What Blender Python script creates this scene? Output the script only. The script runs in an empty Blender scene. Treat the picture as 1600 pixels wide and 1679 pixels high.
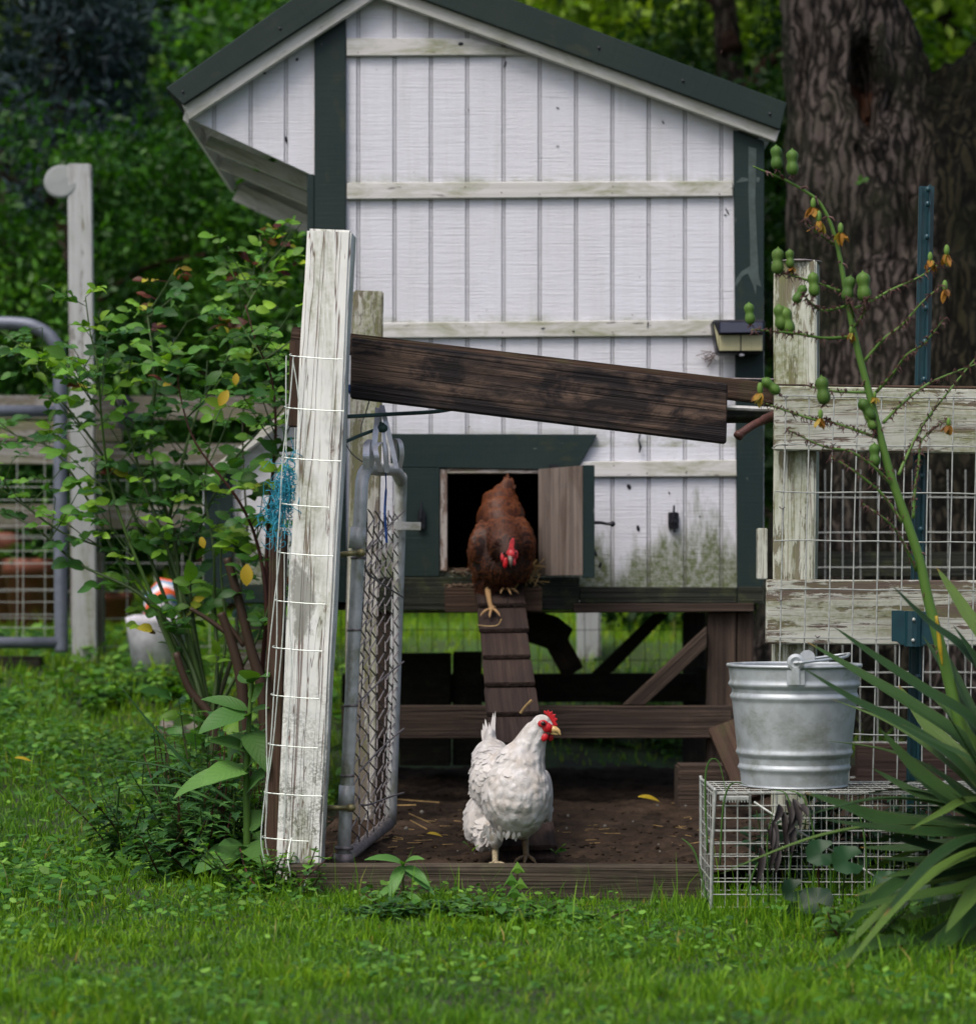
import bpy, bmesh, math, random
import numpy as np
from mathutils import Vector, Matrix, noise
from mathutils.bvhtree import BVHTree
random.seed(7)
SC = bpy.context.scene
COL = SC.collection
# ---------------------------------------------------------------- camera
F, H, X0, Y0 = 4100.0, 0.666, 800.0, 955.0      # focal length in photo pixels, eye height, vanishing point
cam = bpy.data.cameras.new("camera")
co = bpy.data.objects.new("camera", cam); COL.objects.link(co); SC.camera = co
co.location = (0, 0, H); co.rotation_euler = (math.radians(90), 0, 0)
cam.sensor_fit = 'HORIZONTAL'; cam.sensor_width = 36; cam.lens = 36*F/1600
cam.shift_y = (Y0-839.5)/1600
cam.clip_end = 400; cam.clip_start = .1
cam.dof.use_dof = True; cam.dof.focus_distance = 5.5; cam.dof.aperture_fstop = 4.4
# ---------------------------------------------------------------- light
w = bpy.data.worlds.new("World"); SC.world = w; w.use_nodes = True
wn = w.node_tree; bg = wn.nodes['Background']
sky = wn.nodes.new('ShaderNodeTexSky'); sky.sky_type = 'NISHITA'; sky.sun_disc = False
SUN_E, SUN_R = math.radians(58), math.radians(215)
sky.sun_elevation = SUN_E; sky.sun_rotation = SUN_R; sky.air_density = 1.0; sky.dust_density = 5.0; sky.ozone_density = .6
wn.links.new(sky.outputs[0], bg.inputs[0]); bg.inputs[1].default_value = 0.13
sl = bpy.data.lights.new("sun", 'SUN'); sl.energy = 1.35; sl.angle = math.radians(24); sl.color = (1, .97, .92)
so = bpy.data.objects.new("sun", sl); COL.objects.link(so)
# direction towards the sun (same convention as the sky: rotation clockwise from +Y)
sd = Vector((math.sin(SUN_R)*math.cos(SUN_E), math.cos(SUN_R)*math.cos(SUN_E), math.sin(SUN_E)))
so.rotation_euler = sd.to_track_quat('Z', 'Y').to_euler(); so.location = (0, 0, 8)
SC.view_settings.view_transform = 'Standard'; SC.view_settings.look = 'None'
SC.view_settings.exposure = 0.52; SC.view_settings.gamma = 1
SC.cycles.max_bounces = 6; SC.cycles.transparent_max_bounces = 8
SC.cycles.use_denoising = True
# ---------------------------------------------------------------- helpers
def P(px, py, d): return Vector(((px-X0)/F*d, d, H-(py-Y0)/F*d))
def sm(a, b, t):
    t = min(1, max(0, (t-a)/(b-a))); return t*t*(3-2*t)
def lerp(a, b, t): return a+(b-a)*t
def U(a, b): return random.uniform(a, b)

def tag(o, label=None, cat=None, group=None, kind=None):
    if label: o['label'] = label
    if cat: o['category'] = cat
    if group: o['group'] = group
    if kind: o['kind'] = kind
    return o
def thing(name, label, cat, loc=(0, 0, 0), group=None, kind=None):
    o = bpy.data.objects.new(name, None); COL.objects.link(o); o.location = loc; o.empty_display_size = .05
    return tag(o, label, cat, group, kind)
def worldloc(o):
    v = Vector(o.location)
    while o.parent: o = o.parent; v += o.location
    return v

class MB:
    def __init__(s): s.v = []; s.f = []; s.g = []; s.c = []; s.uv = False
    def add(s, vs, fs, gs=None, c=None):
        o = len(s.v); s.v += [tuple(v) for v in vs]; s.f += [tuple(i+o for i in f) for f in fs]
        s.g += [tuple(g) for g in (gs or vs)]
        if isinstance(c, list): s.c += c
        else:
            if c is None: c = (random.random(), random.random(), random.random(), 1)
            s.c += [c]*len(vs)
    def build(s, name, m, parent=None, smooth=False, label=None, origin=None):
        me = bpy.data.meshes.new(name)
        if parent: org = worldloc(parent)
        elif origin is not None: org = Vector(origin)
        else:
            xs = [v[0] for v in s.v]; ys = [v[1] for v in s.v]; zs = [v[2] for v in s.v]
            org = Vector(((min(xs)+max(xs))/2, (min(ys)+max(ys))/2, min(zs)))
        me.from_pydata([(v[0]-org.x, v[1]-org.y, v[2]-org.z) for v in s.v], [], s.f)
        a = me.attributes.new('gc', 'FLOAT_VECTOR', 'POINT'); a.data.foreach_set('vector', np.array(s.g, 'f').ravel())
        a = me.attributes.new('tint', 'FLOAT_COLOR', 'POINT'); a.data.foreach_set('color', np.array(s.c, 'f').ravel())
        if smooth: me.polygons.foreach_set('use_smooth', [True]*len(me.polygons))
        me.materials.append(m); me.update()
        o = bpy.data.objects.new(name, me); COL.objects.link(o)
        if parent: o.parent = parent
        else: o.location = org
        if label: o['label'] = label
        return o
    # --- shapes
    def bmadd(s, bm, M, off=None, c=None):
        off = off or Vector((U(0, 50), U(0, 50), U(0, 50)))
        bm.verts.ensure_lookup_table(); bm.verts.index_update()
        s.add([M @ v.co for v in bm.verts], [[v.index for v in f.verts] for f in bm.faces], [v.co+off for v in bm.verts], c); bm.free()
    def board(s, a, b, w, t, nrm=(0, -1, 0), bev=.002, rough=0, c=None, seg=1):
        """box whose centre line runs a->b, width w across, thickness t along nrm"""
        a = Vector(a); b = Vector(b); x = (b-a); L = x.length; x.normalize()
        z = Vector(nrm); z = (z-x*z.dot(x)).normalized(); y = z.cross(x)
        bm = bmesh.new(); bmesh.ops.create_cube(bm, size=1)
        for v in bm.verts: v.co = Vector((v.co.x*L, v.co.y*w, v.co.z*t))
        if seg > 1:
            es = [e for e in bm.edges if abs(e.verts[0].co.x-e.verts[1].co.x) > L*.5]
            bmesh.ops.subdivide_edges(bm, edges=es, cuts=seg-1, use_grid_fill=True)
        if bev: bmesh.ops.bevel(bm, geom=[e for e in bm.edges if len(e.link_faces) == 2 and e.calc_face_angle() > .5], offset=bev, segments=2, affect='EDGES')
        if rough:
            so_ = U(0, 99)
            for v in bm.verts:
                n = noise.noise_vector(Vector((v.co.x*4+so_, v.co.y*9, v.co.z*9)))
                v.co += Vector((0, n.y, n.z))*rough
        M = Matrix((( x.x, y.x, z.x, (a.x+b.x)/2), (x.y, y.y, z.y, (a.y+b.y)/2), (x.z, y.z, z.z, (a.z+b.z)/2), (0, 0, 0, 1)))
        s.bmadd(bm, M, c=c)
    def box(s, x0, x1, y0, y1, z0, z1, bev=.002, grain='x', c=None, rough=0):
        cx, cy, cz = (x0+x1)/2, (y0+y1)/2, (z0+z1)/2
        if grain == 'x': s.board((x0, cy, cz), (x1, cy, cz), z1-z0, y1-y0, (0, -1, 0), bev, rough, c)
        elif grain == 'z': s.board((cx, cy, z0), (cx, cy, z1), x1-x0, y1-y0, (0, -1, 0), bev, rough, c)
        else: s.board((cx, y0, cz), (cx, y1, cz), x1-x0, z1-z0, (0, 0, 1), bev, rough, c)
    def prism(s, poly, d, t, grain='x', bev=.0015, c=None):
        """polygon in photo pixels, placed at depth d, thickness t away from the camera"""
        pts = [P(x, y, d) for x, y in poly]
        s.prism3(pts, Vector((0, t, 0)), grain, bev, c)
    def prism3(s, pts, ext, grain='x', bev=.0015, c=None):
        bm = bmesh.new(); fr = [bm.verts.new(p) for p in pts]; bk = [bm.verts.new(p+ext) for p in pts]; n = len(pts)
        bm.faces.new(fr); bm.faces.new(bk[::-1])
        for i in range(n): bm.faces.new((fr[(i+1) % n], fr[i], bk[i], bk[(i+1) % n]))
        bmesh.ops.recalc_face_normals(bm, faces=bm.faces)
        if bev: bmesh.ops.bevel(bm, geom=list(bm.edges), offset=bev, segments=1, affect='EDGES')
        off = Vector((U(0, 50), U(0, 50), U(0, 50))); bm.verts.ensure_lookup_table(); bm.verts.index_update()
        if grain == 'x': g = [Vector((v.co.x, v.co.z, v.co.y))+off for v in bm.verts]
        elif grain == 'z': g = [Vector((v.co.z, v.co.x, v.co.y))+off for v in bm.verts]
        else:
            ax = Vector(grain).normalized(); ay = Vector((0, -1, 0)).cross(ax)
            g = [Vector((v.co.dot(ax), v.co.dot(ay), v.co.y))+off for v in bm.verts]
        s.add([v.co.copy() for v in bm.verts], [[v.index for v in f.verts] for f in bm.faces], g, c); bm.free()
    def tube(s, pts, r, n=8, c=None, cap=True, flat=1.0):
        pts = [Vector(p) for p in pts]; m = len(pts)
        if not hasattr(r, '__len__'): r = [r]*m
        if c is None: c = (random.random(), random.random(), random.random(), 1)
        T = [(pts[min(i+1, m-1)]-pts[max(i-1, 0)]).normalized() for i in range(m)]
        u = T[0].orthogonal().normalized(); vs = []; gs = []; L = 0
        for i in range(m):
            if i: L += (pts[i]-pts[i-1]).length
            u = (u-T[i]*u.dot(T[i])).normalized(); w_ = T[i].cross(u)
            for k in range(n):
                a = 2*math.pi*k/n
                vs.append(pts[i]+(u*math.cos(a)+w_*math.sin(a)*flat)*r[i]); gs.append((L, math.cos(a)*r[i], math.sin(a)*r[i]))
        fs = [(i*n+k, i*n+(k+1) % n, (i+1)*n+(k+1) % n, (i+1)*n+k) for i in range(m-1) for k in range(n)]
        if cap: fs += [tuple(range(n))[::-1], tuple(range((m-1)*n, m*n))]
        s.add(vs, fs, gs, c)
    def lathe(s, prof, n=32, loc=(0, 0, 0), M=None, c=None):
        vs = []; m = len(prof); loc = Vector(loc); gs = []
        for r, z in prof:
            for k in range(n):
                a = 2*math.pi*k/n; p = Vector((math.cos(a)*r, math.sin(a)*r, z)); gs.append(p)
                vs.append((M @ p if M else p)+loc)
        fs = [(i*n+k, i*n+(k+1) % n, (i+1)*n+(k+1) % n, (i+1)*n+k) for i in range(m-1) for k in range(n)]
        fs += [tuple(range(n))[::-1], tuple(range((m-1)*n, m*n))]
        s.add(vs, fs, gs, c)
    def ell(s, c0, r, n=12, rot=None, c=None, k=10):
        c0 = Vector(c0); vs = [Vector((0, 0, 1))]; fs = []
        for i in range(1, k):
            t = math.pi*i/k
            for j in range(n): a = 2*math.pi*j/n; vs.append(Vector((math.sin(t)*math.cos(a), math.sin(t)*math.sin(a), math.cos(t))))
        vs.append(Vector((0, 0, -1)))
        for j in range(n): fs.append((0, 1+j, 1+(j+1) % n))
        for i in range(k-2):
            for j in range(n): fs.append((1+i*n+j, 1+(i+1)*n+j, 1+(i+1)*n+(j+1) % n, 1+i*n+(j+1) % n))
        e = len(vs)-1; b0 = 1+(k-2)*n
        for j in range(n): fs.append((e, b0+(j+1) % n, b0+j))
        vs = [Vector((v.x*r[0], v.y*r[1], v.z*r[2])) for v in vs]
        if rot: vs = [rot @ v for v in vs]
        s.add([v+c0 for v in vs], fs, vs, c)
    def leaf(s, p, d, up, L, W, bend=0.3, fold=.25, n=6, shape=1.0, tooth=0, c=None, lobes=None, twist=0, blunt=False):
        """leaf blade from p along d; up = face normal; bend = droop along the blade"""
        d = Vector(d).normalized(); up = Vector(up); up = (up-d*up.dot(d))
        up = up.normalized() if up.length > 1e-4 else d.orthogonal().normalized()
        side = d.cross(up); vs = []; gs = []; q = Vector(p); dd = d.copy(); uu = up.copy()
        st = L/n
        for i in range(n+1):
            t = i/n; wv = W*.5*(math.sin(math.pi*min(1, t**shape*.97+.03)))**.8
            if i == n: wv = W*.02
            if blunt: wv = W*.5*(.45, .8, 1.0, 1.0, .82, .42)[min(i, 5)]
            if tooth: wv *= 1-tooth*(i % 2)
            if lobes: wv *= lobes[i % len(lobes)]
            for sgn in (-1, 0, 1):
                vs.append(q+side*sgn*wv+uu*(abs(sgn)*wv*fold)); gs.append((t, sgn*.5, 0))
            R = Matrix.Rotation(-bend/n, 3, side); dd = R @ dd; uu = R @ uu
            if twist: R2 = Matrix.Rotation(twist/n, 3, dd); side = R2 @ side; uu = R2 @ uu
            q = q+dd*st
        fs = []
        for i in range(n): a = i*3; fs += [(a, a+1, a+4, a+3), (a+1, a+2, a+5, a+4)]
        s.add(vs, fs, gs, c)

def spline(pts, k=6):
    pts = [Vector(p) for p in pts]; out = []
    for i in range(len(pts)-1):
        p0 = pts[max(i-1, 0)]; p1 = pts[i]; p2 = pts[i+1]; p3 = pts[min(i+2, len(pts)-1)]
        for j in range(k):
            t = j/k
            out.append(.5*((2*p1)+(p2-p0)*t+(2*p0-5*p1+4*p2-p3)*t*t+(3*p1-p0-3*p2+p3)*t**3))
    out.append(pts[-1]); return out
def interp(vals, m):
    n = len(vals); return [lerp(vals[min(int(i*(n-1)/(m-1)), n-2)], vals[min(int(i*(n-1)/(m-1))+1, n-1)], i*(n-1)/(m-1)-min(int(i*(n-1)/(m-1)), n-2)) for i in range(m)]

def npmesh(name, V, Fc, tint, m, parent=None, origin=(0, 0, 0), gc=None, smooth=False):
    """V (n,3) world, Fc (m,k) uniform polygons"""
    org = np.array(worldloc(parent) if parent else origin, 'f')
    me = bpy.data.meshes.new(name); k = Fc.shape[1]
    me.vertices.add(len(V)); me.vertices.foreach_set('co', (V-org).astype('f').ravel())
    me.loops.add(Fc.size); me.loops.foreach_set('vertex_index', Fc.astype('i').ravel())
    me.polygons.add(len(Fc)); me.polygons.foreach_set('loop_start', np.arange(0, Fc.size, k, dtype='i'))
    me.update(calc_edges=True)
    a = me.attributes.new('tint', 'FLOAT_COLOR', 'POINT'); a.data.foreach_set('color', tint.astype('f').ravel())
    if gc is not None:
        a = me.attributes.new('gc', 'FLOAT_VECTOR', 'POINT'); a.data.foreach_set('vector', gc.astype('f').ravel())
    if smooth: me.polygons.foreach_set('use_smooth', [True]*len(me.polygons))
    me.materials.append(m)
    o = bpy.data.objects.new(name, me); COL.objects.link(o)
    if parent: o.parent = parent
    else: o.location = origin
    return o

def baked(mb, voxel, smooth=6, fac=.5):
    """union of the shapes in mb as one continuous surface"""
    m0 = bpy.data.meshes.new('tmp'); m0.from_pydata(mb.v, [], mb.f)
    o = bpy.data.objects.new('tmp', m0); COL.objects.link(o)
    r = o.modifiers.new('r', 'REMESH'); r.mode = 'VOXEL'; r.voxel_size = voxel
    if smooth: s_ = o.modifiers.new('s', 'SMOOTH'); s_.iterations = smooth; s_.factor = fac
    dg = bpy.context.evaluated_depsgraph_get(); ev = o.evaluated_get(dg)
    me = bpy.data.meshes.new_from_object(ev); bpy.data.objects.remove(o); bpy.data.meshes.remove(m0)
    return me
def place_mesh(me, name, m, parent):
    org = worldloc(parent); me.transform(Matrix.Translation(-org)); me.name = name
    me.polygons.foreach_set('use_smooth', [True]*len(me.polygons)); me.materials.clear(); me.materials.append(m)
    o = bpy.data.objects.new(name, me); COL.objects.link(o); o.parent = parent; return o

def smv(a, b, t): t = np.clip((t-a)/(b-a), 0, 1); return t*t*(3-2*t)
def gzv(x, y):
    """height of the lawn"""
    r1 = np.where(y < 9.6, .38*smv(5.3, 10.2, y)+0*y, .42+.03*(np.minimum(y, 16.5)-9.6))
    r1 = np.where(y < 9.6, np.clip((y-5.6)/4.0, 0, 1)*.42, r1)
    r2 = np.where(y < 9.8, .426*np.clip((y-8.3)/1.5, 0, 1), .42+.03*(np.minimum(y, 16.5)-9.6))
    wx = smv(-1.0, -.5, x)*(1-smv(1.9, 2.6, x))
    z = (1-wx)*r1+wx*r2
    z = z+.012*np.sin(x*3.1+y*1.7)*np.cos(y*2.3-x)*smv(4, 5, y)+.006*np.sin(x*7+1)*np.sin(y*6)
    return z*1.0-.03*smv(20, 40, y)*0
def gz(x, y): return float(gzv(np.float64(x), np.float64(y)))

# ---------------------------------------------------------------- material helpers
SOCK = bpy.types.NodeSocket
def mk(name):
    m = bpy.data.materials.new(name); m.use_nodes = True; m.node_tree.nodes.clear(); return m, m.node_tree
def nd(nt, typ, ins=None, **pr):
    n = nt.nodes.new(typ)
    for k, v in pr.items(): setattr(n, k, v)
    for k, v in (ins or {}).items():
        s = n.inputs[k]
        if isinstance(v, SOCK): nt.links.new(v, s)
        else:
            if s.type == 'RGBA' and len(v) == 3: v = (*v, 1)
            s.default_value = v
    return n
def attr(nt, name='gc', out='Vector'): return nd(nt, 'ShaderNodeAttribute', attribute_name=name).outputs[out]
def sep(nt, v): n = nd(nt, 'ShaderNodeSeparateXYZ', {0: v}); return n.outputs
def vmul(nt, v, s): return nd(nt, 'ShaderNodeVectorMath', {0: v, 1: s}, operation='MULTIPLY').outputs[0]
def nz(nt, v, scale, detail=4, rough=.55, dist=0): return nd(nt, 'ShaderNodeTexNoise', {'Vector': v, 'Scale': scale, 'Detail': detail, 'Roughness': rough, 'Distortion': dist}).outputs[0]
def ramp(nt, f, stops):
    n = nd(nt, 'ShaderNodeValToRGB', {0: f}); e = n.color_ramp.elements
    while len(e) < len(stops): e.new(.5)
    for i, (p, c) in enumerate(stops):
        e[i].position = p; e[i].color = (c, c, c, 1) if not hasattr(c, '__len__') else (*c, 1)
    return n.outputs[0]
def mix(nt, f, a, b, bl='MIX'):
    n = nd(nt, 'ShaderNodeMix', {0: f}, data_type='RGBA', blend_type=bl)
    for i, v in ((6, a), (7, b)):
        if isinstance(v, SOCK): nt.links.new(v, n.inputs[i])
        else: n.inputs[i].default_value = (*v, 1) if len(v) == 3 else v
    return n.outputs[2]
def mth(nt, op, a, b=0.0, c=None):
    ins = {0: a, 1: b}
    if c is not None: ins[2] = c
    return nd(nt, 'ShaderNodeMath', ins, operation=op).outputs[0]
def bump(nt, h, st=.5, dist=.002, nrm=None):
    ins = {'Height': h, 'Strength': st, 'Distance': dist}
    if nrm is not None: ins['Normal'] = nrm
    return nd(nt, 'ShaderNodeBump', ins).outputs[0]
def fin(m, nt, col, rough=.6, metal=0, nrm=None, spec=.5, trans=0, tcol=None, emit=None):
    ins = {'Base Color': col, 'Roughness': rough, 'Metallic': metal, 'Specular IOR Level': spec}
    if nrm is not None: ins['Normal'] = nrm
    b = nd(nt, 'ShaderNodeBsdfPrincipled', ins).outputs[0]
    if trans:
        ti = {'Color': tcol or col}
        if nrm is not None: ti['Normal'] = nrm
        t = nd(nt, 'ShaderNodeBsdfTranslucent', ti).outputs[0]
        b = nd(nt, 'ShaderNodeMixShader', {0: trans, 1: b, 2: t}).outputs[0]
    nd(nt, 'ShaderNodeOutputMaterial', {0: b}); return m
def wpos(nt): return nd(nt, 'ShaderNodeNewGeometry').outputs['Position']
def ocoord(nt): return nd(nt, 'ShaderNodeTexCoord').outputs['Object']
# ---------------------------------------------------------------- materials
def m_siding(name, base=(.64, .65, .72), groove=False):
    m, nt = mk(name); p = wpos(nt)
    streak = nz(nt, vmul(nt, p, (28, 28, 2.2)), 1.0, 5, .6)
    saw = nz(nt, vmul(nt, p, (4, 4, 210)), 1.0, 4, .75)
    patch = nz(nt, p, 3.2, 5, .6)
    c = mix(nt, ramp(nt, streak, [(.45, 0), (.80, .30)]), base, (.48, .49, .50))
    c = mix(nt, ramp(nt, patch, [(.42, 0), (.70, .40)]), c, (.58, .58, .61))
    c = mix(nt, ramp(nt, saw, [(.53, 0), (.70, .55)]), c, (.36, .36, .39))
    c = mix(nt, ramp(nt, nz(nt, vmul(nt, p, (16, 16, 1.2)), 1, 6, .72), [(.54, 0), (.74, .35)]), c, (.38, .39, .34)); specks = nz(nt, p, 95, 2, .5)
    c = mix(nt, ramp(nt, specks, [(.735, 0), (.765, .8)]), c, (.08, .075, .07))
    z = sep(nt, p)[2]; x = sep(nt, p)[0]
    # algae climbing from the bottom edge, in columns
    colm = nz(nt, vmul(nt, p, (7.5, 7.5, 2.0)), 1.0, 5, .65)
    lim = mth(nt, 'MULTIPLY_ADD', colm, .72, .47)
    lowm = mth(nt, 'MULTIPLY', mth(nt, 'SUBTRACT', lim, z), 9.0)
    fine = nz(nt, p, 60, 4, .7)
    al = mth(nt, 'MULTIPLY', ramp(nt, lowm, [(0, 0), (.9, 1)]), ramp(nt, fine, [(.25, .5), (.60, 1)]))
    c = mix(nt, al, c, (.085, .11, .035))
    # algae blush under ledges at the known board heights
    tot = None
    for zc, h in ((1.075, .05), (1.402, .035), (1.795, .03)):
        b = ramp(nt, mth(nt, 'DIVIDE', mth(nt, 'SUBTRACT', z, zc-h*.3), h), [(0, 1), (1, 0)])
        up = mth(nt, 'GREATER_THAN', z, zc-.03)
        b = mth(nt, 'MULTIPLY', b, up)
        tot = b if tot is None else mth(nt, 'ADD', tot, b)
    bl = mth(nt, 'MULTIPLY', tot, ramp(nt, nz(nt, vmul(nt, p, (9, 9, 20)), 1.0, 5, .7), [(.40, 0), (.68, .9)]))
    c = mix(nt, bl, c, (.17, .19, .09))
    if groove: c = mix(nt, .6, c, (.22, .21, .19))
    hgt = mth(nt, 'ADD', saw, mth(nt, 'MULTIPLY', nz(nt, vmul(nt, p, (40, 40, 160)), 1, 4, .6), .6))
    return fin(m, nt, c, .6, nrm=bump(nt, hgt, .9, .0024))
def m_batten(name, base=(.56, .555, .55), moss=.8):
    m, nt = mk(name); g = attr(nt)
    gr = nz(nt, vmul(nt, g, (3, 110, 110)), 1, 4, .65)
    c = mix(nt, ramp(nt, gr, [(.45, 0), (.75, .55)]), base, (.30, .28, .25))
    c = mix(nt, ramp(nt, nz(nt, vmul(nt, g, (6, 22, 22)), 1, 5, .65, .5), [(.46, 0), (.68, moss)]), c, (.20, .215, .10))
    c = mix(nt, ramp(nt, nz(nt, vmul(nt, g, (12, 60, 60)), 1, 3, .6), [(.66, 0), (.72, .8)]), c, (.07, .06, .05))
    return fin(m, nt, c, .7, nrm=bump(nt, gr, .6, .0015))
def m_green(name, base=(.007, .020, .020)):
    m, nt = mk(name); g = attr(nt)
    gr = nz(nt, vmul(nt, g, (150, 6, 6)), 1, 3, .6); g2 = nz(nt, vmul(nt, g, (4, 60, 60)), 1, 4, .6)
    c = mix(nt, ramp(nt, nz(nt, g, 5, 5, .6), [(.4, 0), (.75, .6)]), base, (.018, .030, .026))
    c = mix(nt, ramp(nt, nz(nt, vmul(nt, g, (7, 16, 16)), 1, 5, .65), [(.58, 0), (.72, .5)]), c, (.045, .05, .02))
    c = mix(nt, ramp(nt, nz(nt, vmul(nt, g, (14, 50, 50)), 1, 3, .5), [(.72, 0), (.75, .6)]), c, (.22, .24, .23))
    return fin(m, nt, c, .6, nrm=bump(nt, mth(nt, 'ADD', gr, g2), .5, .0014), spec=.28)
def m_peel(name, paint=(.66, .67, .64), wood=(.17, .115, .095), worn=.5, green=.5, brown=.3, crack=.5, stain=None):
    """old white paint flaking along the grain, algae and bare wood"""
    m, nt = mk(name); g = attr(nt)
    gd = vmul(nt, g, (2.6, 46, 46)); wv = nz(nt, gd, 1, 5, .6, .6)
    fine = nz(nt, vmul(nt, g, (5, 120, 120)), 1, 4, .7)
    patch = nz(nt, vmul(nt, g, (3.0, 9, 9)), 1, 5, .65, .4)
    flake = nz(nt, vmul(nt, g, (22, 70, 70)), 1, 5, .75)
    bare = mth(nt, 'ADD', mth(nt, 'MULTIPLY', wv, .45), mth(nt, 'ADD', mth(nt, 'MULTIPLY', patch, .35), mth(nt, 'MULTIPLY', flake, .3)))
    bm_ = ramp(nt, bare, [(.60-.13*worn, 0), (.63-.13*worn, 1)])
    wd = mix(nt, fine, tuple(x*.5 for x in wood), tuple(min(1, x*1.9) for x in wood))
    pc = mix(nt, ramp(nt, nz(nt, g, 12, 4, .6), [(.4, 0), (.75, .5)]), paint, tuple(x*.72 for x in paint))
    c = mix(nt, bm_, pc, wd)
    cn1 = nz(nt, vmul(nt, g, (1.1, 34, 34)), 1, 3, .55, .5); cn2 = nz(nt, vmul(nt, g, (1.6, 60, 60)), 1, 2, .5, .3)
    cr = mth(nt, 'MINIMUM', mth(nt, 'MULTIPLY', mth(nt, 'ABSOLUTE', mth(nt, 'SUBTRACT', cn1, .5)), 1.0), mth(nt, 'MULTIPLY', mth(nt, 'ABSOLUTE', mth(nt, 'SUBTRACT', cn2, .44)), 1.8))
    crm = mth(nt, 'MULTIPLY', ramp(nt, cr, [(.003, 1), (.014, 0)]), crack)
    c = mix(nt, crm, c, (.17, .115, .10))
    gm = mth(nt, 'MULTIPLY', ramp(nt, nz(nt, vmul(nt, g, (2.2, 11, 11)), 1, 6, .7, .3), [(.62-.2*green, 0), (.78-.2*green, .85)]), ramp(nt, nz(nt, g, 90, 3, .6), [(.3, .35), (.6, 1)]))
    c = mix(nt, gm, c, (.15, .165, .055))
    c = mix(nt, ramp(nt, nz(nt, vmul(nt, g, (2.5, 6, 6)), 1, 5, .7), [(.66-.15*brown, 0), (.80-.15*brown, .8)]), c, (.10, .085, .07))
    if stain:
        q = wpos(nt); zz = sep(nt, q)[2]
        band = mth(nt, 'MULTIPLY', ramp(nt, mth(nt, 'DIVIDE', mth(nt, 'SUBTRACT', zz, -.05), .55), [(.1, .8), (.35, 1), (.8, .55), (1, 0)]), ramp(nt, nz(nt, q, 14, 3, .6), [(.40, 0), (.60, 1)]))
        c = mix(nt, mth(nt, 'MULTIPLY', band, ramp(nt, nz(nt, q, 170, 4, .7), [(.42, 0), (.56, .85)])), c, (.055, .06, .035))
        dsx = nd(nt, 'ShaderNodeVectorMath', {0: vmul(nt, q, (3.2, 0, 1)), 1: (P(497, 0, 5.3).x*3.2, 0, P(0, 975, 5.3).z)}, operation='DISTANCE').outputs['Value']
        c = mix(nt, ramp(nt, mth(nt, 'ADD', dsx, mth(nt, 'MULTIPLY', nz(nt, vmul(nt, q, (2.2, 2.2, 1)), 22, 5, .7), .25)), [(.20, .75), (.23, 0)]), c, (.19, .19, .16))
    hh = mth(nt, 'SUBTRACT', mth(nt, 'MULTIPLY', fine, .5), mth(nt, 'ADD', bm_, crm))
    return fin(m, nt, c, .7, nrm=bump(nt, hh, .7, .0018))
def m_wood(name, a=(.05, .035, .028), b=(.13, .09, .07), stain=(.02, .017, .016), st=.6, knots=False, moss=0, rough=.75, spread=1.0):
    m, nt = mk(name); g = attr(nt)
    k = nz(nt, vmul(nt, g, (1.2, 10*spread, 10*spread)), 1, 4, .6, .8); fine = nz(nt, vmul(nt, g, (4, 150, 150)), 1, 4, .7)
    rg = ramp(nt, nz(nt, vmul(nt, g, (1.0, 52, 52)), 1, 3, .6, 1.2), [(.35, 0), (.65, 1)])
    f = mth(nt, 'ADD', mth(nt, 'MULTIPLY', k, .4), mth(nt, 'ADD', mth(nt, 'MULTIPLY', fine, .35), mth(nt, 'MULTIPLY', rg, .22)))
    c = mix(nt, ramp(nt, f, [(.32, 0), (.72, 1)]), a, b)
    c = mix(nt, ramp(nt, nz(nt, vmul(nt, g, (4, 16, 16)), 1, 6, .65, .6), [(.48, 0), (.62, st)]), c, stain)
    hgt = mth(nt, 'ADD', fine, rg)
    if False:
        v = nd(nt, 'ShaderNodeTexVoronoi', {'Vector': vmul(nt, g, (3.1, 7, 0)), 'Scale': 1.0, 'Randomness': .9}).outputs[0]
        ring = nd(nt, 'ShaderNodeTexWave', {'Vector': v, 'Scale': 14}, wave_type='BANDS').outputs[1]
        km = ramp(nt, v, [(.10, 1), (.16, 0)])
        c = mix(nt, km, c, mix(nt, ring, (.035, .02, .015), (.14, .10, .075)))
    if knots:
        q = wpos(nt)
        for (kx, ky, kr) in ((620, 628, .020), (708, 632, .012)):
            K = P(kx, ky, 5.46); dv_ = nd(nt, 'ShaderNodeVectorMath', {0: vmul(nt, q, (1, 0, 1.25)), 1: (K.x, 0, K.z*1.25)}, operation='DISTANCE').outputs['Value']
            dn = mth(nt, 'ADD', dv_, mth(nt, 'MULTIPLY', mth(nt, 'SUBTRACT', nz(nt, q, 60, 2), .5), .004))
            rn = mth(nt, 'SINE', mth(nt, 'MULTIPLY', dn, 1500))
            c = mix(nt, ramp(nt, mth(nt, 'DIVIDE', dn, kr), [(.85, 1), (1.25 if False else 1.0, 0)]), c, mix(nt, ramp(nt, rn, [(0, 0), (1, 1)]), (.010, .006, .005), (.17, .12, .09)))
        blot = ramp(nt, nz(nt, vmul(nt, q, (6, 1, 14)), 1, 6, .7, .5), [(.46, 0), (.56, .9)])
        c = mix(nt, blot, c, (.008, .007, .009))
    if moss: c = mix(nt, ramp(nt, nz(nt, g, 16, 6, .7), [(.5, 0), (.7, moss)]), c, (.07, .085, .03))
    return fin(m, nt, c, max(rough, .8), nrm=bump(nt, hgt, .8, .003), spec=.22)
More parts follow.
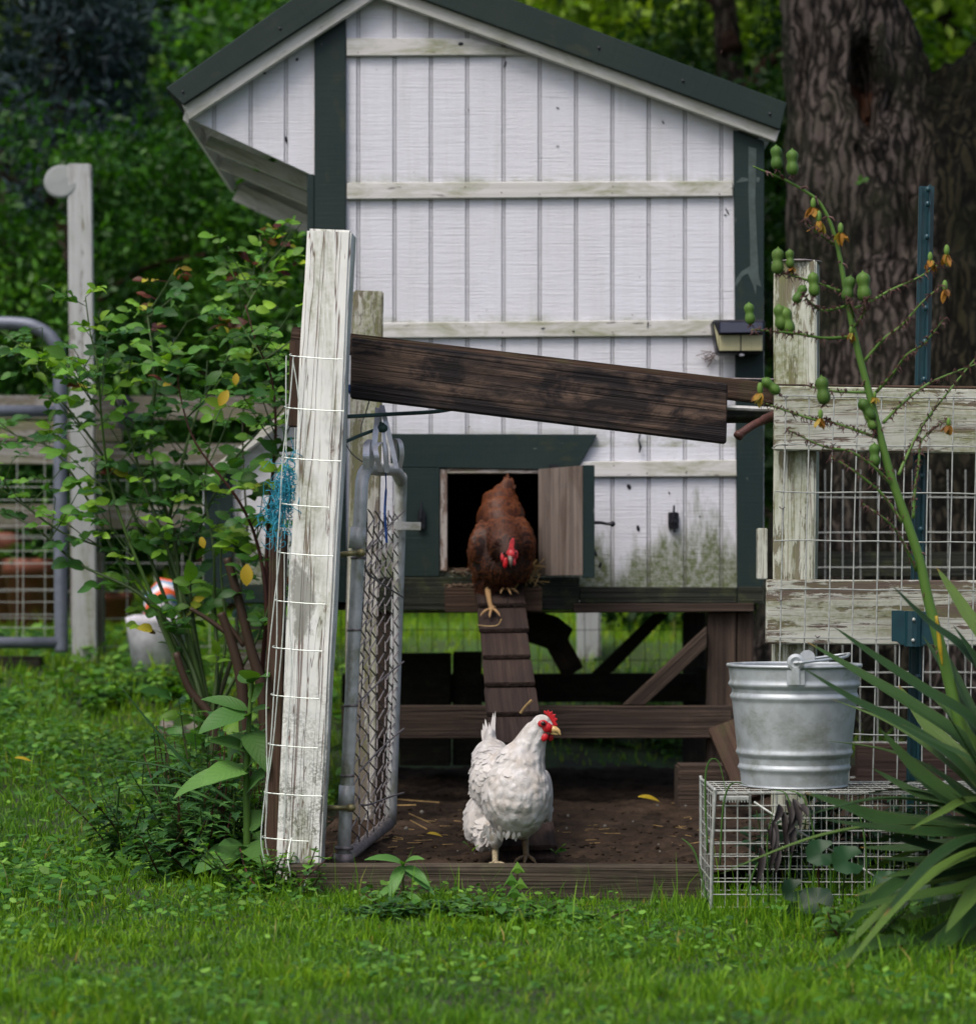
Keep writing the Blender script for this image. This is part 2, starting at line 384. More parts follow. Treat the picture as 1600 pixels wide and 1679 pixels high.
def m_metal(name, a=(.20, .21, .22), b=(.42, .44, .46), rough=.42, metal=.85, scale=30, stain=None, bs=.15):
    m, nt = mk(name); g = attr(nt)
    v = nd(nt, 'ShaderNodeTexVoronoi', {'Vector': g, 'Scale': scale*2.2, 'Randomness': 1}).outputs[0]
    n1 = nz(nt, g, scale, 5, .65)
    c = mix(nt, ramp(nt, n1, [(.3, 0), (.7, 1)]), a, b)
    c = mix(nt, ramp(nt, v, [(.2, 0), (.8, .25)]), c, b)
    if stain: c = mix(nt, ramp(nt, nz(nt, vmul(nt, g, (8, 14, 14)), 1, 6, .7), [(.5, 0), (.66, .85)]), c, stain)
    rr = nd(nt, 'ShaderNodeMapRange', {0: n1, 3: rough-.08, 4: rough+.2}).outputs[0]
    return fin(m, nt, c, rr, metal, nrm=bump(nt, n1, bs, .0015))
def m_plain(name, col, rough=.5, metal=0, var=.25, scale=40, bs=.2, trans=0, spec=.5):
    m, nt = mk(name); g = attr(nt)
    n1 = nz(nt, g, scale, 5, .6)
    c = mix(nt, ramp(nt, n1, [(.3, 0), (.7, 1)]), tuple(x*(1-var) for x in col), tuple(min(1, x*(1+var)) for x in col))
    return fin(m, nt, c, rough, metal, nrm=bump(nt, n1, bs, .0015), trans=trans, spec=spec)
def m_leaf(name, stops, rough=.42, trans=.28, spots=0, vein=True, spec=.22, tg=(1.6, 1.7, .4)):
    """stops: ramp over tint.r ; tint.g is brightness"""
    m, nt = mk(name); t = nd(nt, 'ShaderNodeSeparateColor', {0: attr(nt, 'tint', 'Color')}).outputs; g = attr(nt)
    c = ramp(nt, t[0], stops)
    br = nd(nt, 'ShaderNodeMapRange', {0: t[1], 3: .65, 4: 1.35}).outputs[0]
    cb = nd(nt, 'ShaderNodeCombineColor', {0: br, 1: br, 2: br}).outputs[0]
    c = mix(nt, 1.0, c, cb, 'MULTIPLY')
    s = sep(nt, g)
    if vein:
        ax = mth(nt, 'ABSOLUTE', s[1])
        vn = mth(nt, 'SINE', mth(nt, 'MULTIPLY', mth(nt, 'ADD', s[0], mth(nt, 'MULTIPLY', ax, -.5)), 55))
        vm = ramp(nt, vn, [(.75, 0), (1, .22)])
        c = mix(nt, vm, c, mix(nt, 1.0, c, (1.6, 1.5, 1.4), 'MULTIPLY'))
        nm = bump(nt, vn, .25, .0006)
    else: nm = None
    if spots:
        cmb = nd(nt, 'ShaderNodeCombineXYZ', {0: s[0], 1: s[1], 2: t[2]}).outputs[0]
        c = mix(nt, ramp(nt, nz(nt, cmb, 9, 2, .5), [(.68, 0), (.72, spots)]), c, (.04, .03, .01))
    tc = mix(nt, 1.0, c, tg, 'MULTIPLY')
    return fin(m, nt, c, rough, nrm=nm, trans=trans, tcol=tc, spec=spec)

M = {}
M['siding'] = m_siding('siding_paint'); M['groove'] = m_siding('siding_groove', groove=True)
M['batten'] = m_batten('batten_paint'); M['fascia'] = m_batten('fascia_paint', (.55, .55, .53), .55)
M['green'] = m_green('green_trim'); M['roofgreen'] = m_green('roof_green', (.008, .020, .018))
M['lowgreen'] = m_wood('weathered_green_board', (.013, .015, .012), (.030, .032, .024), (.008, .013, .011), .5, moss=.5)
M['peel'] = m_peel('peeling_white_post', (.74, .75, .72), (.22, .14, .125), -.22, .72, .0, 1.0, stain=True)
M['peelrail'] = m_peel('peeling_fence_rail', (.47, .48, .43), (.09, .065, .05), .22, .85, .25, .6)
M['peelgreen'] = m_peel('mossy_fence_post', (.50, .52, .45), (.13, .12, .08), .30, 1.0, .35, .6)
M['peelback'] = m_peel('old_back_post', (.50, .49, .45), (.13, .11, .085), .55, .7, .6, .4)
M['farpost'] = m_peel('pale_far_post', (.42, .44, .44), (.17, .16, .14), -.1, .35, .0, .4)
M['farrail'] = m_peel('grey_far_rail', (.24, .23, .22), (.10, .09, .07), .6, .7, .6, .2)
M['dark'] = m_wood('dark_hanging_board', (.018, .012, .010), (.12, .080, .060), (.013, .011, .012), .85, knots=True)
M['brown'] = m_wood('brown_rail', (.035, .020, .014), (.085, .052, .036), (.03, .022, .018), .5, moss=.3)
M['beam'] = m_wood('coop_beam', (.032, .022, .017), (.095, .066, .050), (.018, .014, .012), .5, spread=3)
M['darkbeam'] = m_wood('shaded_beam', (.012, .010, .008), (.026, .022, .016), (.01, .01, .008), .5, moss=.3)  # darker beam wood: shade under the coop put into its colour; also dark offcuts
M['edging'] = m_wood('edging_board', (.036, .028, .020), (.095, .075, .055), (.022, .018, .014), .7, moss=.45)
M['grey'] = m_wood('grey_bare_wood', (.10, .08, .07), (.24, .20, .18), (.07, .045, .035), .6)
M['ramp'] = m_wood('ramp_wood', (.020, .012, .010), (.052, .033, .026), (.02, .014, .012), .5)
M['jamb'] = m_peel('door_jamb_paint', (.42, .38, .36), (.14, .10, .08), .35, .2, .5, .2)
M['galv'] = m_metal('galvanised', (.33, .36, .38), (.50, .54, .57), .46, .45, 22, stain=(.24, .26, .22))
M['pipe'] = m_metal('galvanised_pipe', (.30, .31, .30), (.50, .51, .52), .45, .35, 30, stain=(.15, .155, .08))
M['farpipe'] = m_metal('farm_gate_tube', (.10, .115, .15), (.17, .19, .24), .45, .4, 20)
M['wire'] = m_plain('pale_wire', (.55, .60, .56), .45, .3, .2, 60)
M['zinc'] = m_plain('zinc_wire', (.36, .38, .36), .5, .3, .3, 60)
M['rust'] = m_plain('rusty_wire', (.17, .15, .15), .6, .3, .5, 60)
M['darkwire'] = m_plain('dark_green_wire', (.008, .022, .012), .5, 0, .3, 60)
M['strap'] = m_metal('steel_strap', (.34, .34, .38), (.66, .66, .70), .35, .45, 30)
M['brass'] = m_plain('brass_pin', (.22, .19, .09), .45, .6, .4, 60)
M['teal'] = m_plain('teal_post_paint', (.006, .038, .050), .38, 0, .25, 18)
M['black'] = m_plain('black_iron', (.008, .009, .014), .4, .2, .4, 60)
M['cream'] = m_plain('cream_lens', (.42, .40, .24), .35, 0, .12, 20)
M['panel'] = m_plain('dark_panel', (.012, .016, .035), .12, 0, .2, 20, 0)
M['twine'] = m_plain('turquoise_twine', (.01, .22, .32), .7, 0, .5, 60)
M['bluerope'] = m_plain('blue_rope', (.01, .06, .25), .6, 0, .4, 60)
M['greencord'] = m_plain('green_cord', (.008, .035, .03), .6, 0, .3, 60)
M['straw'] = m_plain('straw', (.32, .21, .08), .6, 0, .45, 40)
M['yellowleaf'] = m_plain('yellow_leaf', (.42, .30, .015), .5, 0, .3, 30, trans=.3)
M['deadleaf'] = m_plain('withered_leaf', (.010, .006, .006), .6, 0, .5, 30)
M['terra'] = m_plain('terracotta', (.15, .042, .022), .7, 0, .3, 10)
M['white'] = m_plain('white_plastic', (.50, .49, .55), .6, 0, .45, 14, .4)
M['stone'] = m_plain('grey_stone', (.13, .12, .10), .85, 0, .5, 18, .8)
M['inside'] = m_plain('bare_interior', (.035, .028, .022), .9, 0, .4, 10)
M['comb'] = m_plain('red_flesh', (.42, .008, .014), .42, 0, .35, 90, .5, spec=.4)
M['combp'] = m_plain('pink_flesh', (.50, .03, .04), .45, 0, .35, 90, .5)
M['beak'] = m_plain('horn_beak', (.50, .33, .13), .35, 0, .3, 60)
M['eye'] = m_plain('eye', (.012, .004, .003), .12, 0, .2, 30, 0)
M['legw'] = m_plain('pale_scaly_leg', (.33, .27, .17), .55, 0, .5, 220, .8)
M['legy'] = m_plain('yellow_scaly_leg', (.30, .18, .08), .55, 0, .35, 200, .8)
M['pod'] = m_leaf('seed_pod_skin', [(0, (.045, .105, .020)), (1, (.10, .18, .035))], .5, .1, vein=False)
M['driedflower'] = m_leaf('dried_flower', [(0, (.10, .04, .012)), (.6, (.30, .14, .02)), (1, (.28, .25, .05))], .6, .25, vein=False)
M['stalk'] = m_leaf('yucca_stalk_skin', [(0, (.055, .12, .02)), (1, (.09, .17, .035))], .45, .0, vein=False)
M['bract'] = m_plain('brown_bract', (.06, .02, .015), .6, 0, .5, 60)
M['yucca'] = None
M['rose'] = m_leaf('rose_leaf', [(0, (.026, .085, .022)), (.35, (.052, .15, .028)), (.70, (.12, .27, .030)), (.90, (.19, .33, .03)), (.93, (.33, .29, .03)), (.95, (.12, .035, .02)), (1, (.07, .018, .020))], .38, .3, spots=.9)
M['rosestem'] = m_leaf('rose_stem_skin', [(0, (.05, .10, .02)), (.55, (.035, .06, .02)), (.75, (.07, .02, .02)), (1, (.045, .028, .018))], .5, 0, vein=False)
M['weed'] = m_leaf('broad_weed_leaf', [(0, (.05, .13, .03)), (1, (.10, .21, .05))], .5, .3)
M['mug'] = m_leaf('dark_weed_leaf', [(0, (.022, .07, .022)), (.6, (.045, .125, .035)), (1, (.09, .20, .045))], .4, .25)
M['clover'] = m_leaf('low_herb_leaf', [(0, (.026, .09, .015)), (.6, (.06, .17, .022)), (1, (.16, .31, .045))], .45, .3)
M['round'] = m_leaf('round_leaf', [(0, (.010, .036, .015)), (1, (.018, .06, .022))], .5, .2, vein=False, spec=.3)
M['hedge'] = m_leaf('hedge_leaf', [(0, (.006, .028, .005)), (.5, (.024, .088, .011)), (.85, (.070, .19, .022)), (1, (.17, .32, .05))], .45, .35, vein=False)
M['dtree'] = m_leaf('tree_leaf', [(0, (.006, .022, .005)), (.7, (.017, .055, .009)), (1, (.08, .15, .02))], .45, .35, vein=False)
M['sunlit'] = m_leaf('sunlit_tone_leaf', [(0, (.05, .12, .012)), (.6, (.16, .27, .03)), (1, (.36, .46, .08))], .45, .4, vein=False)  # brightened leaf green, sunlight on the foliage is put into the colour
M['spruce'] = m_leaf('blue_needles', [(0, (.008, .018, .022)), (.7, (.030, .055, .068)), (1, (.085, .13, .16))], .6, .1, vein=False)
M['wood2'] = m_leaf('far_wood_leaf', [(0, (.008, .03, .005)), (.7, (.02, .075, .010)), (1, (.12, .20, .04))], .5, .35, vein=False)
def m_grass():
    m, nt = mk('grass_blade'); t = nd(nt, 'ShaderNodeSeparateColor', {0: attr(nt, 'tint', 'Color')}).outputs
    g = sep(nt, attr(nt))
    c = ramp(nt, t[0], [(0, (.024, .082, .008)), (.5, (.088, .225, .013)), (.9, (.21, .40, .022)), (.97, (.24, .27, .035)), (1, (.30, .24, .09))])
    p = wpos(nt)
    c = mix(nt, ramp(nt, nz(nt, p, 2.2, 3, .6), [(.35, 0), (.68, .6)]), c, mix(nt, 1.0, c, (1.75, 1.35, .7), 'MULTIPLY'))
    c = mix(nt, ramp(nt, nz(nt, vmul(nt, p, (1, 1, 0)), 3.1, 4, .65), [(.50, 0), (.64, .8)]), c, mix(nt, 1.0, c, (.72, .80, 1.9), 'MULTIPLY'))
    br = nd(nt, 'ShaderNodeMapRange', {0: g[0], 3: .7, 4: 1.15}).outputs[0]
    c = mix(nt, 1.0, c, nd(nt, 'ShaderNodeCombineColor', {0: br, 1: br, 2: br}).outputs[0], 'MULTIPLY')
    return fin(m, nt, c, .4, trans=.33, tcol=mix(nt, 1.0, c, (1.6, 1.6, .5), 'MULTIPLY'), spec=.18)
M['grass'] = m_grass()
def m_ground():
    m, nt = mk('lawn_soil'); p = wpos(nt)
    c = mix(nt, ramp(nt, nz(nt, p, 9, 6, .7), [(.38, 0), (.62, 1)]), (.018, .014, .009), (.022, .055, .010))
    far = ramp(nt, mth(nt, 'DIVIDE', mth(nt, 'SUBTRACT', sep(nt, p)[1], 8.5), 5.0), [(0, 0), (1, 1)])
    c = mix(nt, far, c, mix(nt, nz(nt, p, 5, 4, .7), (.05, .15, .008), (.12, .27, .016)))
    return fin(m, nt, c, .9, nrm=bump(nt, nz(nt, p, 40, 4, .6), .6, .01))
M['ground'] = m_ground()
def m_soil():
    m, nt = mk('run_mud'); p = wpos(nt)
    n1 = nz(nt, p, 13, 6, .7); n2 = nz(nt, p, 70, 4, .7)
    c = mix(nt, ramp(nt, n1, [(.35, 0), (.65, 1)]), (.013, .0085, .0055), (.050, .033, .022))
    c = mix(nt, ramp(nt, n2, [(.6, 0), (.72, .6)]), c, (.05, .033, .022))
    return fin(m, nt, c, .95, spec=.15, nrm=bump(nt, mth(nt, 'ADD', n1, mth(nt, 'MULTIPLY', n2, .5)), .9, .012))
M['soil'] = m_soil()
def m_bark():
    m, nt = mk('bark'); p = ocoord(nt)
    t = nd(nt, 'ShaderNodeSeparateColor', {0: attr(nt, 'tint', 'Color')}).outputs
    q = nd(nt, 'ShaderNodeVectorMath', {0: vmul(nt, p, (20, 20, 2.4)), 1: vmul(nt, nd(nt, 'ShaderNodeTexNoise', {'Vector': p, 'Scale': 5.0, 'Detail': 5}).outputs[1], (3.0, 3.0, 1.2))}, operation='ADD').outputs[0]
    v = nd(nt, 'ShaderNodeTexVoronoi', {'Vector': q, 'Scale': 1.5, 'Randomness': 1.0}, feature='DISTANCE_TO_EDGE').outputs[0]
    f = nz(nt, vmul(nt, p, (34, 34, 9)), 1, 8, .78)
    h = mth(nt, 'ADD', mth(nt, 'MULTIPLY', ramp(nt, v, [(0, 0), (.24, 1)]), .42), mth(nt, 'ADD', mth(nt, 'MULTIPLY', f, 1.15), mth(nt, 'MULTIPLY', nz(nt, vmul(nt, p, (4, 4, 1.3)), 1, 5, .7), .45)))
    c = ramp(nt, mth(nt, 'MULTIPLY', h, .55), [(.44, (.005, .004, .003)), (.57, (.042, .033, .029)), (.72, (.18, .145, .13))])
    g = ramp(nt, nz(nt, p, 2.1, 5, .7), [(.47, 0), (.62, .7)])
    c = mix(nt, mth(nt, 'MULTIPLY', g, ramp(nt, f, [(.4, 0), (.6, 1)])), c, (.028, .04, .012))
    c = mix(nt, t[0], c, mix(nt, ramp(nt, f, [(.35, 0), (.6, 1)]), (.012, .005, .003), (.10, .035, .015)))
    c = mix(nt, t[1], c, mix(nt, 1.0, c, (.24, .27, .15), 'MULTIPLY'))
    return fin(m, nt, c, .9, nrm=bump(nt, h, 1.0, .03), spec=.2)
M['bark'] = m_bark()
def m_yucca():
    m, nt = mk('yucca_leaf'); t = nd(nt, 'ShaderNodeSeparateColor', {0: attr(nt, 'tint', 'Color')}).outputs
    g = attr(nt); s = sep(nt, g)
    c = ramp(nt, t[0], [(0, (.012, .038, .008)), (.6, (.026, .070, .014)), (1, (.07, .13, .022))])
    fib = nz(nt, vmul(nt, g, (1.5, 40, 0)), 1, 3, .6)
    c = mix(nt, ramp(nt, fib, [(.35, 0), (.7, .5)]), c, mix(nt, 1.0, c, (1.7, 1.5, 1.7), 'MULTIPLY'))
    c = mix(nt, ramp(nt, mth(nt, 'ABSOLUTE', s[1]), [(.46, 0), (.5, .5)]), c, (.11, .12, .04))
    c = mix(nt, mth(nt, 'MULTIPLY', ramp(nt, s[0], [(.93, 0), (.98, .9)]), t[2]), c, (.22, .12, .03)); c = mix(nt, ramp(nt, nz(nt, vmul(nt, g, (9, 3, 0)), 1, 4, .7), [(.66, 0), (.74, .5)]), c, (.10, .09, .03))
    return fin(m, nt, c, .48, trans=.1, nrm=bump(nt, fib, .8, .0018), spec=.3)
M['yucca'] = m_yucca()
def m_feather(name, stops, tipc, tipw, spec=.3):
    m, nt = mk(name); t = nd(nt, 'ShaderNodeSeparateColor', {0: attr(nt, 'tint', 'Color')}).outputs
    s = sep(nt, attr(nt)); c = ramp(nt, t[0], stops)
    br = nd(nt, 'ShaderNodeMapRange', {0: t[1], 3: .82, 4: 1.12}).outputs[0]
    c = mix(nt, 1.0, c, nd(nt, 'ShaderNodeCombineColor', {0: br, 1: br, 2: br}).outputs[0], 'MULTIPLY')
    e = mth(nt, 'MAXIMUM', mth(nt, 'MULTIPLY', mth(nt, 'ABSOLUTE', s[1]), 2.0), s[0])
    c = mix(nt, mth(nt, 'MULTIPLY', ramp(nt, e, [(.70, 0), (1, 1)]), tipw), c, tipc)
    barb = mth(nt, 'SINE', mth(nt, 'MULTIPLY', mth(nt, 'SUBTRACT', s[0], mth(nt, 'ABSOLUTE', s[1])), 90))
    return fin(m, nt, c, .5, trans=.12, nrm=bump(nt, barb, .2, .0004), spec=spec)
M['wfeather'] = m_feather('white_feather', [(0, (.52, .49, .47)), (.7, (.60, .58, .57)), (1, (.46, .39, .31))], (.66, .65, .65), .2)
M['bfeather'] = m_feather('russet_feather', [(0, (.009, .0035, .003)), (.5, (.034, .009, .004)), (1, (.085, .024, .008))], (.20, .058, .016), .6)
def m_down():
    m, nt = mk('white_breast_feathers'); p = wpos(nt)
    n0 = nd(nt, 'ShaderNodeTexNoise', {'Vector': p, 'Scale': 30, 'Detail': 3}).outputs[1]
    q = nd(nt, 'ShaderNodeVectorMath', {0: vmul(nt, p, (1, 1, .8)), 1: vmul(nt, n0, (.012, .012, .012))}, operation='ADD').outputs[0]
    v = nd(nt, 'ShaderNodeTexVoronoi', {'Vector': q, 'Scale': 62, 'Smoothness': .7}, feature='SMOOTH_F1').outputs[0]
    f = nz(nt, vmul(nt, p, (1, 1, .35)), 420, 3, .6); big = nz(nt, p, 26, 4, .6)
    c = mix(nt, ramp(nt, big, [(.42, 0), (.68, .75)]), (.57, .56, .56), (.43, .37, .31))
    c = mix(nt, ramp(nt, v, [(.25, 0), (.75, .6)]), c, (.36, .33, .31))
    h = mth(nt, 'ADD', mth(nt, 'MULTIPLY', v, -1.0), mth(nt, 'MULTIPLY', f, .25))
    return fin(m, nt, c, .75, nrm=bump(nt, h, .8, .010), spec=.15)
M['wskin'] = m_down()
M['bskin'] = m_plain('dark_russet_down', (.035, .011, .006), .8, 0, .3, 60)
# ---------------------------------------------------------------- ground
def ground():
    xs = np.concatenate([np.linspace(-60, -5, 24)[:-1], np.linspace(-5, 5, 140), np.linspace(5, 60, 24)[1:]])
    ys = np.concatenate([np.linspace(-20, 2, 12)[:-1], np.linspace(2, 12, 170), np.linspace(12, 120, 50)[1:]])
    X, Y = np.meshgrid(xs, ys); Z = gzv(X, Y)
    inrun = (X > -.42) & (X < 1.45) & (Y > 5.34) & (Y < 8.3)
    Z = np.where(inrun, Z-.06, Z)
    V = np.stack([X.ravel(), Y.ravel(), Z.ravel()], 1); nx = len(xs); ny = len(ys)
    i, j = np.meshgrid(np.arange(nx-1), np.arange(ny-1)); a = (j*nx+i).ravel()
    Fc = np.stack([a, a+1, a+nx+1, a+nx], 1)
    o = npmesh('lawn_ground', V, Fc, np.ones((len(V), 4)), M['ground'], smooth=True); tag(o, kind='structure')
ground()
def soilz(x, y):
    v = Vector((x*5, y*5, 0)); n = noise.noise(v)*.014+noise.noise(v*2.7)*.013+abs(noise.noise(v*6))*.010+noise.noise(v*14)*.004-.006
    return .056+n
def soil():
    nx, ny = 190, 260; V = []
    for j in range(ny):
        y = lerp(5.325, 8.42, (j/(ny-1))**1.5)
        for i in range(nx):
            x = lerp(-.46, 1.42, i/(nx-1))
            z = soilz(x, y)
            e = min(x+.46, 1.42-x); z -= .10*(1-sm(0, .07, e)) if y > 5.5 else 0
            if y > 8.3: z -= .15*sm(8.3, 8.42, y)
            V.append((x, y, z))
    a = (np.arange(ny-1)[:, None]*nx+np.arange(nx-1)).ravel()
    Fc = np.stack([a, a+1, a+nx+1, a+nx], 1); V = np.array(V)
    o = npmesh('run_soil', V, Fc, np.ones((len(V), 4)), M['soil'], smooth=True); tag(o, kind='structure')
    # clods and crumbs of mud
    b = MB()
    for _ in range(1100):
        y = 5.36+abs(random.gauss(0, .9)); x = U(-.42, .95); r = U(.0015, .006)
        if y > 8.2: continue
        b.ell((x, y, soilz(x, y)+r*.3), (r*U(.8, 1.5), r*U(.8, 1.5), r*.7), 6, k=4)
    o = b.build('mud_crumbs', M['soil'], smooth=True); tag(o, kind='stuff')
soil()

# ---------------------------------------------------------------- the coop
def clipx(poly, xa, xb):
    def half(pl, f):
        out = []
        for i in range(len(pl)):
            p, q = pl[i], pl[(i+1) % len(pl)]; a, b = f(p), f(q)
            if a >= 0: out.append(p)
            if (a >= 0) != (b >= 0):
                t = a/(a-b); out.append((p[0]+(q[0]-p[0])*t, p[1]+(q[1]-p[1])*t))
        return out
    return half(half(poly, lambda p: p[0]-xa), lambda p: xb-p[0])
GRO = [351, 411, 469]+[587.5+59.5*i for i in range(11)]
def siding(mb, mg, poly, d=7.0, gro=GRO):
    xs = [p[0] for p in poly]; x0, x1 = min(xs), max(xs)
    ed = [x0]+[g for g in gro if x0+3 < g < x1-3]+[x1]
    for i in range(len(ed)-1):
        a = ed[i]+(3.0 if i else 0); b = ed[i+1]-(3.0 if i < len(ed)-2 else 0)
        q = clipx(poly, a, b)
        if len(q) > 2: mb.prism(q, d, .006, 'z', bev=.0012)
    for g in ed[1:-1]:                      # the rib down the middle of each groove
        q = clipx(poly, g-1.1, g+1.1)
        if len(q) > 2: mb.prism(q, d+.0022, .0035, 'z', bev=.0006)
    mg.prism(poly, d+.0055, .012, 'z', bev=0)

coop = thing('chicken_coop', 'raised white board coop with dark green trim and an open hatch', 'chicken coop', tuple(P(880, 1304, 7.0)))
T1 = 7.0
mb, mg = MB(), MB()
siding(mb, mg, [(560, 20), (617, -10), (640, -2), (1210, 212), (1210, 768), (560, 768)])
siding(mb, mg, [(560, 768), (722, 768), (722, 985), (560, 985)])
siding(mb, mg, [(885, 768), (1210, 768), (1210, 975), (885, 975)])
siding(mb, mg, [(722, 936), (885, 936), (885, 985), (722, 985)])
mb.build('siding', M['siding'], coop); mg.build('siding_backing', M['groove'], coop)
mb, mg = MB(), MB(); siding(mb, mg, [(311, 194), (516, 60), (516, 289)])
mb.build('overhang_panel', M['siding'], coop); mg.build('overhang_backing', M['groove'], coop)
# side walls, back wall, floor, all around an open inside
def sidewall(px, name):
    x = P(px, 0, 7).x; b = MB(); zt = P(0, 215, 7).z if px > 800 else P(0, 70, 7).z
    b.box(x-.008, x+.008, 7.02, 8.2, P(0, 990, 7).z, zt, grain='z', bev=0)
    return b.build(name, M['siding'], coop)
sidewall(519, 'side_wall'); sidewall(1249, 'side_wall')
xl, xr = P(521, 0, 7).x, P(1247, 0, 7).x; zb = P(0, 990, 7).z
b = MB(); b.prism3([Vector((xl, 8.2, zb)), Vector((xr, 8.2, zb)), Vector((xr, 8.2, P(0, 215, 7).z)), Vector((P(617, 0, 7).x, 8.2, P(0, -5, 7).z)), Vector((xl, 8.2, P(0, 60, 7).z))], Vector((0, .016, 0)), 'z', 0)
b.build('back_wall', M['siding'], coop)
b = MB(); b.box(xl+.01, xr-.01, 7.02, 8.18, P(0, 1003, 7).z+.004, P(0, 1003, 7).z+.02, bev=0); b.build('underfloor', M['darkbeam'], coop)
zf = P(0, 942, 7).z
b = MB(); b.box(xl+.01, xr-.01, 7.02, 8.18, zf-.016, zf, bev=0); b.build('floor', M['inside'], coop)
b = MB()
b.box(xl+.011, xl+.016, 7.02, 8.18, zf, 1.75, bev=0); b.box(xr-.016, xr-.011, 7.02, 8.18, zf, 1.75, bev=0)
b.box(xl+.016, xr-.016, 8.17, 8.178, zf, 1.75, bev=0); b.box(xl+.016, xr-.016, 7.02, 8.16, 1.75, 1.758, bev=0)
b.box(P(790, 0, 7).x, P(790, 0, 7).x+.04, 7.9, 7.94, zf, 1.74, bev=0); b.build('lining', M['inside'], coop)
# corner trims
b = MB(); b.prism([(515.5, 55), (567, 18), (567, 988), (515.5, 988)], 6.982, .017, 'z'); b.build('corner_trim', M['green'], coop)
b = MB(); b.prism([(503.5, 285), (515, 285), (515, 988), (503.5, 988)], 6.99, .09, 'z'); b.build('corner_trim', M['green'], coop)
b = MB(); b.prism([(1202.5, 212), (1253, 231), (1253, 240), (1251, 989), (1209, 989)], 6.982, .017, 'z'); b.build('corner_trim', M['green'], coop)
# painted-over ghost strokes on the right hand trim
b = MB()
for pl in ([(1227, 240), (1240, 243), (1238, 330), (1241, 400), (1244, 452), (1248, 470), (1240, 466), (1239, 484), (1235, 468), (1226, 448), (1218, 452), (1206, 470), (1206, 458), (1216, 444), (1230, 436), (1229, 380), (1227, 320)], [(1206, 299), (1216, 290), (1226, 292), (1226, 296), (1216, 298)], [(1240, 290), (1246, 291), (1244, 298), (1240, 298)]):
    b.prism(pl, 6.9812, .001, 'z', 0)
b.build('paint_stroke', m_plain('grey_paint_smear', (.045, .068, .064), .6, 0, .3, 40), coop)
# battens
for poly in ([(568, 62), (770, 62), (872, 89), (568, 91)], [(568.5, 299), (1201, 296), (1201.5, 321), (568.5, 326)],
             [(600, 529), (1206, 524), (1206, 550), (600, 554)], [(940, 757), (1208.5, 754), (1209, 781), (940, 782)]):
    b = MB(); b.prism(poly, 6.985, .0135, 'x', .002); b.build('batten', M['batten'], coop)
# roof : rake trim, fascia, roof sheets
b = MB(); b.prism([(272, 144), (604.5, -91), (611, -32), (300, 171)], 6.93, .02, (1, 0, .68), .002)
b.prism([(604.5, -91), (1290, 168), (1279, 212), (611, -32)], 6.931, .02, (1, 0, -.37), .002)
ro = b.build('roof_trim', M['roofgreen'], coop)
b = MB()
for pl in ([(272, 144), (604.5, -91), (605.5, -82), (276, 150)], [(604.5, -91), (1290, 168), (1288, 176), (605.5, -82)]):
    b.prism3([P(x, y, 6.951) for x, y in pl], Vector((0, 1.36, 0)), 'x', 0)
b.build('roof_sheet', M['roofgreen'], coop)
b = MB(); b.prism([(300, 171), (611, -32), (617, -6), (311, 195)], 6.952, .022, (1, 0, .65), .002)
b.prism([(611, -32), (1279, 211), (1272, 232), (617, -6)], 6.9525, .022, (1, 0, -.37), .002)
b.build('fascia', M['fascia'], coop)
for x, y in ((300, 150), (459, 46), (700, -22), (982, 78), (1120, 132), (1262, 186)):
    b = MB(); b.ell(P(x, y, 6.929), (.004, .003, .004), 8); b.build('roof_screw', M['black'], ro)
# roof deck under the sheets + overhang box: eave board, far panel, rafters
b = MB()
for pl in ([(296, 166), (606, -45), (611, -30), (302, 180)], [(606, -45), (1277, 200), (1274, 212), (611, -30)]):
    b.prism3([P(x, y, 6.976) for x, y in pl], Vector((0, 1.3, 0)), 'x', 0)
b.build('roof_deck', M['fascia'], coop)
b = MB(); b.prism3([P(300, 196, 6.98), P(304, 176, 6.98), P(312, 180, 6.98), P(309, 202, 6.98)], Vector((0, 1.25, 0)), (0, 1, 0), .001)
b.build('eave_board', M['fascia'], coop)
s_ = 7/8.2
b = MB(); b.prism3([P(311, 196, 7)+Vector((0, 1.2, 0)), P(513, 292, 7)+Vector((0, 1.2, 0)), P(513, 70, 7)+Vector((0, 1.2, 0))], Vector((0, .012, 0)), 'x', 0); b.build('overhang_panel', M['fascia'], coop)
b = MB(); b.board(P(318, 203, 7)+Vector((.0, 1.18, -.006)), P(511, 292, 7)+Vector((0, 1.18, -.006)), .06, .02); b.build('soffit_rail', M['fascia'], coop)
for dy in (.35, .72):
    b = MB(); b.board(P(318, 196, 7)+Vector((0, dy, 0)), P(513, 284, 7)+Vector((0, dy, .01)), .035, .03); b.build('rafter', M['fascia'], coop)
# hatch surround
b = MB(); b.prism([(640, 711), (979, 712), (946, 771), (640, 766)], 6.979, .02, 'x', .002); b.build('hatch_header', M['green'], coop)
b = MB(); b.prism([(660, 766.5), (721, 766.5), (721, 946), (660, 946)], 6.9795, .02, 'z', .002); b.build('hatch_post', M['green'], coop)
b = MB(); b.prism([(600, 946.5), (950, 946.5), (949, 1001), (600, 1001)], 6.9785, .02, 'x', .002); b.build('hatch_skirt', M['lowgreen'], coop)
b = MB(); b.prism([(721.5, 769), (733, 769), (733, 936), (721.5, 936)], 6.984, .06, 'z', .001); b.prism([(733.5, 767), (886, 767), (886, 776), (733.5, 776)], 6.9845, .06, 'x', .001)
b.build('hatch_jamb', M['jamb'], coop)
b = MB(); b.prism([(950.5, 962), (1208, 963), (1208, 989), (950.5, 989)], 6.981, .018, 'x', .002); b.prism([(1209.5, 962), (1251, 962), (1251, 989), (1209.5, 989)], 6.979, .0025, 'x', .0005)
b.build('skirt_trim', M['lowgreen'], coop)
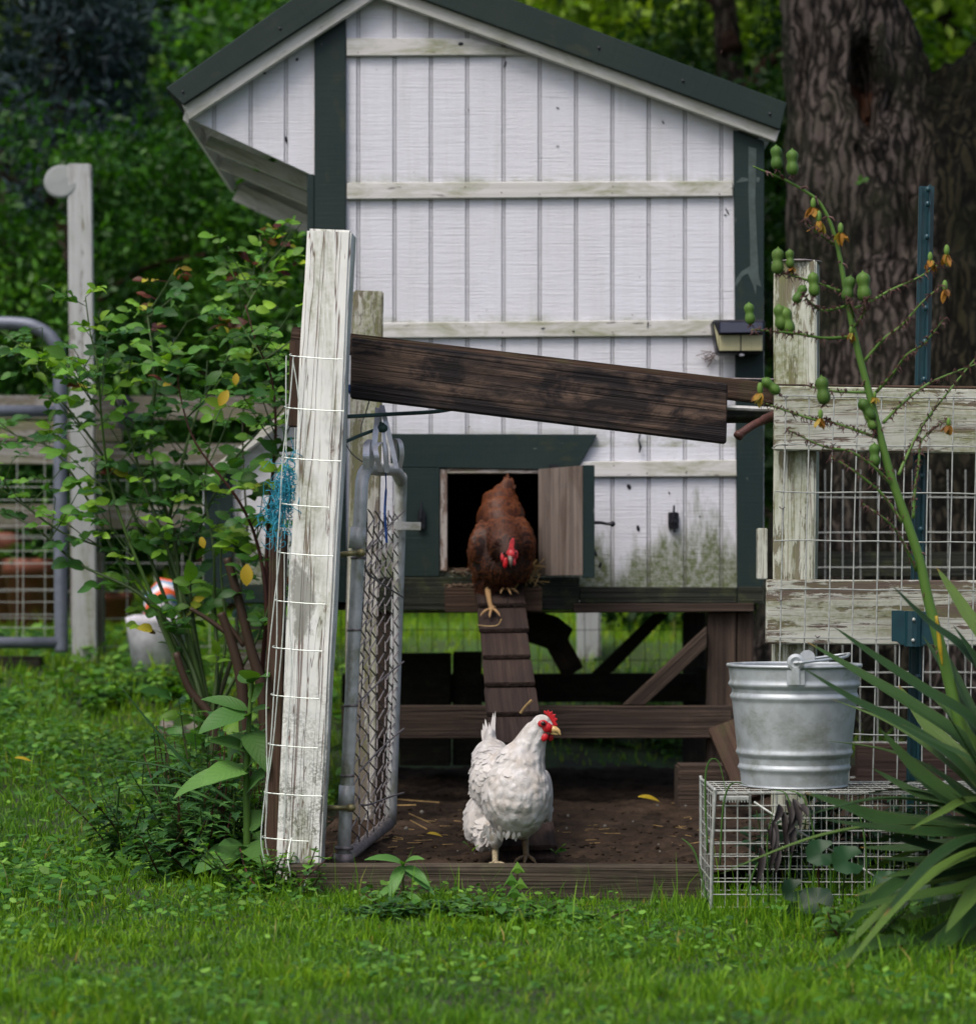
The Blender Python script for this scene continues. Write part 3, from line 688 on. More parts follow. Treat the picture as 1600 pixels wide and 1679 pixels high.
b = MB(); b.prism([(600, 1001.5), (949, 1001.5), (949, 1005), (600, 1005)], 6.99, .03, 'x', .001)
b.prism([(940, 990), (1236, 989.5), (1236, 1003), (940, 1005)], 6.97, .08, 'x', .002); b.build('sill_beam', M['beam'], coop)
b = MB(); b.box(P(729, 0, 6.9).x, P(786, 0, 6.9).x, 6.90, 6.977, P(0, 1004, 6.9).z, P(0, 963, 6.9).z); b.build('landing_block', M['brown'], coop); b = MB(); b.box(P(852, 0, 6.9).x, P(889, 0, 6.9).x, 6.905, 6.977, P(0, 1003, 6.9).z, P(0, 964, 6.9).z); b.build('landing_block', M['brown'], coop)
# hatch door: hinged on the right hand side, swung out
hx = P(886, 0, 6.975).x; ang = math.radians(62)
ztop, zbot = P(0, 769, 6.97).z, P(0, 944, 6.97).z
dv = Vector((math.cos(ang), -math.sin(ang), 0)); nv = Vector((-math.sin(ang), -math.cos(ang), 0))
Ld = (P(958, 0, 6.8).x-hx)/math.cos(ang)
h0 = Vector((hx, 6.972, 0)); zm = (ztop+zbot)/2
b = MB(); mid = h0+dv*Ld/2+Vector((0, 0, zm))
b.board(mid-Vector((0, 0, (ztop-zbot)/2)), mid+Vector((0, 0, (ztop-zbot)/2)), Ld, .014, nv, .001)
dr = b.build('hatch_door', M['grey'], coop, label='bare grey wood hatch door swung open with a green front face')
b = MB(); e = h0+dv*(Ld+.012)-nv*.004+Vector((0, 0, zm-.003)); hz = Vector((0, 0, (ztop-zbot)/2+.003))
b.board(e-hz, e+hz, .03, .022, Vector((.1, -1, 0)), .001); b.build('door_edge', M['green'], dr)
b = MB(); b.tube([P(968, 857, 6.80), P(985, 857, 6.8), P(996, 859, 6.8), P(1003, 859, 6.8)], [.005, .0045, .004, .005], 8); b.ell(P(1004, 859, 6.8), (.008, .005, .008)); b.build('door_hook', M['black'], dr)
b = MB(); b.box(P(900, 0, 6.97).x, P(915, 0, 6.97).x, 6.95, 6.976, P(0, 770, 6.97).z, P(0, 762, 6.97).z); b.tube([P(912, 768, 6.95), P(912, 774, 6.95)], .006); b.build('hinge', M['black'], coop)
b = MB(); b.box(P(1095, 0, 7).x, P(1112, 0, 7).x, 6.985, 6.999, P(0, 867, 7).z, P(0, 840, 7).z); b.tube([P(1105, 829, 6.98), P(1104, 850, 6.978), P(1106, 873, 6.98)], .003); b.ell(P(1105, 856, 6.982), (.008, .006, .008)); b.build('latch_plate', M['black'], coop)
b = MB(); b.box(P(685, 0, 6.98).x, P(697, 0, 6.98).x, 6.965, 6.978, P(0, 868, 7).z, P(0, 838, 7).z); b.tube([P(691, 822, 6.966), P(690, 850, 6.96)], .003); b.build('latch_plate', M['black'], coop)
# woodpecked knots, nails, a crack or two: small dark hollows
b = MB()
for x, y, r, q in ((1031, 798, .006, .008), (1097, 808, .002, .004), (1046, 866, .005, .009), (984, 926, .004, .009), (975, 905, .004, .014), (1147, 847, .002, .002), (1192, 346, .002, .012), (1189, 352, .004, .002), (755, 71, .008, .005), (768, 180, .002, .003), (914, 176, .005, .001), (914, 239, .005, .001), (1087, 200, .002, .006), (700, 1005, .001, .001), (828, 105, .003, .01), (433, 119, .006, .004), (487, 97, .004, .005), (469, 228, .004, .009), (1062, 532, .002, .01), (890, 538, .006, .002), (940, 543, .003, .003)):
    b.ell(P(x, y, 6.9985 if not (y in (71, 532, 538, 543)) else 6.984), (r, .002, q), 7, k=5, rot=Matrix.Rotation(U(-.5, .5), 3, 'Y'))
b.build('knot_hole', M['black'], coop)
b = MB(); b.tube([P(1049, 712, 6.99), P(1047, 722, 6.985), P(1050, 732, 6.985), P(1048, 742, 6.985)], [.003, .002, .004, .002]); b.build('torn_strip', M['black'], coop)
b = MB()
for i in range(9): b.tube([P(1160+U(-6, 6), 588+U(-6, 6), 6.99), P(1160+U(-14, 20), 588+U(-14, 14), 6.985), P(1160+U(-20, 22), 588+U(-14, 18), 6.99)], .0012, 4)
b.build('cobweb_debris', M['bract'], coop)
# legs, beams, braces
def pboard(name, mat, pts, d, t, gr, parent=coop):
    b = MB(); b.prism(pts, d, t, gr, .003); return b.build(name, M[mat], parent)
pboard('leg', 'beam', [(1160, 1003.5), (1207, 1003.5), (1205, 1310), (1158, 1310)], 7.0, .045, 'z')
pboard('leg', 'beam', [(1208, 1003.5), (1236, 1003.5), (1234, 1310), (1206, 1310)], 7.01, .09, 'z')
pboard('leg', 'beam', [(566, 1005.5), (645, 1005.5), (645, 1310), (566, 1310)], 7.0, .09, 'z')
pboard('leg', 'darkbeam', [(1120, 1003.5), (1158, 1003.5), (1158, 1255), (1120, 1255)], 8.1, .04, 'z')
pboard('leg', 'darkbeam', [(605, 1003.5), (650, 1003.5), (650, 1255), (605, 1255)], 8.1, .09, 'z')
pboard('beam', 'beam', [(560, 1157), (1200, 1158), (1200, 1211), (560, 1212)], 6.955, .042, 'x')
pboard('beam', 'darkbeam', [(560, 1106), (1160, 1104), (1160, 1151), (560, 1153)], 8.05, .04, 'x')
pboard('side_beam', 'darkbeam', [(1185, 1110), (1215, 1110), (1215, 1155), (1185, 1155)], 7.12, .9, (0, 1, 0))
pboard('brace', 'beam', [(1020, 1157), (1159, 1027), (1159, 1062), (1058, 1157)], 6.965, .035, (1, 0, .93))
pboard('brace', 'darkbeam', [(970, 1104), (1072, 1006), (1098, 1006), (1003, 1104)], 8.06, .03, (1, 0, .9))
# bedding litter spilling over the sill
b = MB()
for _ in range(330):
    x, y = U(722, 884), U(926, 944); d = 7.0-U(-.1, .03)
    p = P(x, 941, d)+Vector((0, 0, U(-.004, .016))); v = Vector((U(-1, 1), U(-1, 1), U(-.3, .3))).normalized()*U(.006, .02)
    b.board(p-v, p+v, .003, .0015, (0, 0, 1), 0)
for _ in range(110):
    p = P(U(731, 785), 962, U(6.905, 6.96))+Vector((0, 0, U(0, .006))); v = Vector((U(-1, 1), U(-1, 1), U(-.3, .3))).normalized()*U(.004, .012); b.board(p-v, p+v, .003, .0015, (0, 0, 1), 0)
o = b.build('wood_shavings', m_plain('shavings', (.13, .085, .055), .8, 0, .6, 50)); tag(o, kind='stuff')

b = MB()
for i in range(34):
    x = random.choice(GRO[3:])+U(-4, 4); y = random.choice((305, 316, 535, 546, 640, 700, 70, 84, 763, 774))+U(-2, 2)
    if y > 600 and x < 600: continue
    b.ell(P(x, y, 6.984 if y < 600 or y > 750 else 6.999), (.0016, .001, .0018), 6, k=4)
b.build('nail_heads', M['bract'], coop)
b = MB()
for i in range(60):
    p = P(U(842, 884), U(925, 955), U(6.89, 6.99)); v = Vector((U(-1, 1), U(-.5, .5), U(-.25, .9))).normalized()*U(.012, .035); b.tube([p-v, p+Vector((0, 0, U(-.003, .003))), p+v], .0011, 4)
o = b.build('nesting_straw', M['straw']); tag(o, kind='stuff')
# nest box on the coop's left side
nb = MB(); ng = MB(); siding(nb, ng, [(333, 790), (500, 672), (500, 988), (333, 988)], 7.35, [392, 450])
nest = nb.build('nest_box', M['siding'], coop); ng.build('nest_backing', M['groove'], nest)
b = MB(); b.prism([(334, 800), (381, 768), (381, 990), (334, 990)], 7.33, .018, 'z'); b.prism([(381.5, 958), (500, 958), (500, 989), (381.5, 989)], 7.331, .018, 'x'); b.build('nest_trim', M['green'], nest)
b = MB(); b.prism3([P(322, 786, 7.3), P(505, 646, 7.3), P(505, 662, 7.3), P(330, 797, 7.3)], Vector((0, .8, 0)), 'x', .002); b.build('nest_roof', M['fascia'], nest)
b = MB(); b.prism3([P(333, 988, 7.368), P(333, 792, 7.368), P(340, 790, 7.368), P(340, 988, 7.368)], Vector((0, .7, 0)), 'z', .0); b.prism3([P(333, 988, 8.05), P(333, 795, 8.05), P(500, 680, 8.05), P(500, 988, 8.05)], Vector((0, .01, 0)), 'z', 0); b.prism3([P(334, 986, 7.37), P(334, 990, 7.37), P(505, 990, 7.37), P(505, 986, 7.37)], Vector((0, .7, 0)), 'x', 0); b.build('nest_side', M['siding'], nest)
b = MB()
for y0 in (1003, 1036, 1069): b.prism([(385, y0), (500, y0), (500, y0+30), (385, y0+30)], 7.42, .02, 'x')
b.build('nest_skirt', M['farrail'], nest)

# solar lamp
t = thing('security_light', 'black solar lamp with two cream lens panels on the coop corner', 'lamp', tuple(P(1212, 580, 6.97)))
b = MB(); q = 6.9
b.prism3([P(1167, 524, q), P(1255, 523, q), P(1253, 578, q), P(1176, 579, q)], Vector((0, .075, 0)), 'x', .006); b.build('housing', M['black'], t)
b = MB(); b.prism3([P(1180, 528, q-.02), P(1251, 527, q-.02), P(1251, 545, q-.03), P(1180, 546, q-.03)], Vector((0, .028, 0)), 'x', .002); b.build('solar_panel', M['panel'], t)
for a_, c_ in ((1179, 1213.5), (1215.5, 1250)):
    b = MB(); b.prism([(a_, 549), (c_, 549), (c_, 575), (a_, 575)], q-.004, .006, 'x', .001)
    for k in range(9): xx = lerp(a_+2, c_-2, k/8); b.tube([P(xx, 550, q-.005), P(xx, 574, q-.005)], .0012, 5)
    b.build('lens', M['cream'], t)
b = MB(); b.prism([(1170, 530), (1178, 549), (1178, 573)], q-.003, .004, 'z', .0005); b.build('side_lens', M['cream'], t)
b = MB(); b.ell(P(1216, 582, q+.01), (.008, .006, .004)); b.build('sensor', M['white'], t)

# ramp
rp = thing('chicken_ramp', 'narrow brown wooden ramp with cross cleats leading down from the hatch', 'ramp', tuple(P(860, 1405, 5.45)))
A, B = P(818, 962, 6.93), P(864, 1402, 5.46)
ax = (B-A).normalized(); nr = Vector((1, 0, 0)).cross(ax).normalized()
if nr.y > 0: nr = -nr
def rboard(u0, u1, w, off, t, mat, name):
    a_ = A+(B-A)*u0+nr*off; c_ = A+(B-A)*u1+nr*off; b = MB(); b.board(a_, c_, w, t, nr, .002, rough=.001); return b.build(name, mat, rp)
rboard(-.01, 1.01, .122, -.012, .018, M['ramp'], 'plank')
ny_ = 9
for i in range(ny_):
    u0 = i/ny_; u1 = (i+1)/ny_
    a_ = A+(B-A)*u0; c_ = A+(B-A)*(u1-.003)
    b = MB(); b.board(a_+nr*.002, c_+nr*.013, .128+random.uniform(-.004, .004), .012, nr, .002, rough=.0015); b.build('cleat', M['ramp'], rp)

# things under the coop
def lone(name, label, cat, b, mat, smooth=False, group=None): o = b.build(name, mat, smooth=smooth); return tag(o, label, cat, group)
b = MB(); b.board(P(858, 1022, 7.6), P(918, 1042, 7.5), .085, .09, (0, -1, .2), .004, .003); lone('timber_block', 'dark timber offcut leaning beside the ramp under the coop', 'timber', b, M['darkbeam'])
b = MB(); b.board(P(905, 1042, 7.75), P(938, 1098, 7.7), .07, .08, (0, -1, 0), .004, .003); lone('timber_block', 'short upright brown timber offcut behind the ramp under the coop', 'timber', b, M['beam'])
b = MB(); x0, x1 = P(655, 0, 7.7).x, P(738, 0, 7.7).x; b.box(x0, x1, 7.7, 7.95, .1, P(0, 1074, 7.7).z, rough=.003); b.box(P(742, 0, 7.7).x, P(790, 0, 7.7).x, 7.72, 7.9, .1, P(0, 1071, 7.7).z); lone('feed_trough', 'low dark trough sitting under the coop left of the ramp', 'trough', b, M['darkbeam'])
b = MB(); b.box(P(1112, 0, 6.7).x, P(1195, 0, 6.7).x, 6.7, 6.85, .04, P(0, 1256, 6.7).z, .006, rough=.004); lone('concrete_block', 'dark brown block on the mud near the bucket', 'block', b, M['beam'])
b = MB(); b.board(P(1188, 1190, 6.6), P(1240, 1310, 6.5), .09, .05, (0, -1, 0), .003); lone('leaning_board', 'short brown board leaning behind the metal bucket', 'board', b, M['brown'])

# wire nets
def net(mb, d0, x0, x1, z0, z1, sx, sz, r, c=None, skew=0, wob=.002, n=5, zf=None):
    x = x0
    while x <= x1:
        pts = [Vector((x+skew*(z-z1)+U(-wob, wob), d0+U(-wob, wob), z)) for z in np.linspace(z0, z1, 7)]
        mb.tube(pts, r, n, c=c); x += sx
    z = z0
    while z <= z1+.001:
        pts = [Vector((xx, d0-r*1.6+U(-wob, wob), z+U(-wob, wob)+(zf(xx) if zf else 0))) for xx in np.linspace(x0, x1, 12)]
        mb.tube(pts, r, n, c=c); z += sz
b = MB(); net(b, 8.38, P(560, 0, 8.38).x, P(1330, 0, 8.38).x, .1, P(0, 985, 8.38).z, .0508, .1016, .0016, n=4); lone('wire_fence', 'dark green wire mesh behind the coop legs', 'wire fence', b, M['darkwire'])
b = MB(); b.board(P(965, 1090, 9.6), P(965, 930, 9.6), .089, .089, (0, -1, 0), .003); lone('fence_post', 'pale square post seen under the coop beyond the dark wire', 'post', b, M['farpost'])

# ---------------------------------------------------------------- left post with its rails
t = thing('fence_post', 'leaning peeling white square post at the left of the run gate', 'post', tuple(P(490, 1470, 5.3)))
top, bot = P(544, 380, 5.345), P(489, 1478, 5.345)
b = MB(); b.board(bot, top, .097, .089, Vector((-.05, -1, 0)), .005, .0035, seg=24); b.build('post_shaft', M['peel'], t)
b = MB(); b.board(P(489, 560, 5.40), P(487, 700, 5.40), .035, .04, (0, -1, 0)); b.board(P(457, 870, 5.40), P(446, 1440, 5.40), .034, .035, (-.1, -1, 0), rough=.002, seg=8); b.build('backing_strip', M['brown'], t)
t = thing('fence_post', 'weathered mossy square post standing behind the leaning white post', 'post', tuple(P(600, 1340, 6.4)))
b = MB(); b.board(P(588, 1345, 6.4), P(603, 479, 6.4), .078, .08, Vector((.1, -1, 0)), .004, .003, seg=16); b.build('post_shaft', M['peelback'], t)

# header boards across the run opening
b = MB(); b.prism([(576, 553), (1193, 629), (1191, 727), (574, 652)], 5.46, .038, (1, 0, -.123), .003); lone('hanging_board', 'wide dark stained board with a knot slanting across the run opening', 'board', b, M['dark'])
b = MB(); b.board(P(478, 553, 5.56), P(1275, 647, 5.56), .046, .036, (0, -1, 0), .003, .002); lone('header_rail', 'narrow brown rail behind the dark slanting board, ending at both fence posts', 'rail', b, M['brown'])
b = MB(); b.board(P(1170, 683, 5.60), P(1275, 681, 5.6), .022, .03, (0, -1, .4), .002, .002); lone('cross_strip', 'thin greenish strip of wood under the right end of the brown rail', 'strip', b, M['lowgreen'])
b = MB(); b.tube(spline([P(1212, 712, 5.44), P(1235, 697, 5.46), P(1262, 684, 5.5), P(1290, 672, 5.55)]), [.009]*10+[.011]*9, 9); b.tube([P(1209, 716, 5.436), P(1213, 711, 5.44)], [.011, .011], 9); lone('cut_branch', 'short cut branch jutting out left of the right fence post', 'branch', b, M['bract'], True)
b = MB(); b.tube([P(1190, 668, 5.52), P(1280, 672, 5.52)], .006, 8); lone('metal_rod', 'thin grey rod beside the cut branch under the rail end', 'rod', b, M['pipe'])
b = MB(); b.tube(spline([P(1090, 616, 5.7), P(1180, 620, 5.62), P(1280, 622, 5.5)]), .0022, 5); lone('fence_wire', 'taut grey wire running to the right post above the dark board', 'wire', b, M['rust'])
b = MB(); b.tube(spline([P(569, 683, 5.4), P(640, 679, 5.5), P(720, 674, 5.6), P(780, 662, 5.7)]), .0045, 6); lone('cord', 'dark green cord stretched from the leaning post below the board', 'cord', b, M['greencord'])
b = MB(); b.tube(spline([P(567, 724, 5.4), P(590, 714, 5.45), P(612, 706, 5.5), P(626, 702, 5.5), P(628, 696, 5.5), P(622, 694, 5.5)]), .004, 6); b.ell(P(627, 702, 5.5), (.012, .008, .01)); lone('cord', 'short dark green cord knotted round the steel strap above the gate', 'cord', b, M['greencord'])
b = MB(); b.tube(spline([P(606, 655, 5.5), P(600, 675, 5.5), P(592, 700, 5.5), P(594, 715, 5.5)]), .0015, 5); b.tube(spline([P(568, 730, 5.4), P(578, 745, 5.45), P(594, 757, 5.5)]), .0015, 5); lone('loose_wire', 'bent rusty tie wire dangling under the board beside the strap', 'wire', b, M['rust'])
b = MB(); b.box(P(571, 0, 5.5).x, P(580, 0, 5.5).x, 5.47, 5.53, P(0, 645, 5.5).z, P(0, 632, 5.5).z); lone('blue_clip', 'small blue clip behind the left end of the dark board', 'clip', b, M['bluerope'])
# edging board
b = MB(); b.prism([(470, 1419), (800, 1419), (1160, 1421), (1160, 1500), (470, 1500)], 5.255, .045, 'x', .004); lone('edging_board', 'low weathered brown board along the front of the muddy run', 'board', b, M['edging'])

# wire roll around the leaning post
t = thing('wire_mesh_guard', 'pale wire mesh bent round the left side of the leaning post', 'wire mesh', tuple(P(450, 1440, 5.26)))
b = MB(); ys = [583, 668, 750, 826, 906, 985, 1062, 1140, 1221, 1300, 1374]
def ex(y): return lerp(476, 430, sm(583, 1374, y)) if y > 0 else 0
for i, y in enumerate(ys):
    e = lerp(474, 430, (y-583)/791)+U(-2, 2); ln = U(34, 62)
    b.tube(spline([P(e+26, y-1, 5.47), P(e+8, y-4, 5.43), P(e, y-2, 5.34), P(e+3, y, 5.29), P(e+20, y+2, 5.285), P(e+35+ln*.5, y+5, 5.275), P(e+40+ln, y+6, 5.27)], 4), .0013, 6)
for off, dd, n0, n1 in ((2, 5.29, 0, 10), (-1, 5.34, 0, 10), (6, 5.43, 3, 10), (12, 5.46, 0, 10), (20, 5.47, 1, 9), (9, 5.31, 4, 9), (26, 5.47, 1, 8), (32, 5.48, 1, 6)):
    pts = []
    for i in range(n0, n1+1):
        y = ys[i]; e = lerp(476, 430, (y-583)/791); pts.append(P(e+off+U(-2, 2)+5*math.sin(i*.9+off), y, dd))
    pts.append(P(pts[-1].x*F/dd+X0+U(0, 8), ys[n1]+U(20, 60), dd)); b.tube(spline(pts, 3), .0014, 5)
b.tube(spline([P(480, 590, 5.29), P(488, 640, 5.29), P(492, 700, 5.285), P(486, 750, 5.28)]), .0014, 5)
b.tube(spline([P(478, 1374, 5.28), P(472, 1408, 5.25), P(478, 1450, 5.23), P(474, 1500, 5.2)]), .0014, 5)
b.tube(spline([P(510, 1420, 5.22), P(500, 1450, 5.215), P(490, 1480, 5.21)]), .0012, 5)
b.tube(spline([P(476, 900, 5.27), P(474, 1000, 5.265), P(478, 1100, 5.262), P(470, 1220, 5.26), P(466, 1374, 5.26)]), .0014, 5)
b.build('mesh_wires', M['wire'], t)
# turquoise twine
b = MB()
for _ in range(150):
    u = random.random(); x = lerp(474, 450, u)+random.gauss(0, 7); y = lerp(772, 868, u)+random.gauss(0, 8)
    pts = [P(x, y, 5.32+U(-.02, .02))]
    for k in range(4): pts.append(pts[-1]+Vector((random.gauss(0, .010), random.gauss(0, .006), random.gauss(-.004, .014))))
    b.tube(spline(pts, 3), .0009, 4)
lone('frayed_twine', 'tuft of frayed turquoise twine caught on the wire mesh', 'twine', b, M['twine'])

# ---------------------------------------------------------------- pipe gate
g_ = thing('pipe_gate', 'narrow galvanised pipe gate with chain link swung open behind the leaning post', 'gate', tuple(P(566, 1412, 5.45)))
NB, NT_ = P(563, 1412, 5.45), P(592, 812, 5.45); FT, FB = P(657, 812, 6.02), P(640, 1352, 6.02)
cn, cf = P(603, 769, 5.52), P(646, 771, 5.93)
b = MB(); b.tube(spline([NB, lerp(NB, NT_, .5), NT_], 4)[:-1]+spline([NT_, P(594, 786, 5.465), cn, (cn+cf)/2, cf, P(656, 786, 6.0), FT, lerp(FT, FB, .5), FB], 6), .0148, 14); b.build('frame', M['pipe'], g_, True)
b = MB(); b.tube([P(564, 1409, 5.45), P(638, 1350, 6.02)], .0145, 12); b.tube([P(563, 1400, 5.45), P(563, 1418, 5.45)], [.023, .023], 14); b.tube([P(564, 1388, 5.45), P(564, 1393, 5.45)], .021, 14); b.build('bottom_rail', M['rust'], g_, True)
b = MB(); b.tube([P(588, 865, 5.45), P(584.5, 900, 5.45)], .0178, 14); b.build('sleeve', M['pipe'], g_, True); b = MB(); b.tube([P(569, 1288, 5.45), P(567, 1325, 5.45)], .0178, 14); b.build('sleeve', M['pipe'], g_, True)
for (xa, ya, xb, yb) in ((556, 909, 592, 906), (532, 1325, 575, 1325)):
    b = MB(); b.tube([P(xa, ya, 5.42), P(xb, yb, 5.43)], .006, 8); b.ell(P(xb, yb, 5.428), (.011, .008, .009)); b.build('hinge_pin', M['brass'], g_, True)
for y in (915, 1033, 1157, 1272): b = MB(); xx = lerp(563, 592, (1412-y)/600); b.tube([P(xx-.1, y-2, 5.45), P(xx, y+2, 5.45)], .0162, 14); b.build('tie_band', M['rust'], g_, True)
b = MB(); b.board(P(622, 862, 5.99), P(690, 863, 5.99), .02, .006, (0, -1, 0), .001); b.build('latch_bar', M['pipe'], g_)
b = MB()
nw = 13
for k in range(nw):
    u = (k+.5)/nw
    ph = k % 2
    pts = []
    v0, v1 = .03+.035*random.random(), .985
    nn = 34
    for j in range(nn+1):
        v = lerp(v0, v1, j/nn)
        pb = lerp(NB, FB, u+(.5/nw)*(1 if (j+ph) % 2 else -1)*.95); pt = lerp(NT_, FT, u+(.5/nw)*(1 if (j+ph) % 2 else -1)*.95)
        p = lerp(pt, pb, v)+Vector((.0035*(1 if j % 2 else -1), 0, 0)); p.x += .006*math.sin(v*6+k*.4); pts.append(p)
    b.tube(spline(pts, 2), .0019, 5)
b.build('chain_link', M['rust'], g_)
b = MB()
for (ya, yb) in ((930, 838), (922, 1010-30), (1160, 1085), (1275, 1195), (1330, 1300)):
    b.tube(spline([P(590, ya-10, 5.44), P(606, lerp(ya, yb, .35), 5.6), P(634, lerp(ya, yb, .7), 5.8), P(662, yb, 6.0)], 5), .0022, 5)
b.build('tie_wire', M['rust'], g_)
# steel strap bundle on the gate top
t = thing('steel_strap_loops', 'bundle of bent shiny steel straps looped over the gate top', 'metal strap', tuple(P(626, 772, 5.6)))
def ribbon(pts, w_, c=None):
    b = MB(); sp = spline(pts, 6); vs = []; 
    for p in sp: vs += [p+Vector((-w_/2, 0, 0)), p+Vector((w_/2, .004, 0))]
    vs2 = [v+Vector((0, .0015, .0)) for v in vs]; n = len(vs)
    fs = [(i, i+1, i+3, i+2) for i in range(0, n-2, 2)]; fs += [(n+i, n+i+2, n+i+3, n+i+1) for i in range(0, n-2, 2)]
    fs += [(i, i+2, n+i+2, n+i) for i in range(0, n-2, 2)]+[(i+1, n+i+1, n+i+3, i+3) for i in range(0, n-2, 2)]
    b.add(vs+vs2, fs); return b
for pts, w_ in (([P(606, 776, 5.50), P(612, 740, 5.48), P(618, 690, 5.5), P(620, 668, 5.53), P(622, 700, 5.56)], .017),
                ([P(650, 768, 5.5), P(642, 730, 5.5), P(632, 690, 5.5), P(626, 664, 5.52)], .015),
                ([P(601, 772, 5.47), P(600, 748, 5.45), P(602, 726, 5.47), P(612, 724, 5.5), P(606, 775, 5.5)], .020),
                ([P(624, 774, 5.5), P(618, 750, 5.47), P(616, 732, 5.48), P(630, 727, 5.5), P(634, 774, 5.52)], .016),
                ([P(655, 768, 5.55), P(659, 745, 5.53), P(656, 724, 5.53), P(648, 722, 5.55), P(648, 760, 5.6)], .014),
                ([P(634, 775, 5.5), P(632, 740, 5.49), P(628, 700, 5.5)], .010)):
    ribbon(pts, w_*.72).build('strap', M['strap'], t)
b = MB(); b.tube(spline([P(632, 772, 5.7), P(633, 800, 5.7), P(631, 840, 5.7), P(634, 890, 5.7)]), [.0016]*7+[.003]*12, 6); lone('blue_rope', 'thin blue rope hanging inside the pipe gate', 'rope', b, M['bluerope'])
# ---------------------------------------------------------------- right hand fence
t = thing('board_fence', 'flaking white and mossy board fence with a capped square post', 'fence', tuple(P(1300, 1480, 5.45)))
b = MB(); b.board(P(1300, 1485, 5.52), P(1307, 430, 5.52), .094, .089, Vector((-.2, -1, 0)), .004, .003, seg=24); b.build('post', M['peelgreen'], t)
b = MB(); b.lathe([(.001, 0), (.052, 0), (.056, .002), (.056, .004), (.03, .008), (.001, .009)], 28, P(1306, 432, 5.52), Matrix.Rotation(.03, 3, 'X')); b.build('post_cap', M['rust'], t, True)
b = MB(); b.prism([(1270, 632), (1700, 640), (1700, 745), (1269, 738)], 5.44, .022, 'x', .003); b.build('rail', M['peelrail'], t)
b = MB(); b.prism([(1257, 950), (1700, 952), (1700, 1060), (1256, 1056)], 5.441, .022, 'x', .003); b.build('rail', M['peelrail'], t)
b = MB(); b.board(P(1249, 866, 5.50), P(1249, 950, 5.50), .022, .03, (0, -1, 0)); b.build('stop_block', M['peelgreen'], t)
b = MB(); b.prism([(1270, 629), (1700, 634), (1700, 640), (1270, 632)], 5.47, .07, 'x', .002); b.build('cap_rail', M['brown'], t)
t = thing('welded_mesh', 'welded wire mesh stapled to the front of the white board fence', 'wire mesh', tuple(P(1450, 1480, 5.41)))
b = MB(); x = 1288; sk = -.022
i = 0
while x < 1720:
    bb = 1480 if i else 1440
    pts = [P(x+sk*(y-648)+U(-.8, .8), y, 5.405+U(-.002, .002)) for y in np.linspace(646, bb, 9)]; b.tube(pts, .0016, 6); x += 39.3; i += 1
for k, y in enumerate([649, 729, 806, 886, 965, 1045, 1125, 1203, 1283, 1363, 1440]):
    x0 = 1282+sk*(y-648)-8
    b.tube([P(xx, y+U(-1, 1)+(xx-1280)*.012, 5.402) for xx in np.linspace(x0, 1720, 12)], .0015, 6)
b.tube(spline([P(1266, 735, 5.43), P(1276, 729, 5.405), P(1292, 728, 5.4)]), .0016, 6)
b.build('mesh_wires', M['zinc'], t)
b = MB()
for x, y in ((1288, 652), (1282, 834), (1278, 985), (1366, 729), (1290, 730), (1340, 1045)): b.tube(spline([P(x-4, y-3, 5.41), P(x, y, 5.398), P(x+4, y-2, 5.41)]), .0014, 5)
b.build('staple', M['rust'], t)
b = MB(); net(b, 7.25, P(1324, 0, 7.25).x, P(1760, 0, 7.25).x, .1, P(0, 770, 7.25).z, .0508, .1016, .0017, wob=.001); lone('welded_mesh', 'second wire mesh further back in front of the tree trunk', 'wire mesh', b, M['zinc'])
b = MB(); b.prism([(1325, 905), (1760, 905), (1760, 945), (1325, 945)], 7.27, .03, 'x'); lone('fence_rail', 'mossy dark rail along the back wire mesh by the trunk', 'rail', b, M['lowgreen'])
b = MB(); b.prism([(1405, 1220), (1760, 1222), (1760, 1305), (1405, 1305)], 6.9, .04, 'x'); lone('base_board', 'dark brown board low behind the fence right of the bucket', 'board', b, M['ramp'])
# T post
t = thing('steel_fence_post', 'teal painted steel T post rising behind the white rail', 'post', tuple(P(1494, 1480, 5.53)))
zt, zb_ = P(1519, 305, 5.53), P(1494, 1485, 5.53)
b = MB(); b.board(zb_, zt, .034, .004, (0, -1, 0), .0008); b.board(zb_+Vector((.0035, -.014, 0)), zt+Vector((.0035, -.014, 0)), .0045, .026, (0, -1, 0), .0005)
b.board(zb_+Vector((-.012, -.004, 0)), zt+Vector((-.012, -.004, 0)), .004, .006, (0, -1, 0), .0005); b.build('post_shaft', M['teal'], t)
for y in (310, 334, 388, 440, 505, 560, 622, 780, 868, 1110): 
    xx = lerp(1494, 1519, (1485-y)/1180); b = MB(); b.ell(P(xx+2.5, y, 5.499), (.006, .006, .007)); b.build('stud', M['teal'], t, True)
b = MB(); b.ell(P(1521, 334, 5.524), (.003, .004, .008)); b.build('slot', M['black'], t, True)
b = MB(); b.prism([(1462, 1001), (1479, 1001), (1484, 1003), (1485, 1058), (1478, 1058), (1470, 1052), (1462, 1052)], 5.395, .006, 'x', .001); b.prism([(1510, 1003), (1532, 1003), (1532, 1056), (1520, 1056), (1510, 1060)], 5.395, .006, 'x', .001)
b.tube([P(1497, 1002, 5.40), P(1496, 1060, 5.40)], [.019, .019], 12); b.build('bracket', M['teal'], t)
b = MB(); b.ell(P(1498, 1016, 5.379), (.004, .003, .004)); b.ell(P(1497, 1050, 5.379), (.004, .003, .004)); b.build('screw', M['zinc'], t, True)

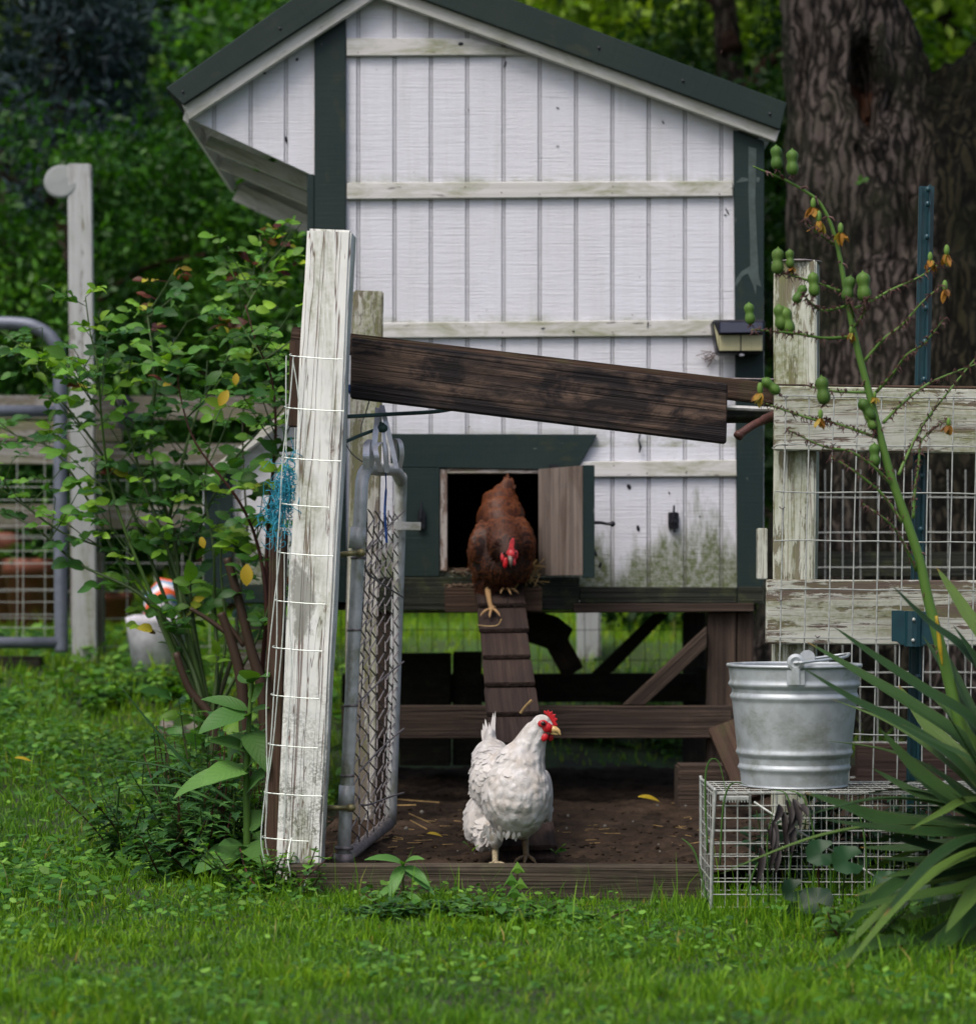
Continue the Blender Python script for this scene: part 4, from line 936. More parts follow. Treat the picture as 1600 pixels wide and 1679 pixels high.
# bucket
bc = P(1302, 1297, 5.14); bk = thing('metal_bucket', 'galvanised metal bucket standing on the wire trap', 'bucket', (bc.x, bc.y, .2485))
S = 5.14/F; RB, RT, HH = 87*S, 107.5*S, 194*S
def rr(u): return lerp(RB, RT, u)
prof = [(.001, .006), (RB-.004, .006), (RB-.002, 0), (RB+.001, .001)]
for k in range(61):
    u = k/60; r = rr(u)
    for c0, wd, am in ((.145, .018, .0035), (.275, .02, .0042), (.745, .02, .0038), (.85, .022, .0045)): r += am*math.exp(-((u-c0)/wd)**2)
    r -= .003*math.exp(-((u-.21)/.03)**2)+.0028*math.exp(-((u-.80)/.022)**2)
    if u < .14: r -= .001
    prof.append((r, .002+u*HH))
prof += [(RT+.003, HH+.001), (RT+.0045, HH+.004), (RT+.003, HH+.0075), (RT, HH+.0075), (RT-.002, HH+.004)]
inn = [(rr(k/12)-.0015, .002+k/12*HH) for k in range(12, -1, -1)]
b = MB(); b.lathe(prof+inn+[(.001, .008)], 72, (bc.x, bc.y, .2485)); b.build('pail', M['galv'], bk, True)
def ear(ang, name='ear'):
    rad = Vector((math.sin(ang), -math.cos(ang), 0)); tn = Vector((math.cos(ang), math.sin(ang), 0)); base = Vector((bc.x, bc.y, .2485+HH))
    b = MB()
    c0 = base+rad*(RT+.003)+Vector((0, 0, -.018))
    b.board(c0-Vector((0, 0, .014)), c0+Vector((0, 0, .016)), .036, .002, rad, .0008)
    b.board(c0+rad*.003-Vector((0, 0, .014)), c0+rad*.003+Vector((0, 0, .022)), .016, .005, rad, .0015)
    Mx = Matrix((tn, Vector((0, 0, 1)), rad)).transposed()
    cc = base+rad*(RT+.004)+Vector((0, 0, .014))
    b.lathe([(.004, -.002), (.017, -.002), (.0175, 0), (.017, .002), (.011, .004), (.005, .0015)], 28, cc, Mx)
    b.build(name, M['galv'], bk); return cc+rad*.004
e1 = ear(-.10); e2 = ear(math.pi-.32)
b = MB(); b.tube(spline([e1+Vector((-.004, 0, -.001)), e1+Vector((.004, -.003, 0)), e1+Vector((.02, -.004, .001)), e1+Vector((.10, .06, .008)), e1+Vector((.125, .135, .012)), e2+Vector((.08, .0, .009)), e2+Vector((.015, .004, 0)), e2], 8), .003, 8); b.build('handle', M['galv'], bk, True)

# wire trap
t = thing('wire_trap', 'long welded wire cage trap lying in the grass under the bucket', 'cage', tuple(P(1400, 1485, 5.1)))
x0 = P(1168, 0, 5.0).x; x1 = x0+.82; y0, y1 = 5.0, 5.27; z0, z1 = .0, .245
b = MB(); s = .0254; r = .00105
def seg(p, q, rr_=r): b.tube([p, (Vector(p)+Vector(q))/2+Vector((U(-1, 1), U(-1, 1), U(-1, 1)))*.0012, q], rr_, 5)
k = x0
while k <= x1+.001:
    seg((k, y0, z0), (k, y0, z1)); seg((k, y1, z0), (k, y1, z1)); seg((k, y0, z1), (k, y1, z1)); k += s
k = z1
while k >= z0:
    seg((x0, y0-.002, k), (x1, y0-.002, k)); seg((x0, y1+.002, k), (x1, y1+.002, k)); seg((x0-.002, y0, k), (x0-.002, y1, k)); seg((x1, y0, k), (x1, y1, k)); k -= s
k = y0
while k <= y1+.001:
    seg((x0, k, z1+.002), (x1, k, z1+.002)); seg((x0, k, z0), (x0, k, z1)); seg((x1, k, z0), (x1, k, z1)); k += s*2
b.build('mesh_wires', M['zinc'], t)
b = MB(); fr = .0035
b.tube(spline([Vector((x0-.004, y0-.004, -.02)), Vector((x0-.002, y0-.004, .12)), Vector((x0+.004, y0-.004, .238)), Vector((x0+.003, y0+.02, .251)), Vector((x0, y1-.02, .251)), Vector((x0, y1, .235)), Vector((x0, y1, 0))], 6), fr, 8); b.build('door_frame', M['zinc'], t, True)
b = MB(); b.tube([P(1236, 1315, 4.985), P(1300, 1358, 4.985), P(1368, 1398, 4.985)], .0022, 6); b.tube([P(1405, 1418, 4.985), P(1446, 1446, 4.985)], .0022, 6); b.build('brace_rod', M['zinc'], t, True)
b = MB(); b.prism([(1180, 1306), (1228, 1306), (1228, 1313), (1180, 1313)], 4.99, .02, 'x', .001)
for k in range(9): b.tube([P(1184+k*5, 1309, 4.985), P(1186+k*5, 1316, 4.985)], .0015, 5)
b.build('door_spring', M['zinc'], t)

# ---------------------------------------------------------------- left hand far fence, gate, pots
t = thing('board_fence', 'far grey board fence with a tall pale post and wire, behind the rose bush', 'fence', (-1.6, 9.2, gz(-1.6, 9.2)))
b = MB(); b.board(P(140, 1110, 9.1), P(131, 271, 9.1), .086, .089, Vector((.1, -1, 0)), .004, .002, seg=8); tp = b.build('tall_post', M['farpost'], t)
b = MB(); b.lathe([(.001, -.014), (.05, -.014), (.060, -.008), (.062, 0), (.055, .005), (.001, .008)], 32, P(100, 297, 9.06), Matrix.Rotation(math.radians(82), 3, 'X')); b.build('round_disc', m_plain('pale_disc', (.20, .22, .22), .6, 0, .15, 10), tp)
b = MB(); b.board(P(152, 1110, 9.2), P(152, 905, 9.2), .08, .08, (0, -1, 0)); b.build('post', M['farrail'], t)
b = MB(); b.board(P(126, 1030, 9.15), P(126, 830, 9.15), .045, .03, (0, -1, 0)); b.build('picket', M['farrail'], t)
for (ya, yb, xa, xb) in ((648, 686, -200, 520), (690, 722, -200, 200), (726, 760, -200, 520), (826, 866, -200, 345)):
    b = MB(); b.prism([(xa, ya), (xb, ya+2), (xb, yb+2), (xa, yb)], 9.25, .03, 'x'); b.build('rail', M['farrail'], t)
b = MB(); net(b, 9.22, P(-200, 0, 9.2).x, P(500, 0, 9.2).x, .33, P(0, 740, 9.2).z, .1016, .1016, .0018, wob=.002, n=4); b.build('fence_wire', M['zinc'], t)
b = MB(); b.box(P(192, 0, 9.1).x, P(216, 0, 9.1).x, 9.1, 9.15, P(0, 705, 9.1).z, P(0, 648, 9.1).z, .01); b.tube([P(200, 660, 9.1), P(208, 650, 9.1), P(222, 690, 9.1)], .01); b.build('gate_catch', M['black'], t)
t = thing('tube_farm_gate', 'grey tubular farm gate with rounded corner at the left edge', 'gate', (P(40, 0, 8.8).x, 8.8, gz(-1.6, 8.8)))
def fg(x, y): return P(x, y, 8.8)
b = MB(); b.tube(spline([fg(-260, 530), fg(-100, 530), fg(20, 530), fg(62, 538), fg(88, 560), fg(98, 600), fg(99, 800), fg(100, 1000), fg(101, 1070)], 6), .024, 12); b.build('frame', M['farpipe'], t, True)
for y in (674, 1054): b = MB(); b.tube([fg(-260, y), fg(98, y)], .021, 12); b.build('rail', M['farpipe'], t, True)
b = MB(); net(b, 8.8, fg(-260, 0).x, fg(98, 0).x, fg(0, 1050).z, fg(0, 790).z, .16, .045, .0016, wob=.001, n=4); b.build('gate_wire', M['zinc'], t)
b = MB(); b.board(P(-200, 1090, 8.95), P(70, 1090, 8.95), .06, .1, (0, -1, .0), .004); lone('sleeper', 'dark timber lying under the grey farm gate', 'timber', b, M['darkbeam'])
# terracotta pots
def pot(px, py, d, R, Hh, label, tree=True):
    c = P(px, py, d); c.z = max(gz(c.x, d)-.02, c.z); t = thing('plant_pot', label, 'plant pot', tuple(c), 'terracotta pots beyond the gate')
    b = MB(); b.lathe([(.001, 0), (R*.68, 0), (R*.9, Hh*.78), (R, Hh*.78), (R*1.02, Hh), (R*.93, Hh), (R*.9, Hh*.9), (.001, Hh*.88)], 32, c); b.build('pot', M['terra'], t, True)
    b = MB()
    for _ in range(60):
        a = U(0, 6.28); rr_ = U(0, R*.8); b.leaf(c+Vector((math.cos(a)*rr_, math.sin(a)*rr_, Hh*.9+U(0, .05))), (math.cos(a), math.sin(a), U(.3, 2)), (0, 0, 1), U(.08, .14), U(.03, .05), 1.0)
    b.build('foliage', M['mug'], t)
pot(52, 1040, 10.6, .125, .32, 'terracotta pot seen through the lower part of the farm gate')
pot(2, 1030, 11.0, .13, .42, 'partly cut off terracotta pot at the left edge beyond the gate')
pot(182, 1036, 10.8, .10, .17, 'small low terracotta pot beyond the wire behind the rose bush')
# white tub with a striped feed sack
t = thing('white_tub', 'white tub standing on the grass behind the rose bush', 'tub', tuple(P(258, 1110, 8.8)))
b = MB(); c = P(258, 1110, 8.8); b.lathe([(.001, 0), (.084, 0), (.108, .19), (.112, .208), (.10, .213), (.08, .218), (.001, .221)], 36, c); b.build('tub', M['white'], t, True)
t = thing('striped_sack', 'crumpled orange white and blue striped sack on top of the white tub', 'sack', tuple(P(278, 1012, 8.78)))
def m_stripe():
    m, nt = mk('striped_sack'); g = attr(nt); s = sep(nt, g)
    f = mth(nt, 'FRACT', mth(nt, 'ADD', mth(nt, 'MULTIPLY', s[2], 16), mth(nt, 'MULTIPLY', s[0], 7)))
    c = ramp(nt, f, [(0, (.75, .12, .03)), (.33, (.72, .08, .03)), (.36, (.62, .6, .66)), (.66, (.62, .6, .66)), (.69, (.13, .28, .42)), (1, (.13, .28, .42))])
    c.node.color_ramp.interpolation = 'CONSTANT'; return fin(m, nt, c, .5)
b = MB(); c = P(278, 1012, 8.78)
b.tube([c+Vector((-.045, 0, 0)), c+Vector((-.03, 0, .05)), c+Vector((.0, 0, .095)), c+Vector((.05, .0, .11))], [.05, .062, .055, .014], 10)
o = b.build('sack', m_stripe(), t, True)
b = MB(); c = P(300, 1172, 7.6); c.z = gz(c.x, 7.6)+.015; b.ell(c, (.075, .06, .05), 24, Matrix.Rotation(.4, 3, 'Y'), k=18); 
for i, v in enumerate(b.v): n = noise.noise(Vector(v)*14)*.03+noise.noise(Vector(v)*40)*.008; b.v[i] = (v[0]+n, v[1], v[2]+n)
lone('stone', 'rounded grey stone at the foot of the rose bush', 'stone', b, M['stone'], True)

# ---------------------------------------------------------------- big tree
def big_tree():
    d = 9.4; t = thing('large_tree', 'huge forked tree with rough dark bark and a rotted hollow behind the fence', 'tree', (P(1540, 0, d).x, d, .3))
    b = MB(); q = lambda x, y, dd=d: P(x, y, dd)
    b.tube(spline([q(1545, 1300), q(1535, 1000), q(1525, 700), q(1530, 450)], 6), interp([.86, .66, .53, .5], 19), 20)
    b.tube(spline([q(1470, 560), q(1440, 330), q(1408, 140), q(1378, -40), q(1350, -400), q(1300, -900)], 6), interp([.38, .34, .26, .205, .19, .15], 31), 18)
    b.tube(spline([q(1560, 520), q(1590, 330), q(1680, 200), q(1800, 110), q(1960, 0), q(2150, -400), q(2300, -900)], 6), interp([.45, .42, .33, .27, .23, .2, .15], 37), 18)
    b.tube(spline([q(1460, 1250, 9.2), q(1395, 1000, 9.15), q(1360, 800, 9.2), q(1390, 560, 9.2)], 6), interp([.30, .20, .16, .16], 19), 14)
    b.tube(spline([q(1700, 1250, 9.1), q(1660, 950, 9.05), q(1600, 700, 9.1), q(1540, 520, 9.2)], 6), interp([.38, .3, .26, .2], 19), 14)
    me = baked(b, .022, 3); n = len(me.vertices); co_ = np.zeros(n*3, 'f'); no = np.zeros(n*3, 'f')
    me.vertices.foreach_get('co', co_); me.vertices.foreach_get('normal', no); co_ = co_.reshape(-1, 3); no = no.reshape(-1, 3)
    hc = q(1418, 145, 9.15); tint = np.zeros((n, 4), 'f'); tint[:, 3] = 1
    for i in range(n):
        p = co_[i]; v = Vector((p[0]*8+.6*math.sin(p[2]*1.7), p[1]*8, p[2]*.55))
        r1 = abs(noise.noise(v)); r2 = abs(noise.noise(Vector((p[0]*19, p[1]*19, p[2]*1.7))))
        r3 = abs(noise.noise(Vector((p[0]*36, p[1]*36, p[2]*5)))); dsp = .038*min(1, r1*2.6)+.020*min(1, r2*2.4)+.011*min(1, r3*2.2)-.03+.03*noise.noise(Vector((p[0]*2, p[1]*2, p[2]*.9)))
        ex_ = (p[0]-hc.x+.10*(p[2]-hc.z))/(.040+.02*noise.noise(Vector((0, 0, p[2]*9)))); ez = (p[2]-hc.z-.05*noise.noise(Vector(p)*9))/.17; e = ex_*ex_+ez*ez
        if no[i, 1] < .2 and p[1] < 9.6:
            h = max(0, 1-e); 
            co_[i, 1] += .15*min(1, h*1.6)
            lowpart = sm(.25, 1.0, 1-e)*(1 if p[2] < hc.z+.03 else .25); tint[i, 0] = lowpart*(.9 if noise.noise(Vector(p)*22) > -.1 else .2)
            dsp += .045*math.exp(-((math.sqrt(e)-1.25)/.3)**2)
        # dark mossy flank right of the hollow, pale ridges left
        tint[i, 1] = sm(.02, .14, p[0]-(hc.x+.12+.25*(hc.z-p[2])*.2))*(1-.8*sm(.40, .62, p[0]-hc.x+.1*(hc.z-p[2]))*sm(0, .6, hc.z-p[2]))
        tint[i, 1] = max(tint[i, 1], .8*sm(.25, .9, hc.z-p[2])*sm(.42, .55, .5+.5*noise.noise(Vector((p[0]*2.5, p[1]*2, p[2]*1.1+5)))))
        co_[i] += no[i]*dsp
    me.vertices.foreach_set('co', co_.ravel())
    a = me.attributes.new('tint', 'FLOAT_COLOR', 'POINT'); a.data.foreach_set('color', tint.ravel())
    place_mesh(me, 'trunk', M['bark'], t)
    b = MB()
    for k in range(22):
        x, y = 1412+U(-12, 14), 180+U(0, 36); b.board(q(x, y, 9.17+U(0, .06)), q(x+U(-5, 8), y-U(10, 40), 9.18+U(0, .06)), U(.006, .016), U(.005, .012), (U(-.8, .8), -1, 0), .001, .004)
    b.build('rotten_heartwood', m_wood('rotten_wood', (.018, .008, .005), (.09, .033, .014), (.02, .01, .006), .5), t)
    b = MB()
    for _ in range(8): b.leaf(q(1409+U(-4, 4), 298+U(-2, 2), 8.87), (U(-1, 1), -.4, U(-.2, .6)), (0, -1, .3), .028, .014, .5)
    b.build('sprout', M['weed'], t)
    return t
bt = big_tree()
R_ = np.random.default_rng(5)
def cloud(cent, crad, n, size, up=.5, aspect=.5, rng=R_, tmul=1.0):
    """n leaves scattered round clump centres; returns V,F,tint"""
    K = len(cent); k = rng.integers(0, K, n); p = cent[k]+rng.normal(0, 1, (n, 3))*crad[k][:, None]*np.array([1, 1, .75])
    d = rng.normal(0, 1, (n, 3)); d[:, 2] -= .35; d /= np.linalg.norm(d, axis=1)[:, None]
    u = rng.normal(0, 1, (n, 3)); u[:, 2] += up*2; s = np.cross(d, u); s /= np.linalg.norm(s, axis=1)[:, None]; u = np.cross(s, d)
    L = size*rng.uniform(.6, 1.3, n)[:, None]; W = L*aspect
    V = np.stack([p, p+d*L*.45+s*W*.5+u*W*.15, p+d*L, p+d*L*.45-s*W*.5+u*W*.15], 1).reshape(-1, 3)
    Fc = np.arange(n*4).reshape(n, 4)
    ct = rng.uniform(0, 1, K); t0 = np.clip(ct[k]*.55+rng.uniform(0, .45, n), 0, 1); tt = np.stack([t0*tmul, rng.uniform(0, 1, n), rng.uniform(0, 1, n), np.ones(n)], 1)
    gc = np.tile(np.array([[0, 0, 0], [.45, .5, 0], [1, 0, 0], [.45, -.5, 0]], 'f'), (n, 1))
    return V, Fc, np.repeat(tt, 4, 0), gc
def shell(c, r, K, rng=R_, thick=.3, zmin=-1.0):
    v = rng.normal(0, 1, (K*3, 3)); v /= np.linalg.norm(v, axis=1)[:, None]; v = v[v[:, 2] > zmin][:K]
    rad = 1-thick*rng.random(len(v))**1.5
    return np.array(c)+v*rad[:, None]*np.array(r)
def tree(name, label, cat, x, y, r, zc, K, n, size, mat, crad=.25, group=None, trunk_r=.12, aspect=.5, up=.5):
    g0 = gz(x, y); t = thing(name, label, cat, (x, y, g0), group)
    b = MB(); b.tube(spline([(x, y, g0-.1), (x+.1, y, g0+zc*.4), (x-.05, y+.1, zc+r[2]*.5)], 5), interp([trunk_r*1.4, trunk_r, trunk_r*.4], 11), 10)
    for i in range(7):
        a = i*2.4; z = lerp(g0+.3, zc+r[2]*.4, (i+1)/8); b.tube(spline([(x, y, z), (x+math.cos(a)*r[0]*.4, y+math.sin(a)*r[1]*.4, z+r[2]*.2), (x+math.cos(a)*r[0]*.8, y+math.sin(a)*r[1]*.8, z+r[2]*.25)], 3), interp([trunk_r*.5, trunk_r*.3, .01], 7), 6)
    b.build('trunk', M['bark'], t, True)
    V, Fc, tt, gc = cloud(shell((x, y, zc), r, K), np.full(K, crad)*R_.uniform(.6, 1.3, K), n, size, up, aspect)
    npmesh('crown', V, Fc, tt, M[mat], t, gc=gc); return t
# crown of the big tree (above the frame, shading the yard)
V, Fc, tt, gc = cloud(np.concatenate([shell((1.6, 9.6, 6.4), (2.6, 2.2, 1.6), 90), shell((2.6, 9.4, 5.2), (1.8, 1.5, 1.2), 40)]), np.full(130, .4), 16000, .13, .5)
npmesh('crown', V, Fc, tt, M['dtree'], bt, gc=gc)
# ---------------------------------------------------------------- trees and shrubs behind
def px2(x, y, d): v = P(x, y, d); return v.x, v.z
G = 'trees behind the yard'
def T(name, label, cat, px, py, d, rx, ry, rz, K, n, size, mat, crad, **k):
    x, z = px2(px, py, d); return tree(name, label, cat, x, d, (rx, ry, rz), z, K, n, size, mat, crad, **k)
# hedge of shrubs behind the left fence
T('shrub', 'leafy green shrub directly behind the tall pale post', 'shrub', 120, 560, 12.0, 1.0, .8, 1.15, 90, 26000, .052, 'hedge', .12, group='shrubs behind the left fence', trunk_r=.04)
T('shrub', 'broad green shrub between the tall pale post and the coop', 'shrub', 380, 600, 12.3, 1.05, .8, .95, 90, 26000, .052, 'hedge', .12, group='shrubs behind the left fence', trunk_r=.04)
T('shrub', 'green shrub cut off by the left edge of the photo', 'shrub', -140, 640, 12.2, .9, .8, 1.0, 60, 15000, .052, 'hedge', .13, group='shrubs behind the left fence', trunk_r=.04)
T('shrub', 'tall lighter shrub rising left of the coop overhang', 'shrub', 290, 430, 13.6, .95, .7, 1.05, 80, 15000, .075, 'hedge', .13, group='shrubs behind the left fence', trunk_r=.05)
T('spruce', 'blue grey spruce in the dark upper left background', 'tree', 100, 110, 13.0, .34, .34, .72, 44, 11000, .085, 'spruce', .15, aspect=.16, up=.2)
T('broadleaf_tree', 'dark leafy tree filling the upper left corner', 'tree', -60, 60, 18.0, 1.7, 1.2, 1.7, 70, 12000, .15, 'dtree', .3, group=G)
T('broadleaf_tree', 'dark tree with yellow green tips above the coop overhang', 'tree', 330, 60, 17.0, 1.35, 1.0, 1.5, 70, 13000, .14, 'dtree', .26, group=G)
T('broadleaf_tree', 'sunlit pale green tree seen over the right roof slope', 'tree', 950, 55, 14.0, 1.0, .6, .75, 50, 9000, .10, 'sunlit', .18, group=G)
T('broadleaf_tree', 'dark drooping foliage between the roof end and the big trunk', 'tree', 1200, 150, 12.5, .50, .5, 1.4, 80, 11000, .09, 'dtree', .13, group=G, aspect=.3, up=.1)
T('broadleaf_tree', 'green tree visible in the fork of the big trunk', 'tree', 1560, 20, 14.0, .9, .7, 1.2, 60, 9000, .10, 'sunlit', .22, group=G)
T('shrub', 'dark shrub right of the coop behind the lower fence', 'shrub', 1480, 1000, 10.8, 1.3, .5, .75, 50, 8000, .07, 'dtree', .12, trunk_r=.03)
T('shrub', 'narrow dark shrub between the coop wall and the trunk', 'shrub', 1275, 620, 11.5, .35, .4, 1.5, 50, 6500, .08, 'dtree', .12, trunk_r=.03)
T('broadleaf_tree', 'yellow green branch tips in the very top left corner', 'tree', -10, 45, 13.2, .26, .3, .45, 20, 2200, .09, 'sunlit', .13, group=G, trunk_r=.04)
T('broadleaf_tree', 'mid green layered foliage just above the left roof slope', 'tree', 385, 110, 14.6, .42, .4, .5, 26, 3800, .09, 'hedge', .14, group=G, trunk_r=.05)
# low herbs behind the coop and along the far fence
def herb(name, label, x, y, hgt, nst, mat, Ls, Ws, spread=.12, group=None, seedup=.9, z0=None, parent=None, cat='weed', fill=7, tooth=0, n=5):
    g0 = gz(x, y) if z0 is None else z0
    t = thing(name, label, cat, (x, y, g0), group); bs, bl = MB(), MB()
    for _ in range(nst):
        a = U(0, 6.28); sp = U(0, spread); b0 = Vector((x+math.cos(a)*sp*.4, y+math.sin(a)*sp*.4, g0-.01)); h = hgt*U(.6, 1.05)
        tp = b0+Vector((math.cos(a)*sp*1.2, math.sin(a)*sp*1.2, h)); mid = (b0+tp)/2+Vector((U(-.02, .02), U(-.02, .02), 0)); pts = spline([b0, mid, tp], 4)
        bs.tube(pts, interp([.0028, .0012], len(pts)), 5)
        for i in range(fill):
            u = (i+.8)/fill; p = pts[int(u*(len(pts)-1))]; 
            for s_ in (0, math.pi):
                aa = i*1.9+s_+a; L = U(*Ls)*(1.1-.55*u)
                bl.leaf(p, (math.cos(aa), math.sin(aa), U(.1, .8)), (0, 0, 1), L, U(*Ws)*(1.1-.4*u), U(.4, 1.3), .2, n, tooth=tooth)
    bs.build('stem', M['rosestem'], t); bl.build('foliage', M[mat], t, smooth=tooth == 0); return t
WL = ['leafy weed behind the coop, seen left of the ramp through the gate mesh', 'leafy weed behind the coop just right of the timber offcuts', 'leafy weed behind the coop in front of the pale square post', 'leafy weed behind the coop beside the lower end of the rear brace', 'leafy weed behind the coop next to the rear right leg', 'farther leafy weed behind the coop between the pale post and the braces']
for i, (px, d) in enumerate(((640, 8.7), (900, 8.75), (985, 8.7), (1060, 8.8), (1110, 8.65), (1015, 9.1))):
    x = P(px, 0, d).x; herb('tall_weed', WL[i], x, d, U(.16, .24), 7, 'weed', (.06, .11), (.025, .045), .12, 'weeds behind the coop')
WL = ['round leaved weed in front of the white tub, on its left side', 'round leaved weed right in front of the white tub', 'round leaved weed just right of the white tub', 'round leaved weed at the foot of the tall pale post', 'round leaved weed below the left part of the nest box', 'round leaved weed below the nest box close to the leaning post']
for i, px in enumerate((215, 270, 320, 175, 380, 430)):
    d = 8.4-.1*i; x = P(px, 0, d).x; herb('low_weed', WL[i], x, d, .10, 7, 'clover', (.04, .08), (.03, .055), .16, 'weeds at the foot of the far post')

# ---------------------------------------------------------------- rose bush
def rose():
    D0 = 6.5; x0 = P(345, 0, D0).x; t = thing('rose_bush', 'straggly rose bush with red new shoots left of the leaning post', 'rose bush', (x0, D0, gz(x0, D0)))
    S = [([(345, 1190), (300, 1110), (270, 1040), (235, 965), (180, 905), (100, 872), (20, 815), (-30, 790)], .3, .10, 6.4),
         ([(330, 1195), (290, 1080), (250, 980), (205, 870), (178, 780), (166, 680), (160, 600), (148, 545), (140, 487)], .1, .05, 6.3),
         ([(345, 1195), (315, 1080), (292, 980), (275, 880), (298, 760), (330, 660), (372, 590), (402, 510), (428, 460), (440, 432), (478, 422)], .1, .05, 6.6),
         ([(348, 1195), (330, 1100), (308, 1000), (275, 900), (238, 800), (208, 705), (175, 640), (110, 600), (50, 575), (15, 590)], .5, .2, 6.5),
         ([(430, 1120), (437, 1000), (424, 900), (392, 822), (322, 728), (296, 650), (290, 590)], .85, .75, 6.5),
         ([(440, 1010), (438, 900), (446, 790), (452, 700), (445, 620), (420, 560), (402, 500)], .85, .75, 6.4),
         ([(348, 1190), (356, 1100), (352, 1000), (350, 900), (336, 800), (350, 700), (380, 640)], .4, .3, 6.4),
         ([(340, 1190), (300, 1060), (230, 975), (130, 925), (60, 868), (0, 838), (-40, 830)], .5, .2, 6.35),
         ([(345, 1190), (300, 1000), (285, 880), (250, 760), (252, 640), (250, 580), (242, 520), (238, 508)], .3, .15, 6.6),
         ([(350, 1190), (385, 1060), (395, 960), (405, 880), (400, 780), (398, 680), (410, 600)], .6, .7, 6.6),
         ([(340, 1190), (280, 1040), (205, 940), (150, 830), (90, 740), (40, 720), (0, 700)], .4, .2, 6.7),
         ([(345, 1190), (310, 960), (330, 860), (380, 760), (430, 700), (470, 640), (480, 590)], .5, .2, 6.55),
         ([(345, 1190), (270, 980), (200, 800), (120, 680), (80, 640), (60, 600)], .5, .3, 6.7),
         ([(350, 1190), (370, 1050), (362, 930), (368, 870)], .4, .3, 6.3),
         ([(350, 1190), (420, 1050), (450, 960), (455, 900)], .4, .3, 6.5)]
    k = 0
    leaves = MB(); twigs = MB()
    def compound(p, d, sc=1.0, red=0.0, nl=5):
        d = Vector(d).normalized(); L = .075*sc; side = d.cross(Vector((0, 0, 1)));
        side = side.normalized() if side.length > .1 else Vector((1, 0, 0)); up = side.cross(d)
        q = p+d*L*.55+Vector((0, 0, -.004)); e = p+d*L*1.25+Vector((0, 0, -.018*sc)); twigs.tube([p, q, e], [.0011, .0009, .0007], 4, c=(.3+red*.5, .5, .5, 1))
        tb = red if red else (U(0, .86) if random.random() > .015 else .93)
        def lf(q_, dd, l): 
            l *= 1.2; leaves.leaf(q_, dd, up*.55+Vector((U(-.5, .5), U(-1.3, -.1), U(-.3, .6))), l, l*U(.54, .68), U(.1, .9), U(.1, .45), 7, .85, tooth=.07, c=(min(1, tb+U(-.06, .06)), random.random(), random.random(), 1), twist=U(-.4, .4))
        lf(e, d+Vector((0, 0, U(-.5, .1))), .042*sc*U(.85, 1.15))
        for j in range(nl//2):
            pp = lerp(q, e, j*.75); l = .037*sc*U(.8, 1.15)
            for s_ in (-1, 1): lf(pp, side*s_+d*U(.4, .7)+Vector((0, 0, U(-.3, .3))), l)
    for pts, c0, c1, dd in S:
        pts = [(pts[0][0]+12, 1318)]+pts
        n = len(pts); dj = U(-.25, .25); P3 = [P(x, y, lerp(6.5, dd+dj, i/(n-1))+U(-.03, .03)) for i, (x, y) in enumerate(pts)]
        sp = spline(P3, 6); m = len(sp); b = MB(); b.tube(sp, interp([.0085, .006, .004, .0025, .0015], m), 7, c=(c0, .5, .5, 1))
        for i in range(3, m, 2):       # thorns
            a = U(0, 6.28); r = lerp(.007, .002, i/m); v = Vector((math.cos(a), math.sin(a), .2)); b.tube([sp[i]+v*r*.7, sp[i]+v*(r+.006)-Vector((0, 0, .002))], [.002, .0002], 4, c=(.8, .5, .5, 1))
        b.build('stem', M['rosestem'], t, True)
        for i in range(2, m):
            y = sp[i].z; pyy = Y0-(y-H)*F/sp[i].y
            if pyy > 1060 and random.random() > .15: continue
            pxq = sp[i].x*F/sp[i].y+X0; dens = (.48 if pyy < 880 else .30)*(.85 if pxq < 130 else 1)
            if random.random() > dens: continue
            tan = (sp[min(i+1, m-1)]-sp[i-1]).normalized()
            red = 0
            if i > m*.8 and c0 < .35 and random.random() < .16: red = U(.95, .98) if random.random() < .6 else .5
            if 0 < abs(pyy-570) < 90 and random.random() < .04: red = .99
            for _ in range(1 if random.random() < .65 else 2):
                a = U(0, 6.28); dr = Vector((math.cos(a), math.sin(a)*.8, U(-.1, .5)))+tan*.5; sc = lerp(1.12, .8, i/m)*U(.7, 1.25); pxx = sp[i].x*F/sp[i].y+X0
                if pxx > 455 and dr.x > 0: dr.x *= -1
                if random.random() < .40 and i < m*.9 and pyy < 960:
                    # short side shoot with several leaves
                    br = [sp[i], sp[i]+dr.normalized()*.06+Vector((0, 0, .02)), sp[i]+dr.normalized()*.12+Vector((0, 0, .05))]; s2 = spline(br, 3); twigs.tube(s2, interp([.0022, .0012], len(s2)), 5, c=(U(.2, .6), .5, .5, 1))
                    for q in s2[2::2]: a = U(0, 6.28); compound(q, Vector((math.cos(a), math.sin(a)*.8, U(-.1, .6))), sc*.85, red)
                else: compound(sp[i], dr, sc, red)
    twigs.build('twig', M['rosestem'], t); leaves.build('foliage', M['rose'], t, True)
    for pts, r in (([(350, 1190), (310, 1130), (288, 1070)], (.013, .010, .009)), ([(432, 1150), (410, 1060), (385, 960), (372, 915)], (.016, .013, .012, .011)), ([(400, 1170), (392, 1100), (375, 1040), (362, 1005)], (.016, .014, .012, .012)), ([(375, 1040), (340, 1015), (312, 998)], (.008, .006, .005)), ([(400, 1060), (372, 1020), (366, 1008)], (.006, .005, .004))):
        if pts[0][1] > 1140: pts = [(pts[0][0]+5, 1320)]+pts; r = (r[0],)+r
        sp = spline([P(x, y, 6.42) for x, y in pts], 5); b = MB(); b.tube(sp, interp(list(r), len(sp)), 9, c=(1, .3, .5, 1)); b.build('cut_stem', M['rosestem'], t, True)
